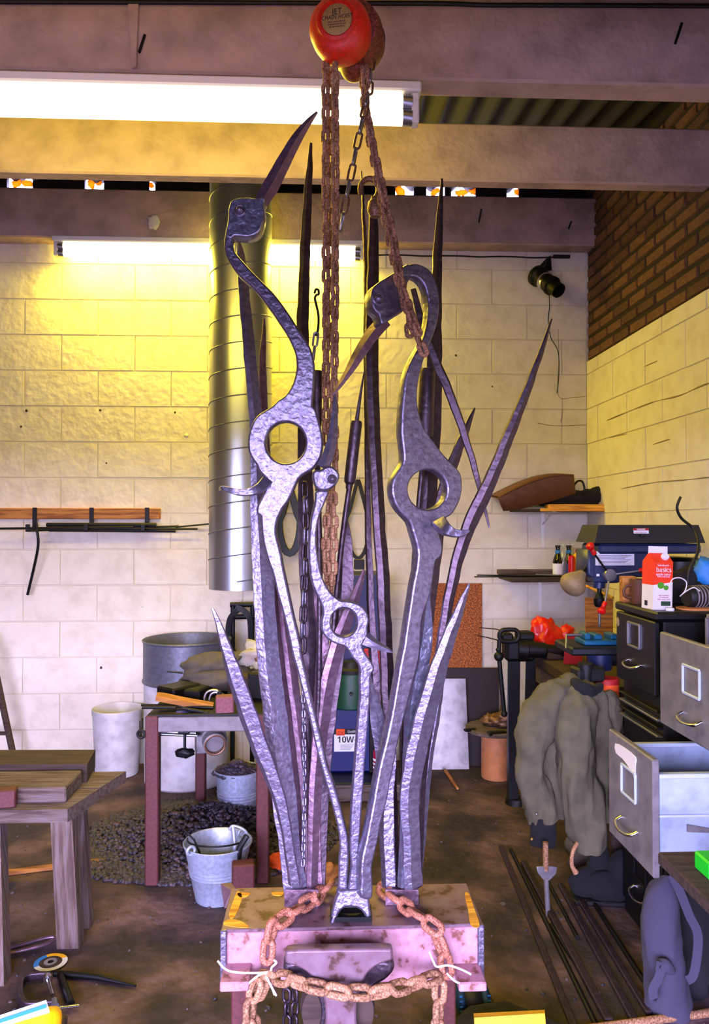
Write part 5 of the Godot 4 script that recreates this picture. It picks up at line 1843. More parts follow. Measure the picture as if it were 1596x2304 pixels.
	var clutter := [[402, 1556, 0.16, 0.06, 0.12, M.iron, "dark flat tool tray at the back left of the workbench"], [440, 1574, 0.13, 0.05, 0.1, M.black_iron, "black iron block beside the rasp on the workbench"], [545, 1578, 0.1, 0.1, 0.1, M.dark_wood, "dark box right of the pink firebrick on the workbench"], [588, 1580, 0.08, 0.12, 0.12, M.black_iron, "black iron block at the right end of the workbench"]]
	for q in clutter:
		st = nst()
		var p := P(q[0], q[1], zf + 0.3)
		p.y = ty + q[3] / 2
		box(st, p, Vector3(q[2], q[3], q[4]), Basis.from_euler(Vector3(0, q[0] * 0.01, 0)), 0.008)
		solo("tool_block", st, q[5], q[6], "block")
	t = thing("canvas_bag", "worn grey canvas bag slumped at the back of the red workbench", "bag", P(470, 1540, zf + 0.5))
	st = nst()
	var bp := P(478, 1524, zf + 0.48)
	bp.y = ty + 0.12
	blob(st, bp, Vector3(0.14, 0.055, 0.1), 0.25, 1.2, Basis.from_euler(Vector3(0, 0, 0.18)), 14, 22)
	blob(st, bp + Vector3(0.03, -0.06, 0.03), Vector3(0.16, 0.06, 0.11), 0.25, 1.6, Basis(), 14, 22, -0.9)
	part(t, "body", st, M.canvas)
	st = nst()
	tube(st, [bp + Vector3(-0.13, -0.03, 0.06), bp + Vector3(-0.2, -0.02, 0.08)], [0.006, 0.003], 6)
	part(t, "cord", st, M.black_rubber)
	st = nst()
	blob(st, bp + Vector3(0.21, 0.03, -0.03), Vector3(0.09, 0.065, 0.09), 0.35, 1.6, Basis(), 14, 20, -0.9)
	solo("plastic_bag", st, M.clear_film, "crumpled clear plastic bag of rusty bolts behind the left reeds", "bag")
	st = nst()
	for i in 6:
		blob(st, bp + Vector3(0.2 + rng.randf_range(-0.04, 0.04), 0.02 + i * 0.004, rng.randf_range(-0.05, 0.05)), Vector3(0.025, 0.02, 0.025), 0.4, 2.0, Basis(), 6, 9)
	solo("rusty_bolts", st, M.rust, "handful of rusty bolts inside the clear plastic bag", "bolts")
	st = nst()
	blob(st, bp + Vector3(0.27, -0.075, 0.04), Vector3(0.1, 0.05, 0.1), 0.4, 1.6, Basis(), 12, 20, -0.8)
	solo("dark_rag", st, M.red_oxide, "dark red rag under the plastic bag on the workbench", "rag")
	t = thing("pliers", "steel pliers with curved pale handles lying on the workbench", "pliers", P(470, 1560, zf + 0.2))
	for q in [[[462, 1588], [460, 1570], [468, 1556], [486, 1553], [496, 1560]], [[470, 1582], [474, 1564], [484, 1558], [500, 1562], [508, 1570]]]:
		var pts := []
		for p in q:
			pts.append(P(p[0], p[1], zf + 0.16))
		ptube(t, "arm", M.steel, smooth_line(pts, 4), 0.006, 7)
	ptube(t, "pivot", M.iron, [P(494, 1558, zf + 0.17), P(494, 1562, zf + 0.14)], 0.012, 8)
	for q in [[418, 1598, 470, 1606], [410, 1594, 458, 1604], [320, 1592, 396, 1595]]:
		st = nst()
		tube(st, [P(q[0], q[1], zf + 0.03), P(q[2], q[3] - 3, zf + 0.02)], 0.0065, 7)
		solo("punch", st, M.iron, "dark steel punch lying across the front edge of the workbench %s" % ("near its left corner" if q[0] < 350 else "under the rasp, upper one" if q[0] < 415 else "under the rasp, lower one"), "punch", Vector3.ZERO, "punches on the workbench edge")
	st = nst()
	box(st, P(416, 1601, zf + 0.05), Vector3(0.07, 0.012, 0.04), Basis(), 0.003)
	solo("blue_tin", st, M.can_blue, "flat blue tin lid under the punches on the workbench", "tin")

	# buckets and coal
	c = PY(536, 1845, 0.0)
	t = bucket("galvanised bucket heaped with coal behind the right leg of the workbench", c, 0.086, 0.117, P(536, 1738, 3.9).y, M.zinc)
	var ch := P(536, 1738, 3.9).y
	var c_a := c
	lumps(t, "coal", [M.coal, M.coal_brown], func(_i): 
		var a := rng.randf() * TAU
		var rr := sqrt(rng.randf()) * 0.1
		return c_a + Vector3(cos(a) * rr - 0.01, ch - 0.012 + (0.1 - rr) * 0.55 * rng.randf_range(0.7, 1.0), sin(a) * rr), 110, 0.01, 0.02, 3)
	c = PY(490, 2018, 0.0)
	var lh := P(497, 1892, -c.z).y
	t = bucket("galvanised bucket of fire tools in front of the coal heap", c, 0.088, 0.133, lh, M.zinc)
	for s in [-1, 1]:
		var ear := c + Vector3(s * 0.09, lh + 0.004, 0.1 if s < 0 else -0.06)
		st = nst()
		hoop(st, Transform3D(Basis.from_euler(Vector3(0, 0.6, 0)), ear), 0.016, 0.006, 18, 8)
		part(t, "handle_ear", st, M.zinc)
	var bail := []
	for i in 13:
		var a := PI * i / 12
		bail.append(c + Vector3(0, lh + 0.012, 0) + Vector3(-cos(a) * 0.12, sin(a) * 0.012, sin(a) * 0.115))
	ptube(t, "bail", M.iron, smooth_line(bail, 3), 0.0035, 7)
	st = nst()
	tube(st, [P(386, 1838, 3.22), P(437, 1890, 3.14), c + Vector3(-0.03, 0.08, 0.0)], [0.004, 0.004, 0.006], 7)
	solo("poker", st, M.iron, "thin poker leaning out of the front bucket to the upper left", "poker")
	st = nst()
	tube(st, [P(524, 1860, 3.12), P(529, 1900, 3.1), c + Vector3(0.05, 0.06, 0.0)], 0.008, 8)
	tube(st, smooth_line([P(516, 1868, 3.12), P(524, 1858, 3.12), P(545, 1864, 3.12), P(556, 1874, 3.12)], 4), 0.0055, 7)
	solo("fire_hook", st, M.zinc, "pale hooked fire tool standing in the front bucket", "fire tool")
	st = nst()
	tube(st, [P(556, 1880, 3.07), P(540, 1906, 3.06), c + Vector3(0.075, 0.09, 0.05)], 0.012, 8)
	solo("file_handle", st, M.black_rubber, "black tool handle leaning in the front bucket right of the fire hook", "tool")
	st = nst()
	box(st, PY(546, 2078, 0.0) + Vector3(0, 0.11, -0.02), Vector3(0.085, 0.22, 0.06), Basis.from_euler(Vector3(0, 0.12, 0)), 0.006)
	solo("dark_block", st, M.red_oxide, "dark reddish steel block standing on the floor beside the front bucket", "block")

	# the heap of coal on the floor
	var heap := thing("coal_heap", "spreading heap of coal on the floor under the red workbench", "coal", PY(430, 1900, 0.0))
	heap.set_meta("kind", "stuff")
	lumps(heap, "coal", [M.coal, M.coal_brown, M.coal], func(_i):
		var u := rng.randf()
		var w := rng.randf()
		var a := rng.randf() * TAU
		var p := PY(470, 1880, 0.0) + Vector3(cos(a) * 0.62 * sqrt(u), 0, sin(a) * 0.52 * sqrt(u))
		var hgt := 0.16 * pow(maxf(0.0, 1.0 - sqrt(u) * 1.05), 1.2)
		if w < 0.35:
			p = PY(400, 1925, 0.0) + Vector3(cos(a) * 0.5 * sqrt(u), 0, sin(a) * 0.28 * sqrt(u))
			hgt = 0.02 * (1.0 - u)
		return p + Vector3(0, hgt * rng.randf_range(0.5, 1.0) + 0.004, 0), 4200, 0.005, 0.014, 5)
	st = nst()
	box(st, PY(317, 1880, 0.02), Vector3(0.055, 0.012, 0.02), Basis.from_euler(Vector3(0, 0.5, 0.3)), 0.002)
	solo("white_chip", st, M.label_white, "white chip lying on the coal left of the workbench leg", "chip")
	st = nst()
	blob(st, PY(622, 1940, 0.03), Vector3(0.035, 0.03, 0.045), 0.4, 1.5, Basis.from_euler(Vector3(0, 0.6, 0.4)), 10, 14)
	solo("orange_rag", st, M.orange_cloth, "crumpled orange rag on the floor between workbench leg and reeds", "rag")
	st = nst()
	blob(st, PY(735, 1962, 0.045), Vector3(0.045, 0.04, 0.04), 0.35, 1.5, Basis(), 9, 13)
	solo("wood_chunk", st, M.pine, "pale chunk of wood on the floor behind the left sheaf of reeds", "wood")
	st = nst()
	box(st, PY(725, 1985, 0.014), Vector3(0.2, 0.028, 0.09), Basis.from_euler(Vector3(0, 0.35, 0)), 0.004)
	solo("wood_offcut", st, M.old_wood, "flat wooden offcut on the floor behind the steel block", "wood")


# ---------------------------------------------------------------- the right side

func cabinet_drawer(t: Node3D, x: float, z0: float, z1: float, y0: float, y1: float, m: Material, frame_y: float, handle_y: float, trim: Material) -> MeshInstance3D:   # a front in the plane x, z0 nearer the camera
	var st := nst()
	slab(st, Vector3(x, y0, z1), Vector3(x + 0.02, y1, z0), 0.004)
	var d := part(t, "drawer_front", st, m)
	var zc := (z0 + z1) / 2
	var hw := 0.052
	var hh := 0.042
	for q in [[hw, 0.0, 0.004, hh], [-hw, 0.0, 0.004, hh], [0.0, hh, hw, 0.004], [0.0, -hh, hw, 0.004]]:
		st = nst()
		box(st, Vector3(x - 0.003, frame_y + q[1], zc + q[0]), Vector3(0.007, q[3] * 2, q[2] * 2), Basis(), 0.0015)
		part(d, "label_frame", st, trim)
	st = nst()
	tube(st, smooth_line([Vector3(x, handle_y + 0.012, zc - 0.06), Vector3(x - 0.022, handle_y, zc - 0.052), Vector3(x - 0.03, handle_y - 0.006, zc), Vector3(x - 0.022, handle_y, zc + 0.052), Vector3(x, handle_y + 0.012, zc + 0.06)], 4), 0.005, 8)
	part(d, "handle", st, M.chrome)
	return d

func right_things() -> void:
	var st := nst()
	# --- workbench against the right wall
	var by := 0.78
	var t := thing("wall_bench", "heavy dark timber bench along the right wall under the drill press", "bench", Vector3(1.35, 0, -3.75))
	var bl := 1.17
	for i in 3:
		st = nst()
		var x0 := bl + i * 0.227
		slab(st, Vector3(x0, by - 0.055, -4.42), Vector3(x0 + 0.222, by, -3.09), 0.005)
		part(t, "plank", st, M.dark_wood)
	st = nst()
	slab(st, Vector3(bl + 0.02, by - 0.16, -4.4), Vector3(bl + 0.06, by - 0.055, -3.15), 0.004)
	part(t, "apron_board", st, M.old_wood)
	for z in [-4.36, -3.2]:
		for x in [bl + 0.07, 1.64]:
			st = nst()
			slab(st, Vector3(x - 0.04, 0.0, z - 0.04), Vector3(x + 0.04, by - 0.055, z + 0.04), 0.005)
			part(t, "leg", st, M.dark_wood)
	st = nst()
	box(st, Vector3(1.27, by + 0.022, -4.08), Vector3(0.17, 0.042, 0.1), Basis.from_euler(Vector3(0, 0.1, 0)), 0.006)
	solo("timber_packing", st, M.dark_wood, "rough dark timber packing on the bench right of the leg vice", "timber")

	# --- leg vice
	var vz := 4.1
	var vx := P(1160, 1480, vz).x
	t = thing("leg_vice", "black blacksmith's leg vice at the left end of the timber bench", "vice", Vector3(vx, 0, -vz))
	st = nst()
	hexa(st, [Vector3(P(1146, 1640, vz).x, 0.0, -vz), Vector3(P(1166, 1640, vz).x, 0.0, -vz), Vector3(P(1166, 1640, vz).x, 0.0, -vz - 0.06), Vector3(P(1146, 1640, vz).x, 0.0, -vz - 0.06), P(1143, 1450, vz), P(1172, 1450, vz), P(1172, 1450, vz + 0.06), P(1143, 1450, vz + 0.06)])
	part(t, "rear_leg", st, M.black_iron)
	st = nst()
	hexa(st, [P(1180, 1640, vz), P(1206, 1640, vz), P(1206, 1640, vz + 0.05), P(1180, 1640, vz + 0.05), P(1184, 1455, vz), P(1206, 1455, vz), P(1206, 1455, vz + 0.05), P(1184, 1455, vz + 0.05)])
	slab(st, Vector3(P(1180, 1640, vz).x, 0.0, -vz - 0.05), Vector3(P(1206, 1640, vz).x, P(1190, 1640, vz).y, -vz), 0.006)
	part(t, "front_leg", st, M.black_iron)
	st = nst()
	slab(st, P(1136, 1488, vz) + Vector3(0, 0, -0.08), P(1204, 1436, vz) + Vector3(0, 0, 0.03), 0.018)
	part(t, "body", st, M.black_iron)
	st = nst()
	slab(st, P(1166, 1440, vz) + Vector3(0, 0, -0.08), P(1202, 1422, vz) + Vector3(0, 0, 0.02), 0.01)
	slab(st, P(1128, 1442, vz) + Vector3(0, 0, -0.08), P(1154, 1424, vz) + Vector3(0, 0, 0.02), 0.01)
	part(t, "jaw", st, M.black_iron)
	st = nst()
	hoop(st, Transform3D(Basis(), P(1146, 1430, vz - 0.03)), 0.032, 0.012, 20, 8, 0.02)
	part(t, "spring_loop", st, M.black_iron)
	plathe(t, "screw_box", M.black_iron, [[0.0, 0.0], [0.05, 0.0], [0.05, 0.05], [0.044, 0.055], [0.04, 0.14], [0.032, 0.15], [0.028, 0.22], [0.034, 0.225], [0.032, 0.25], [0.018, 0.256], [0.0, 0.256]], up_at(P(1166, 1461, vz - 0.03), Vector3(1, -0.02, 0.1)), 24)
	st = nst()
	tube(st, [P(1124, 1440, vz - 0.03), P(1123, 1474, vz - 0.03), P(1135, 1606, vz - 0.03)], 0.012, 10)
	var hnd := part(t, "handle_bar", st, M.black_iron)
	for q in [[1123, 1477, 0.026], [1122, 1462, 0.014], [1135, 1606, 0.018]]:
		st = nst()
		blob(st, P(q[0], q[1], vz - 0.03), Vector3.ONE * q[2], 0.0, 1.0)
		part(hnd, "ball_end", st, M.black_iron)
	plathe(t, "foot", M.black_iron, [[0.0, 0.0], [0.06, 0.0], [0.055, 0.03], [0.0, 0.04]], up_at(Vector3(P(1165, 1640, vz).x, 0, -vz - 0.03)), 20)
	st = nst()
	tube(st, smooth_line([P(1120, 1440, vz - 0.02), P(1095, 1434, 4.3), P(1075, 1430, 4.5)], 4), 0.003, 6)
	tube(st, smooth_line([P(1140, 1424, vz), P(1118, 1416, 4.3), P(1098, 1414, 4.5), P(1080, 1412, 4.7)], 4), 0.003, 6)
	solo("wire_pair", st, M.iron, "two thin wires trailing left from the leg vice to the wall", "wire")

	# --- red carrier bag and packet
	t = thing("red_bag", "translucent red plastic carrier bag on the bench beside the leg vice", "bag", P(1240, 1500, 4.25))
	st = nst()
	blob(st, P(1229, 1438, 4.27), Vector3(0.085, 0.115, 0.07), 0.28, 1.6, Basis.from_euler(Vector3(0, 0, 0.3)), 18, 26)
	blob(st, P(1258, 1472, 4.26), Vector3(0.1, 0.1, 0.07), 0.35, 2.0, Basis(), 18, 26, -0.9)
	blob(st, P(1272, 1430, 4.26), Vector3(0.04, 0.06, 0.03), 0.3, 2.0, Basis.from_euler(Vector3(0, 0, -0.5)), 12, 18)
	part(t, "film", st, M.bag_red)
	st = nst()
	var k4 := [P(1268, 1452, 3.9), P(1310, 1450, 3.9), P(1310, 1450, 3.96), P(1268, 1452, 3.96)]
	for i in 4:
		k4[i].y = by + 0.001
	hexa(st, k4 + [ P(1274, 1428, 3.9), P(1314, 1426, 3.9), P(1314, 1426, 3.96), P(1274, 1428, 3.96)])
	solo("red_packet", st, M.label_red, "red and yellow packet behind the drill press vice", "packet")
	t = thing("red_tin", "round red tin with white lettering under the drill table beside the black cabinet", "tin", P(1370, 1510, 3.3))
	var rt := P(1366, 1530, 3.152)
	rt.y = by
	plathe(t, "body", M.orange_cloth, [[0.0, 0.0], [0.047, 0.0], [0.048, 0.006], [0.048, 0.06], [0.0, 0.06]], up_at(rt), 28)
	plathe(t, "lid", M.label_red, [[0.0, 0.06], [0.05, 0.06], [0.05, 0.078], [0.046, 0.082], [0.0, 0.082]], up_at(rt), 28)

	# --- drill press
	var dz := 3.3
	var px := P(1352, 1300, dz).x
	var colx := P(1470, 1300, dz).x
	var y_top := P(1440, 1181, dz).y
	t = thing("drill_press", "dark blue bench drill press with red knobs in front of the right wall", "drill press", Vector3(colx, by, -dz))
	st = nst()
	# belt cover: two tapered trays
	var b0 := P(1302, 1228, dz + 0.12)
	var b1 := P(1586, 1228, dz - 0.12)
	var yr := P(1440, 1222, dz - 0.12).y
	hexa(st, [Vector3(b0.x - 0.012, yr, -dz + 0.12), Vector3(b1.x + 0.004, yr, -dz + 0.12), Vector3(b1.x + 0.004, yr, -dz - 0.12), Vector3(b0.x - 0.012, yr, -dz - 0.12), Vector3(b0.x + 0.012, y_top, -dz + 0.1), Vector3(b1.x - 0.015, y_top, -dz + 0.1), Vector3(b1.x - 0.015, y_top, -dz - 0.1), Vector3(b0.x + 0.012, y_top, -dz - 0.1)])
	var cover := part(t, "belt_cover", st, M.press_dark)
	st = nst()
	slab(st, Vector3(b0.x + 0.01, yr - 0.045, -dz - 0.11), Vector3(b1.x - 0.006, yr - 0.004, -dz + 0.11), 0.012)
	part(t, "pulley_tray", st, M.press_blue)
	pbox(cover, "knob", M.black_rubber, P(1446, 1205, dz - 0.115), Vector3(0.014, 0.014, 0.014), Basis(), 0.005)
	var tilt := Basis.from_euler(Vector3(-0.2, 0, 0))
	var lab := pbox(cover, "warning_label", M.label_white, P(1443, 1195, dz - 0.118), Vector3(0.064, 0.021, 0.003), tilt, 0.0006)
	pbox(lab, "band", M.label_red, P(1443, 1191, dz - 0.12), Vector3(0.064, 0.009, 0.003), tilt, 0.0006)
	words(lab, "DANGER", 0.0065, Transform3D(tilt, P(1443, 1191, dz - 0.1225)), M.label_white, true)
	words(lab, "keep hands clear", 0.0045, Transform3D(tilt, P(1443, 1198.5, dz - 0.121)), M.label_red)
	# head casting
	st = nst()
	var hp := V([1309, 1236, 1309, 1290, 1340, 1309, 1375, 1309, 1400, 1296, 1446, 1296, 1446, 1236])
	plate(st, [hp], P(1380, 1270, dz), Vector3.BACK, 0.16, 0.008)
	part(t, "head", st, M.press_blue)
	st = nst()
	slab(st, P(1330, 1309, dz - 0.05) + Vector3(0, 0, -0.05), P(1392, 1242, dz - 0.085), 0.004)
	part(t, "front_panel", st, M.press_blue)
	lab = pbox(t, "safety_label", M.label_white, P(1384, 1256, dz - 0.09), Vector3(0.165, 0.06, 0.003), Basis(), 0.0006)
	words(lab, "SAFETY WARNINGS", 0.0085, Transform3D(Basis(), P(1384, 1244.5, dz - 0.0925)), M.ink, true)
	for i in 7:
		pbox(lab, "print_line", M.ink, P(1383 - (i % 3) * 3, 1250 + i * 3.2, dz - 0.0918), Vector3(0.14 - (i % 3) * 0.012, 0.0018, 0.0008), Basis(), 0.0002)
	pbox(t, "depth_mark", M.label_white, P(1346, 1294, dz - 0.088), Vector3(0.012, 0.01, 0.003), Basis(), 0.001)
	# motor behind
	var mo := P(1532, 1330, dz)
	plathe(t, "motor", M.black_paint, [[0.0, 0.0], [0.07, 0.0], [0.085, 0.02], [0.085, 0.16], [0.07, 0.175], [0.0, 0.176]], up_at(Vector3(mo.x, yr - 0.24, -dz)), 32)
	# column and base, chuck, bit
	plathe(t, "column", M.iron, [[0.0, by + 0.02], [0.035, by + 0.02], [0.035, yr - 0.04], [0.0, yr - 0.04]], up_at(Vector3(colx, 0, -dz)), 24)
	st = nst()
	slab(st, Vector3(px - 0.12, by, -dz - 0.12), Vector3(colx + 0.1, by + 0.03, -dz + 0.09), 0.01)
	part(t, "base", st, M.press_dark)
	var q0 := P(1349, 1309, dz)
	var k := dz / FOCAL
	plathe(t, "quill", M.press_blue, [[0.0, -14 * k], [13 * k, -14 * k], [13 * k, 0.0], [0.0, 0.0]], up_at(q0), 20)
	plathe(t, "chuck", M.iron, [[0.0, -58 * k], [9 * k, -57 * k], [13 * k, -50 * k], [13 * k, -38 * k], [10 * k, -37 * k], [8 * k, -28 * k], [5 * k, -24 * k], [5 * k, -14 * k], [0.0, -14 * k]], up_at(q0), 20)
	st = nst()
	tube(st, [q0 + Vector3(0, -58 * k, 0), q0 + Vector3(0, -100 * k, 0), q0 + Vector3(0, -106 * k, 0)], [3.2 * k, 3.2 * k, 0.6 * k], 8)
	for s in 2:
		var hx := []
		for i in 25:
			var a := PI * s + i * 0.7
			hx.append(q0 + Vector3(cos(a) * 3 * k, (-62 - i * 1.6) * k, sin(a) * 3 * k))
		tube(st, hx, 0.9 * k, 5)
	part(t, "drill_bit", st, M.steel)
	# feed handle with three spokes
	var hub := P(1373, 1294, dz - 0.14)
	plathe(t, "feed_hub", M.steel, [[0.0, -0.05], [0.014, -0.05], [0.014, -0.012], [13 * k, -0.01], [13.5 * k, -0.006], [13.5 * k, 0.006], [12.5 * k, 0.01], [0.0, 0.01]], up_at(hub, Vector3.BACK), 36)
	for q in [[1338, 1246, 1328, 1228, 0], [1362, 1356, 1357, 1368, 1], [1440, 1284, 1452, 1282, 2]]:
		var e := P(q[0], q[1], dz - 0.16)
		st = nst()
		tube(st, [hub + Vector3(0, 0, -0.004), e], 0.0045, 8)
		var sp := part(t, "feed_spoke", st, M.iron if q[4] == 0 else M.steel)
		var tipk := P(q[2], q[3], dz - 0.165)
		var ax := (tipk - e).normalized()
		plathe(sp, "knob", M.red_plastic, [[0.0, -0.004], [0.009, -0.003], [0.0105, 0.012], [0.0085, 0.02], [0.012, 0.026], [0.0175, 0.034], [0.017, 0.044], [0.01, 0.05], [0.0, 0.051]], up_at(e, ax), 20)
	# table
	st = nst()
	var ta := P(1268, 1448, dz)
	slab(st, Vector3(ta.x, ta.y - 0.035, -dz - 0.13), Vector3(colx - 0.02, ta.y, -dz + 0.11), 0.008)
	part(t, "table", st, M.press_dark)
	plathe(t, "table_boss", M.press_blue, [[0.0, -0.11], [0.05, -0.11], [0.055, -0.035], [0.0, -0.035]], up_at(Vector3(P(1350, 1450, dz).x, ta.y, -dz)), 20)
	ptube(t, "table_arm", M.press_dark, [Vector3(P(1350, 1450, dz).x, ta.y - 0.06, -dz), Vector3(colx, ta.y - 0.07, -dz)], 0.035, 12)
	# lamp on the press: a beige shade
	var sa := P(1283, 1323, dz - 0.1)
	var sb := P(1312, 1288, dz - 0.08)
	var sh := thing("press_lamp", "beige conical lamp shade hanging left of the drill press head", "lamp", sa)
	var sx := up_at(sa, sb - sa)
	var sl := sa.distance_to(sb)
	plathe(sh, "shade", M.beige, [[0.0, -0.018], [0.03, -0.016], [0.047, -0.004], [0.055, 0.012], [0.056, 0.024], [0.046, 0.045], [0.026, sl * 0.8], [0.016, sl], [0.0, sl]], sx, 28)
	ptube(sh, "arm", M.iron, smooth_line([P(1310, 1290, dz - 0.08), P(1318, 1280, dz - 0.06), P(1322, 1270, dz - 0.05)], 3), 0.007, 8)
	ptube(sh, "switch", M.red_plastic, [P(1308, 1292, dz - 0.085), P(1313, 1287, dz - 0.085)], 0.009, 8)
	# machine vise
	t = thing("machine_vise", "teal blue drill vise on the round drill table below the bit", "vise", P(1345, 1448, dz - 0.02))
	st = nst()
	slab(st, Vector3(P(1303, 1440, dz).x, ta.y + 0.002, -dz - 0.06), Vector3(P(1385, 1440, dz).x, ta.y + 0.022, -dz + 0.07), 0.006)
	part(t, "base", st, M.vise_blue)
	for q in [[1309, 1322, 0.05], [1330, 1347, 0.045], [1366, 1384, 0.045]]:
		st = nst()
		slab(st, Vector3(P(q[0], 1440, dz).x, ta.y + 0.022, -dz - 0.04), Vector3(P(q[1], 1440, dz).x, ta.y + q[2], -dz + 0.05), 0.006)
		part(t, "jaw", st, M.vise_blue)
	st = nst()
	tube(st, [P(1276, 1429, dz - 0.02), P(1310, 1428, dz - 0.02)], 0.0055, 8)
	part(t, "screw", st, M.steel)
	ptube(t, "crank", M.steel, [P(1275, 1428, dz - 0.02), P(1274.5, 1459, dz - 0.06)], 0.0045, 8)

	# angled yellow-edged board and boards behind the press
	leaning("ply_panel", "tan plywood panel standing behind the drill press table", "board", [1320, 1378, 1345, 1440, 1318, 1380], 4.0, 3.95, 0.012, M.pine)
	st = nst()
	tube(st, [P(1304, 1312, 3.6), P(1380, 1345, 3.4)], 0.007, 6)
	solo("yellow_rule", st, M.yellow_pine, "yellow wooden rule slanting behind the drill chuck", "rule")

	# --- black filing cabinet
	var cx := P(1475, 1377, 2.62).x
	var cz0 := -2.62
	var cz1 := -2.98
	var cy := P(1475, 1377, 2.62).y
	t = thing("black_cabinet", "black four-drawer filing cabinet below the drill press with its drawers facing left", "filing cabinet", Vector3(cx + 0.3, 0, -2.8))
	st = nst()
	slab(st, Vector3(cx + 0.03, 0.0, cz1), Vector3(cx + 0.56, cy - 0.03, cz0), 0.006)
	part(t, "case", st, M.black_paint)
	st = nst()
	slab(st, Vector3(cx + 0.0, cy - 0.03, cz1 - 0.008), Vector3(cx + 0.57, cy, cz0 + 0.008), 0.008)
	part(t, "top", st, M.black_paint)
	var dh := 0.262
	cabinet_drawer(t, cx - 0.0, cz0 - 0.008, cz1 + 0.008, cy - 0.03 - dh, cy - 0.036, M.black_paint, cy - 0.105, cy - 0.215, M.steel)
	cabinet_drawer(t, cx + 0.02, cz0 - 0.008, cz1 + 0.008, 0.06, 0.06 + dh, M.black_paint, 0.06 + dh * 0.68, 0.06 + dh * 0.3, M.iron)
	cabinet_drawer(t, cx + 0.02, cz0 - 0.008, cz1 + 0.008, 0.09 + dh, 0.09 + dh * 2, M.black_paint, 0.09 + dh * 1.7, 0.09 + dh * 1.3, M.iron)
	for i in 4:
		st = nst()
		slab(st, Vector3(cx + 0.008, cy - 0.35 - i * 0.028, cz1 + 0.01), Vector3(cx + 0.03, cy - 0.342 - i * 0.028, cz0 - 0.01), 0.002)
		part(t, "runner", st, M.steel if i % 2 else M.iron)
	st = nst()
	blob(st, Vector3(cx - 0.002, cy - 0.075, cz1 + 0.03), Vector3(0.004, 0.016, 0.01), 0.4, 2.0, Basis(), 8, 10)
	part(t, "sticker_remnant", st, M.beige)

	# --- grey filing cabinet, its two upper drawers pulled out
	var gx1 := P(1485, 1500, 2.5).x
	var gz0 := -2.08
	var gz1 := -2.5
	t = thing("grey_cabinet", "grey filing cabinet at the right margin with two drawers pulled far out", "filing cabinet", Vector3(1.4, 0, -2.3))
	st = nst()
	slab(st, Vector3(1.26, 0.0, gz1), Vector3(1.7, 1.2, gz1 + 0.015), 0.003)
	slab(st, Vector3(1.26, 0.0, gz0 - 0.015), Vector3(1.7, 1.2, gz0), 0.003)
	slab(st, Vector3(1.26, 1.185, gz1), Vector3(1.7, 1.2, gz0), 0.003)
	slab(st, Vector3(1.685, 0.0, gz1), Vector3(1.7, 1.2, gz0), 0.003)
	slab(st, Vector3(1.26, 0.0, gz1), Vector3(1.7, 0.52, gz0), 0.003)
	part(t, "case", st, M.cabinet_grey)
	for q in [[gx1, P(1485, 1421, 2.5).y, P(1485, 1626, 2.5).y, gz1, gz0 + 0.02, true], [P(1370, 1700, 2.45).x, P(1370, 1639, 2.45).y, P(1370, 1871, 2.45).y, -2.45, -2.12, false]]:
		var x: float = q[0]
		var y1: float = q[1]
		var y0: float = q[2]
		var za: float = q[3]
		var zb: float = q[4]
		var d := cabinet_drawer(t, x, zb, za, y0, y1, M.cabinet_grey, y1 - 0.118, y0 + (0.062 if q[5] else 0.075), M.drawer_lip)
		for z in [za + 0.012, zb - 0.022]:
			st = nst()
			slab(st, Vector3(x + 0.02, y0 + 0.03, z), Vector3(1.3, y1 - 0.055, z + 0.01), 0.002)
			part(d, "drawer_side", st, M.drawer_side)
			st = nst()
			slab(st, Vector3(x + 0.02, y1 - 0.055, z - 0.006), Vector3(1.3, y1 - 0.042, z + 0.016), 0.002)
			part(d, "drawer_lip", st, M.drawer_lip)
		st = nst()
		slab(st, Vector3(x + 0.02, y0 + 0.03, za + 0.02), Vector3(1.3, y0 + 0.04, zb - 0.02), 0.001)
		part(d, "drawer_floor", st, M.black_paint)
		if not q[5]:
			st = nst()
			slab(st, Vector3(x + 0.02, y0 + 0.165, zb - 0.012), Vector3(1.3, y0 + 0.172, zb - 0.006), 0.001)
			slab(st, Vector3(x + 0.02, y0 + 0.06, zb - 0.012), Vector3(1.3, y0 + 0.066, zb - 0.006), 0.001)
			part(d, "pressed_rib", st, M.drawer_lip)
			st = nst()
			hexa(st, [Vector3(x + 0.1, y0 + 0.125, zb - 0.012), Vector3(x + 0.19, y0 + 0.12, zb - 0.012), Vector3(x + 0.19, y0 + 0.12, zb - 0.005), Vector3(x + 0.1, y0 + 0.125, zb - 0.005), Vector3(x + 0.1, y0 + 0.145, zb - 0.012), Vector3(x + 0.19, y0 + 0.128, zb - 0.012), Vector3(x + 0.19, y0 + 0.128, zb - 0.005), Vector3(x + 0.1, y0 + 0.145, zb - 0.005)])
			part(d, "runner_catch", st, M.cabinet_grey)
			# torn paper label
			st = nst()
			var paper := smooth_loop(PackedVector2Array([Vector2(-0.105, 0.018), Vector2(-0.1, -0.01), Vector2(-0.05, -0.012), Vector2(-0.01, -0.02), Vector2(0.03, -0.035), Vector2(0.045, -0.048), Vector2(0.05, 0.0), Vector2(0.052, 0.022), Vector2(-0.03, 0.026)]), 2)
			var zc := (za + zb) / 2
			plate2(st, [paper], Transform3D(Basis(Vector3(0, 0, 1), Vector3.UP, Vector3(-1, 0, 0)), Vector3(x - 0.001, y1 - 0.048, zc)), 0.002, 0.0004)
			part(d, "torn_label", st, M.carton_white)

	# --- things on top of the black cabinet
	var jc := Vector3(P(1478, 1358, 2.72).x, cy, -2.72)
	carton(jc)
	st = nst()
	var cap := P(1508, 1361, 2.66)
	cap.y = cy
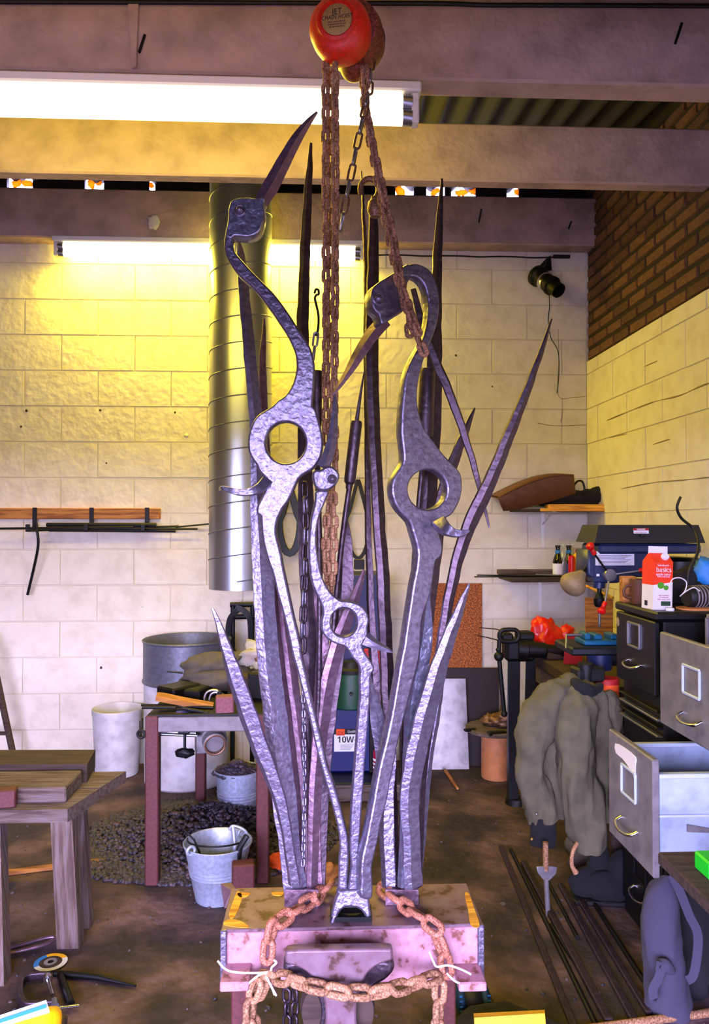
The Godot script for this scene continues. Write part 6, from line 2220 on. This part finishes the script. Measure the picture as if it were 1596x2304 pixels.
	lathe(st, [[0.0, 0.0], [0.014, 0.0], [0.0145, 0.002], [0.0145, 0.008], [0.012, 0.0095], [0.0, 0.0095]], up_at(cap), 24)
	solo("carton_cap", st, M.label_white, "white plastic screw cap lying in front of the juice carton", "cap")
	t = thing("mug", "brown mug with a handle behind the juice carton on the cabinet", "mug", Vector3(P(1435, 1350, 2.9).x, cy, -2.9))
	var mc := Vector3(P(1440, 1350, 2.9).x, cy, -2.9)
	plathe(t, "cup", M.leather, [[0.0, 0.003], [0.034, 0.0], [0.036, 0.004], [0.038, 0.09], [0.036, 0.092], [0.034, 0.09], [0.032, 0.01], [0.0, 0.008]], up_at(mc), 28)
	st = nst()
	hoop(st, Transform3D(Basis(), mc + Vector3(-0.042, 0.046, 0.01)), 0.024, 0.006, 20, 8)
	part(t, "handle", st, M.leather)
	st = nst()
	slab(st, Vector3(P(1398, 1300, 2.95).x, cy, -2.97), Vector3(P(1428, 1300, 2.95).x, cy + 0.1, -2.93), 0.003)
	solo("tan_box", st, M.pine, "plain tan cardboard box behind the brown mug", "box")
	t = thing("black_grinder", "black power tool body lying at the right margin on top of the cabinet", "power tool", Vector3(P(1580, 1350, 2.72).x, cy, -2.75))
	var ga := P(1545, 1338, 2.72)
	ga.y = cy + 0.04
	plathe(t, "body", M.black_rubber, [[0.0, 0.0], [0.03, 0.0], [0.038, 0.012], [0.04, 0.1], [0.034, 0.15], [0.03, 0.22], [0.0, 0.225]], up_at(ga, Vector3(1, 0.02, -0.25)), 24)
	for i in 5:
		plathe(t, "cooling_slot", M.cabinet_grey, [[0.0396, 0.02 + i * 0.014], [0.0412, 0.022 + i * 0.014], [0.0412, 0.025 + i * 0.014], [0.0396, 0.027 + i * 0.014]], up_at(ga, Vector3(1, 0.02, -0.25)), 24)
	st = nst()
	blob(st, P(1585, 1292, 2.85), Vector3(0.04, 0.06, 0.05), 0.3, 1.5)
	solo("blue_cloth", st, M.sky_blue, "bright blue cloth heaped at the right margin behind the power tool", "cloth")
	st = nst()
	blob(st, Vector3(P(1560, 1345, 2.9).x, cy + 0.058, -2.9), Vector3(0.16, 0.08, 0.08), 0.25, 1.3, Basis(), 12, 20, -0.7)
	solo("dark_bundle", st, M.dark_cloth, "dark bundle under the blue cloth on top of the cabinet", "bundle")
	st = nst()
	var dcx := P(1570, 1362, 2.68)
	lathe(st, [[0.0, 0.0], [0.062, 0.0], [0.064, 0.002], [0.062, 0.005], [0.0, 0.006]], up_at(Vector3(dcx.x, cy, -2.7)), 32)
	solo("sanding_disc", st, M.spool_orange, "thin tan sanding disc lying flat beside the power tool", "disc")
	st = nst()
	var wl := []
	for q in [[1506, 1330], [1512, 1305], [1530, 1300], [1545, 1310], [1542, 1330], [1530, 1342], [1545, 1330], [1562, 1322], [1575, 1330]]:
		wl.append(P(q[0], q[1], 2.68))
	tube(st, smooth_line(wl, 5), 0.0022, 6)
	solo("white_lead", st, M.wire_white, "thin white lead looping beside the juice carton", "lead")
	st = nst()
	var sl2 := []
	for q in [[1532, 1118, 2.9], [1524, 1142, 2.9], [1534, 1166, 2.92], [1560, 1188, 2.95], [1571, 1212, 2.9], [1570, 1245, 2.86], [1552, 1282, 2.84], [1548, 1310, 2.84], [1550, 1345, 2.84]]:
		sl2.append(P(q[0], q[1], q[2]))
	tube(st, smooth_line(sl2, 5), 0.0055, 8)
	solo("black_flex", st, M.black_rubber, "stiff dark flex standing up and curling over the drill press cover", "flex")

	# --- olive work jacket over the end of the bench
	jacket()

	# --- table at the right foreground
	var dx := P(1480, 1925, 1.82).x
	t = thing("side_table", "brown table top cutting into the picture at the lower right", "table", Vector3(dx + 0.4, 0, -1.4))
	st = nst()
	slab(st, Vector3(dx, 0.69, -1.82), Vector3(dx + 0.8, 0.72, -0.75), 0.004)
	part(t, "top", st, M.dark_wood)
	for q in [[dx + 0.75, -1.76], [dx + 0.75, -0.82], [dx + 0.12, -0.82]]:
		st = nst()
		slab(st, Vector3(q[0] - 0.03, 0, q[1] - 0.03), Vector3(q[0] + 0.03, 0.69, q[1] + 0.03), 0.004)
		part(t, "leg", st, M.dark_wood)
	st = nst()
	var gp := P(1602, 1975, 1.68)
	gp.y = 0.72
	slab(st, gp + Vector3(-0.015, 0, -0.05), gp + Vector3(0.06, 0.04, 0.02), 0.004)
	solo("green_box", st, M.bright_green, "bright green box on the brown table at the right margin", "box")

func carton(c: Vector3) -> void:
	var t := thing("juice_carton", "orange and white gable-top juice carton on the black filing cabinet", "carton", c)
	var w := 0.074
	var b := Basis.from_euler(Vector3(0, 0.12, -0.03))
	var hb := 0.148
	var h1 := 0.18
	var h2 := 0.214
	var o := c + Vector3(0, 0, 0)
	var at := func(x: float, y: float, z: float) -> Vector3: return o + b * Vector3(x * w / 2, y, z * w / 2)
	var rect := func(y: float, s: float, sz: float) -> Array: return [at.call(-s, y, sz), at.call(s, y, sz), at.call(s, y, -sz), at.call(-s, y, -sz)]
	var st := nst()
	hexa(st, rect.call(0.0, 1.0, 1.0) + [at.call(-1, 0.086, 1), at.call(1, 0.098, 1), at.call(1, 0.098, -1), at.call(-1, 0.086, -1)])
	var body := part(t, "lower_body", st, M.carton_white)
	st = nst()
	hexa(st, [at.call(-1, 0.0861, 1), at.call(1, 0.0981, 1), at.call(1, 0.0981, -1), at.call(-1, 0.0861, -1)] + rect.call(hb + 0.02, 1.0, 1.0))
	var up := part(t, "upper_body", st, M.carton_orange)
	st = nst()
	hexa(st, rect.call(hb + 0.02, 1.0, 1.0) + rect.call(h1 + 0.018, 0.96, 0.06))
	part(t, "gable", st, M.carton_orange)
	st = nst()
	hexa(st, rect.call(h1 + 0.016, 0.97, 0.07) + rect.call(h2 + 0.008, 0.97, 0.05))
	part(t, "seal", st, M.label_white)
	st = nst()
	lathe(st, [[0.0, 0.0], [0.013, 0.0], [0.0135, 0.002], [0.0135, 0.011], [0.011, 0.013], [0.0, 0.013]], up_at(at.call(0.35, hb + 0.035, 0.55), b * Vector3(0, 0.6, 0.7)), 22)
	part(t, "cap", st, M.label_white)
	var face := Transform3D(b, at.call(0, 0, 1.012))
	words(up, "basics", 0.0155, face * Transform3D(Basis(), Vector3(0.002, 0.14, 0)), M.label_white)
	words(up, "Sainsbury's", 0.0062, face * Transform3D(Basis(), Vector3(0, 0.156, 0)), M.label_white)
	words(up, "apple juice", 0.0082, face * Transform3D(Basis(), Vector3(0, 0.124, 0)), M.label_white)
	words(up, "from concentrate", 0.0044, face * Transform3D(Basis(), Vector3(0.002, 0.116, 0)), M.label_white)
	for q in [[-0.008, 0.086, 0.0125], [0.012, 0.078, 0.0095]]:
		st = nst()
		var ap := PackedVector2Array()
		for i in 20:
			var a := TAU * i / 20.0
			ap.append(Vector2(cos(a), sin(a)) * q[2] * (1.0 - 0.18 * pow(maxf(0.0, sin(a)), 6.0)))
		plate2(st, [ap], face * Transform3D(Basis(), Vector3(q[0], q[1], 0)), 0.0008, 0.0002)
		part(body, "apple_print", st, M.leaf_green)
	for i in 3:
		words(body, ["contains five", "portions of", "your fruit a day"][i], 0.005, face * Transform3D(Basis(Vector3(0, 0, 1), PI), Vector3(0.004, 0.05 - i * 0.007, 0)), M.label_red)
	st = nst()
	box(st, face * Vector3(0.012, 0.022, 0), Vector3(0.036, 0.016, 0.001), b, 0.0002)
	part(body, "nutrition_print", st, M.dark_green)
	for i in 9:
		st = nst()
		box(st, at.call(-1.01, 0.02, -0.2) + b * Vector3(0, 0, (i - 4) * 0.0022), Vector3(0.0008, 0.018, 0.0008 + 0.0005 * (i % 3)), b, 0.0001)
		part(body, "barcode_line", st, M.ink)

func jacket() -> void:
	var z := 3.1
	var t := thing("work_jacket", "olive green canvas work jacket hung up by the end of the timber bench", "jacket", P(1285, 1900, z))
	var st := nst()
	sleeve(st, [P(1300, 1536, z + 0.06), P(1292, 1560, z), P(1284, 1620, z - 0.01), P(1278, 1700, z), P(1276, 1770, z + 0.01), P(1275, 1832, z + 0.02)], [0.05, 0.13, 0.165, 0.175, 0.17, 0.16], [0.035, 0.06, 0.075, 0.08, 0.075, 0.06], 0.02, 5.0, 48)
	part(t, "body", st, M.olive_cloth)
	st = nst()
	sleeve(st, [P(1268, 1548, z - 0.02), P(1236, 1580, z - 0.06), P(1205, 1640, z - 0.07), P(1193, 1710, z - 0.06), P(1205, 1780, z - 0.05), P(1226, 1844, z - 0.05)], [0.05, 0.068, 0.066, 0.055, 0.055, 0.062], [0.04, 0.055, 0.06, 0.055, 0.05, 0.05], 0.018, 6.0, 40)
	part(t, "sleeve", st, M.olive_cloth)
	st = nst()
	sleeve(st, [P(1304, 1560, z - 0.05), P(1297, 1600, z - 0.1), P(1294, 1660, z - 0.12), P(1298, 1740, z - 0.12), P(1312, 1820, z - 0.12), P(1329, 1908, z - 0.1)], [0.05, 0.075, 0.078, 0.078, 0.075, 0.062], [0.04, 0.06, 0.065, 0.065, 0.06, 0.05], 0.018, 6.0, 40)
	part(t, "sleeve", st, M.olive_cloth)
	st = nst()
	sleeve(st, [P(1352, 1560, z - 0.02), P(1366, 1600, z - 0.03), P(1370, 1680, z - 0.02), P(1364, 1760, z), P(1356, 1840, z + 0.02)], [0.035, 0.05, 0.05, 0.05, 0.04], [0.03, 0.05, 0.05, 0.05, 0.04], 0.018, 6.0, 40)
	part(t, "front_flap", st, M.olive_cloth)
	st = nst()
	sleeve(st, [P(1292, 1532, z - 0.05), P(1306, 1546, z - 0.09), P(1330, 1556, z - 0.09), P(1352, 1545, z - 0.05)], [0.016, 0.026, 0.028, 0.018], [0.012, 0.02, 0.02, 0.012], 0.006, 9.0)
	part(t, "collar", st, M.dark_cloth)
	st = nst()
	sleeve(st, [P(1222, 1836, z - 0.05), P(1223, 1866, z - 0.05), P(1222, 1900, z - 0.05)], [0.05, 0.052, 0.05], [0.042, 0.042, 0.04], 0.003, 8.0)
	part(t, "cuff_lining", st, M.dark_cloth)
	for q in [[1208, 1832, M.steel], [1197, 1888, M.brass_label]]:
		st = nst()
		blob(st, P(q[0], q[1], z - 0.105), Vector3(0.005, 0.005, 0.004), 0.0, 1.0, Basis(), 8, 10)
		part(t, "stud", st, q[2])
	# what it hangs on
	st = nst()
	tube(st, [Vector3(P(1318, 1500, 3.12).x, 0.78, -3.13), P(1318, 1492, 3.12)], 0.03, 12)
	box(st, P(1322, 1516, 3.14), Vector3(0.12, 0.06, 0.08), Basis.from_euler(Vector3(0, 0.15, 0)), 0.008)
	solo("black_swage", st, M.black_rubber, "squat black iron post above the collar of the olive jacket", "post")


# ---------------------------------------------------------------- lying on the floor

func floor_things() -> void:
	var st := nst()
	var t: Node3D
	# long bars on the floor at the right
	var bars := [[1128, 1905, 1296, 2320, 0.011, "leftmost long dark bar on the floor below the jacket"], [1150, 1912, 1345, 2312, 0.009, "second long bar from the left on the floor below the jacket"], [1178, 1940, 1372, 2300, 0.013, "third long bar from the left, a flat one, on the floor below the jacket"], [1215, 1950, 1300, 2110, 0.008, "short bar between the long bars near the hanging spade tool"], [1262, 1990, 1430, 2300, 0.012, "fourth long bar on the floor, ending near the bag's foot"], [1290, 2000, 1462, 2282, 0.011, "fifth long bar from the left on the floor"], [1310, 1990, 1490, 2270, 0.009, "rightmost long bar on the floor nearest the black cabinet"], [1240, 2080, 1388, 2318, 0.007, "thin rod lying in the middle of the long floor bars"]]
	for q in bars:
		st = nst()
		var a := PY(q[0], q[1], q[4])
		var b := PY(q[2], q[3], q[4])
		if q[4] > 0.01:
			var d := b - a
			box(st, (a + b) / 2, Vector3(q[4] * 2, q[4] * 1.6, d.length()), Basis(Vector3.UP, atan2(d.x, d.z)), 0.003)
		else:
			tube(st, [a, b], q[4], 8)
		solo("floor_bar", st, M.forged_dark if q[4] > 0.0105 else M.iron, q[5], "bar", Vector3.ZERO, "long bars on the floor")
	# spade-shaped tool under the sleeve
	t = thing("spade_tool", "small leaf-shaped iron spade tool standing below the jacket sleeve", "tool", PY(1232, 2034, 0.0))
	var z := 2.95
	ptube(t, "shaft", M.rust, [P(1228, 1895, z), P(1229, 1958, z)], 0.011, 8)
	st = nst()
	plate(st, [V([1207, 1950, 1222, 1948, 1228, 1958, 1236, 1948, 1254, 1950, 1250, 1966, 1236, 1980, 1224, 1980, 1210, 1964])], P(1230, 1964, z), Vector3(0.1, 0, 1), 0.012, 0.003)
	part(t, "blade", st, M.cabinet_grey)
	ptube(t, "tang", M.cabinet_grey, [P(1229, 1975, z), Vector3(P(1234, 2034, z).x, 0.0, -z)], 0.01, 8)
	# boots and bag
	t = thing("work_boots", "pair of worn black boots on the floor under the olive jacket", "boots", PY(1340, 2000, 0.0))
	for q in [[1330, 1985, 0.3], [1372, 1995, -0.1]]:
		st = nst()
		var p := PY(q[0], q[1], 0.06)
		var b := Basis.from_euler(Vector3(0, q[2], 0))
		blob(st, p, Vector3(0.1, 0.06, 0.05), 0.12, 1.2, b, 12, 18, -0.85)
		blob(st, p + b * Vector3(0.045, 0.065, 0), Vector3(0.05, 0.075, 0.045), 0.12, 1.2, b, 12, 18)
		var boot := part(t, "boot", st, M.dark_cloth)
		st = nst()
		box(st, p + b * Vector3(0, -0.05, 0), Vector3(0.2, 0.018, 0.09), b, 0.006)
		part(boot, "sole", st, M.black_rubber)
	st = nst()
	blob(st, P(1355, 1888, 3.35), Vector3(0.12, 0.05, 0.06), 0.3, 1.5, Basis(), 10, 18)
	blob(st, P(1350, 1920, 3.35), Vector3(0.14, 0.1, 0.08), 0.25, 1.5, Basis(), 10, 18)
	tube(st, [P(1350, 1930, 3.35), Vector3(P(1350, 1930, 3.35).x, 0.0, -3.35)], 0.1, 12)
	solo("yellow_sack", st, M.canvas, "half-hidden yellowish sack behind the boots under the jacket", "sack")
	st = nst()
	tube(st, smooth_line([P(1304, 1890, 2.99), P(1290, 1915, 2.96), P(1287, 1945, 2.96), P(1297, 1964, 2.96)], 4), [0.008, 0.008, 0.008, 0.008, 0.008, 0.008, 0.008, 0.008, 0.008, 0.009, 0.01, 0.011, 0.012], 8)
	solo("leather_strap", st, M.rust_pale, "orange-brown strap end hanging from the jacket's right sleeve", "strap")

	# grey bag in front of the black cabinet
	t = thing("grey_bag", "tall mauve-grey fabric bag with straps leaning by the black filing cabinet", "bag", PY(1515, 2215, 0.0))
	st = nst()
	sleeve(st, [P(1498, 1975, 2.38), P(1492, 2010, 2.36), P(1490, 2070, 2.36), P(1492, 2130, 2.36), P(1496, 2170, 2.36), Vector3(P(1506, 2205, 2.36).x, 0.002, -2.37)], [0.02, 0.045, 0.055, 0.055, 0.06, 0.068], [0.03, 0.05, 0.06, 0.065, 0.07, 0.07], 0.008, 6.0, 30)
	part(t, "body", st, M.grey_cloth)
	for q in [[[1512, 1968], [1530, 2005], [1552, 2060], [1570, 2100], [1569, 2150], [1560, 2195], [1546, 2206]], [[1476, 2172], [1488, 2176], [1482, 2200], [1470, 2225], [1472, 2246], [1478, 2250]]]:
		var pts := []
		for p in q:
			pts.append(P(p[0], p[1], 2.27))
		var fine := smooth_line(pts, 6)
		var w := []
		var th := []
		for p in fine:
			w.append(0.013)
			th.append(0.0025)
		st = nst()
		blade(st, fine, w, th, Vector3(-0.2, 0, 1), FLAT)
		part(t, "strap", st, M.grey_cloth)
	st = nst()
	sleeve(st, [P(1476, 2168, 2.29), P(1494, 2172, 2.28), P(1512, 2184, 2.29)], [0.012, 0.016, 0.01], [0.012, 0.016, 0.012], 0.004, 9.0)
	part(t, "fold", st, M.grey_cloth)
	st = nst()
	blob(st, P(1552, 2100, 2.46) , Vector3(0.06, 0.34, 0.06), 0.1, 1.0, Basis(), 14, 20)
	tube(st, [P(1552, 2150, 2.46), Vector3(P(1552, 2150, 2.46).x, 0, -2.46)], 0.055, 14)
	solo("dark_coat", st, M.dark_cloth, "dark coat bundled behind the mauve-grey bag at the right margin", "coat")

	# tool bag at the bottom
	t = thing("tool_bag", "black fabric tool bag with a bright yellow panel at the bottom edge", "bag", PY(1150, 2330, 0.0))
	st = nst()
	var bc := PY(1150, 2330, 0.05)
	sleeve(st, [PY(1012, 2350, 0.04), PY(1050, 2345, 0.06), PY(1150, 2340, 0.075), PY(1250, 2350, 0.055), PY(1335, 2360, 0.03)], [0.02, 0.055, 0.065, 0.05, 0.02], [0.06, 0.13, 0.14, 0.12, 0.05], 0.01, 5.0, 40)
	part(t, "body", st, M.dark_cloth)
	st = nst()
	hexa(st, [P(1068, 2345, 2.02), P(1232, 2340, 2.02), P(1232, 2330, 2.15), P(1068, 2335, 2.15), P(1068, 2290, 2.03), P(1226, 2280, 2.03), P(1226, 2272, 2.14), P(1066, 2280, 2.14)])
	part(t, "yellow_panel", st, M.bright_yellow)
	# trainer
	t = thing("trainer", "black trainer shoe with teal mesh sides behind the right flange of the steel block", "shoe", PY(1060, 2250, 0.0))
	st = nst()
	var sp := PY(1058, 2240, 0.06)
	blob(st, sp, Vector3(0.05, 0.06, 0.1), 0.06, 1.0, Basis(), 14, 20, -0.85)
	part(t, "upper", st, M.black_rubber)
	for s in [-1, 1]:
		st = nst()
		blob(st, sp + Vector3(s * 0.036, 0.012, 0.02), Vector3(0.018, 0.04, 0.07), 0.05, 1.0, Basis(), 12, 16)
		var side := part(t, "mesh_panel", st, M.teal)
		for i in 6:
			st = nst()
			box(st, sp + Vector3(s * 0.042, 0.045 - i * 0.013, 0.088 - absf(i - 2.5) * 0.004), Vector3(0.009, 0.004, 0.004), Basis(), 0.001)
			part(side, "stitch", st, M.sky_blue)
	st = nst()
	box(st, sp + Vector3(0, -0.051, 0.0), Vector3(0.16, 0.018, 0.23), Basis(), 0.008)
	part(t, "sole", st, M.black_rubber)
	# rusty strip along the bottom right
	st = nst()
	tube(st, [PY(1300, 2318, 0.012), PY(1600, 2278, 0.012)], 0.012, 8)
	solo("rusty_strip", st, M.rust, "rusty strip lying across the bottom right corner of the floor", "strip")

	for q in [[1354, 2014, 0.014, "bright round steel washer on the dark floor below the black boots"], [1262, 2066, 0.008, "small steel washer on the floor among the long bars"], [1132, 2035, 0.01, "small steel washer on the floor left of the spade tool"]]:
		st = nst()
		var wp := PY(q[0], q[1], 0.0)
		lathe(st, [[q[2] * 0.4, 0.0], [q[2], 0.0], [q[2], 0.004], [q[2] * 0.4, 0.004], [q[2] * 0.4, 0.0]], up_at(wp), 16)
		solo("metal_washer", st, M.steel, q[3], "washer")
	# --- lower left
	t = thing("grinding_disc", "flat grinding disc with a blue, yellow and white rim label", "disc", PY(114, 2168, 0.0))
	var dc := PY(114, 2168, 0.002)
	var r := 0.055
	plathe(t, "disc", M.dark_wood, [[0.012, 0.0], [r, 0.0], [r, 0.004], [0.012, 0.004]], up_at(dc), 40)
	var cols := [M.bright_yellow, M.sky_blue, M.label_white, M.label_white]
	for i in 4:
		st = nst(-1)
		for k in 10:
			var a0 := TAU * (i / 4.0 + k / 40.0) + 0.6
			var a1 := a0 + TAU / 40.0
			fan(st, [dc + Vector3(cos(a0) * r * 0.68, 0.0052, -sin(a0) * r * 0.68), dc + Vector3(cos(a1) * r * 0.68, 0.0052, -sin(a1) * r * 0.68), dc + Vector3(cos(a1) * r * 0.99, 0.0052, -sin(a1) * r * 0.99), dc + Vector3(cos(a0) * r * 0.99, 0.0052, -sin(a0) * r * 0.99)], Vector3.UP)
		part(t, "rim_label", st, cols[i])
	plathe(t, "hub", M.steel, [[0.01, 0.004], [0.022, 0.004], [0.022, 0.007], [0.01, 0.007]], up_at(dc), 24)
	# G-clamp
	t = thing("g_clamp", "iron G-clamp with a bright screw lying on the floor by the trestle leg", "clamp", PY(110, 2220, 0.0))
	var fr := []
	for q in [[112, 2196], [90, 2195], [60, 2200], [48, 2212], [46, 2235], [52, 2255], [70, 2262], [118, 2258]]:
		fr.append(PY(q[0], q[1], 0.02))
	var fine := smooth_line(fr, 5)
	var w := []
	var th := []
	for p in fine:
		w.append(0.008)
		th.append(0.011)
	st = nst()
	blade(st, fine, w, th, Vector3.UP, FLAT)
	part(t, "frame", st, M.forged_dark)
	ptube(t, "screw", M.chrome, [PY(108, 2204, 0.04), PY(119, 2240, 0.03)], 0.007, 10)
	ptube(t, "nut", M.chrome, [PY(106, 2199, 0.04), PY(108, 2206, 0.04)], 0.015, 8)
	ptube(t, "tommy_bar", M.chrome, [PY(114, 2271, 0.014), PY(178, 2262, 0.014)], 0.005, 8)
	ptube(t, "swivel", M.steel, [PY(122, 2252, 0.022), PY(124, 2264, 0.022)], 0.012, 10)
	st = nst()
	tube(st, [PY(122, 2190, 0.012), PY(220, 2198, 0.012), PY(306, 2218, 0.008)], [0.011, 0.011, 0.004], 8)
	solo("tapered_spike", st, M.iron, "dark tapered iron spike on the floor right of the grinding disc", "spike")
	st = nst()
	tube(st, [PY(136, 2196, 0.012), PY(160, 2258, 0.012)], 0.012, 8)
	solo("iron_stub", st, M.iron, "short dark iron bar lying beside the G-clamp screw", "bar")
	st = nst()
	tube(st, smooth_line([PY(-20, 2144, 0.02), PY(40, 2128, 0.02), PY(96, 2112, 0.02), PY(122, 2108, 0.02)], 4), 0.007, 8)
	tube(st, smooth_line([PY(0, 2150, 0.02), PY(60, 2136, 0.02), PY(104, 2124, 0.02), PY(126, 2112, 0.02)], 4), 0.007, 8)
	solo("tongs", st, M.forged_pink, "long blacksmith's tongs lying on the floor behind the trestle leg", "tongs")
	# packet in the corner
	t = thing("paper_packet", "yellow packet with a blue and white striped top in the bottom left corner", "packet", PY(30, 2320, 0.0))
	st = nst()
	var n := Vector3(0.25, 0.7, 0.7)
	sleeve(st, [P(-60, 2356, 1.76), P(0, 2345, 1.76), P(70, 2326, 1.76), P(118, 2306, 1.76), P(136, 2306, 1.76)], [0.015, 0.033, 0.035, 0.03, 0.008], [0.02, 0.05, 0.05, 0.045, 0.01], 0.005, 6.0)
	part(t, "body", st, M.bright_yellow)
	st = nst()
	hexa(st, [P(-60, 2330, 1.72), P(112, 2278, 1.72), P(112, 2278, 1.9), P(-60, 2330, 1.9), P(-60, 2304, 1.73), P(104, 2250, 1.73), P(104, 2250, 1.9), P(-60, 2304, 1.9)])
	var top := part(t, "flap", st, M.label_white)
	st = nst()
	hexa(st, [P(-60, 2322, 1.717), P(104, 2268, 1.717), P(104, 2268, 1.73), P(-60, 2322, 1.73), P(-60, 2313, 1.717), P(104, 2259, 1.717), P(104, 2259, 1.73), P(-60, 2313, 1.73)])
	part(top, "blue_stripe", st, M.sky_blue)
	var pk := P(20, 2325, 1.8)
	st = nst()
	box(st, Vector3(pk.x - 0.02, pk.y / 2 - 0.02, -1.85), Vector3(0.22, pk.y - 0.04, 0.16), Basis(), 0.004)
	solo("low_stool", st, M.dark_wood, "dark low stool under the yellow packet at the bottom left", "stool")

	# scattered grit on the floor
	rng.seed = 21
	var grit := thing("floor_grit", "scattered small stones and scale on the workshop floor", "grit", Vector3(0, 0, -2.8))
	grit.set_meta("kind", "stuff")
	lumps(grit, "grit", [M.coal, M.coal_brown], func(_i):
		var x := rng.randf_range(-1.6, 1.2)
		return Vector3(x, 0.001, rng.randf_range(-4.6, -1.9)), 260, 0.002, 0.008, 8)
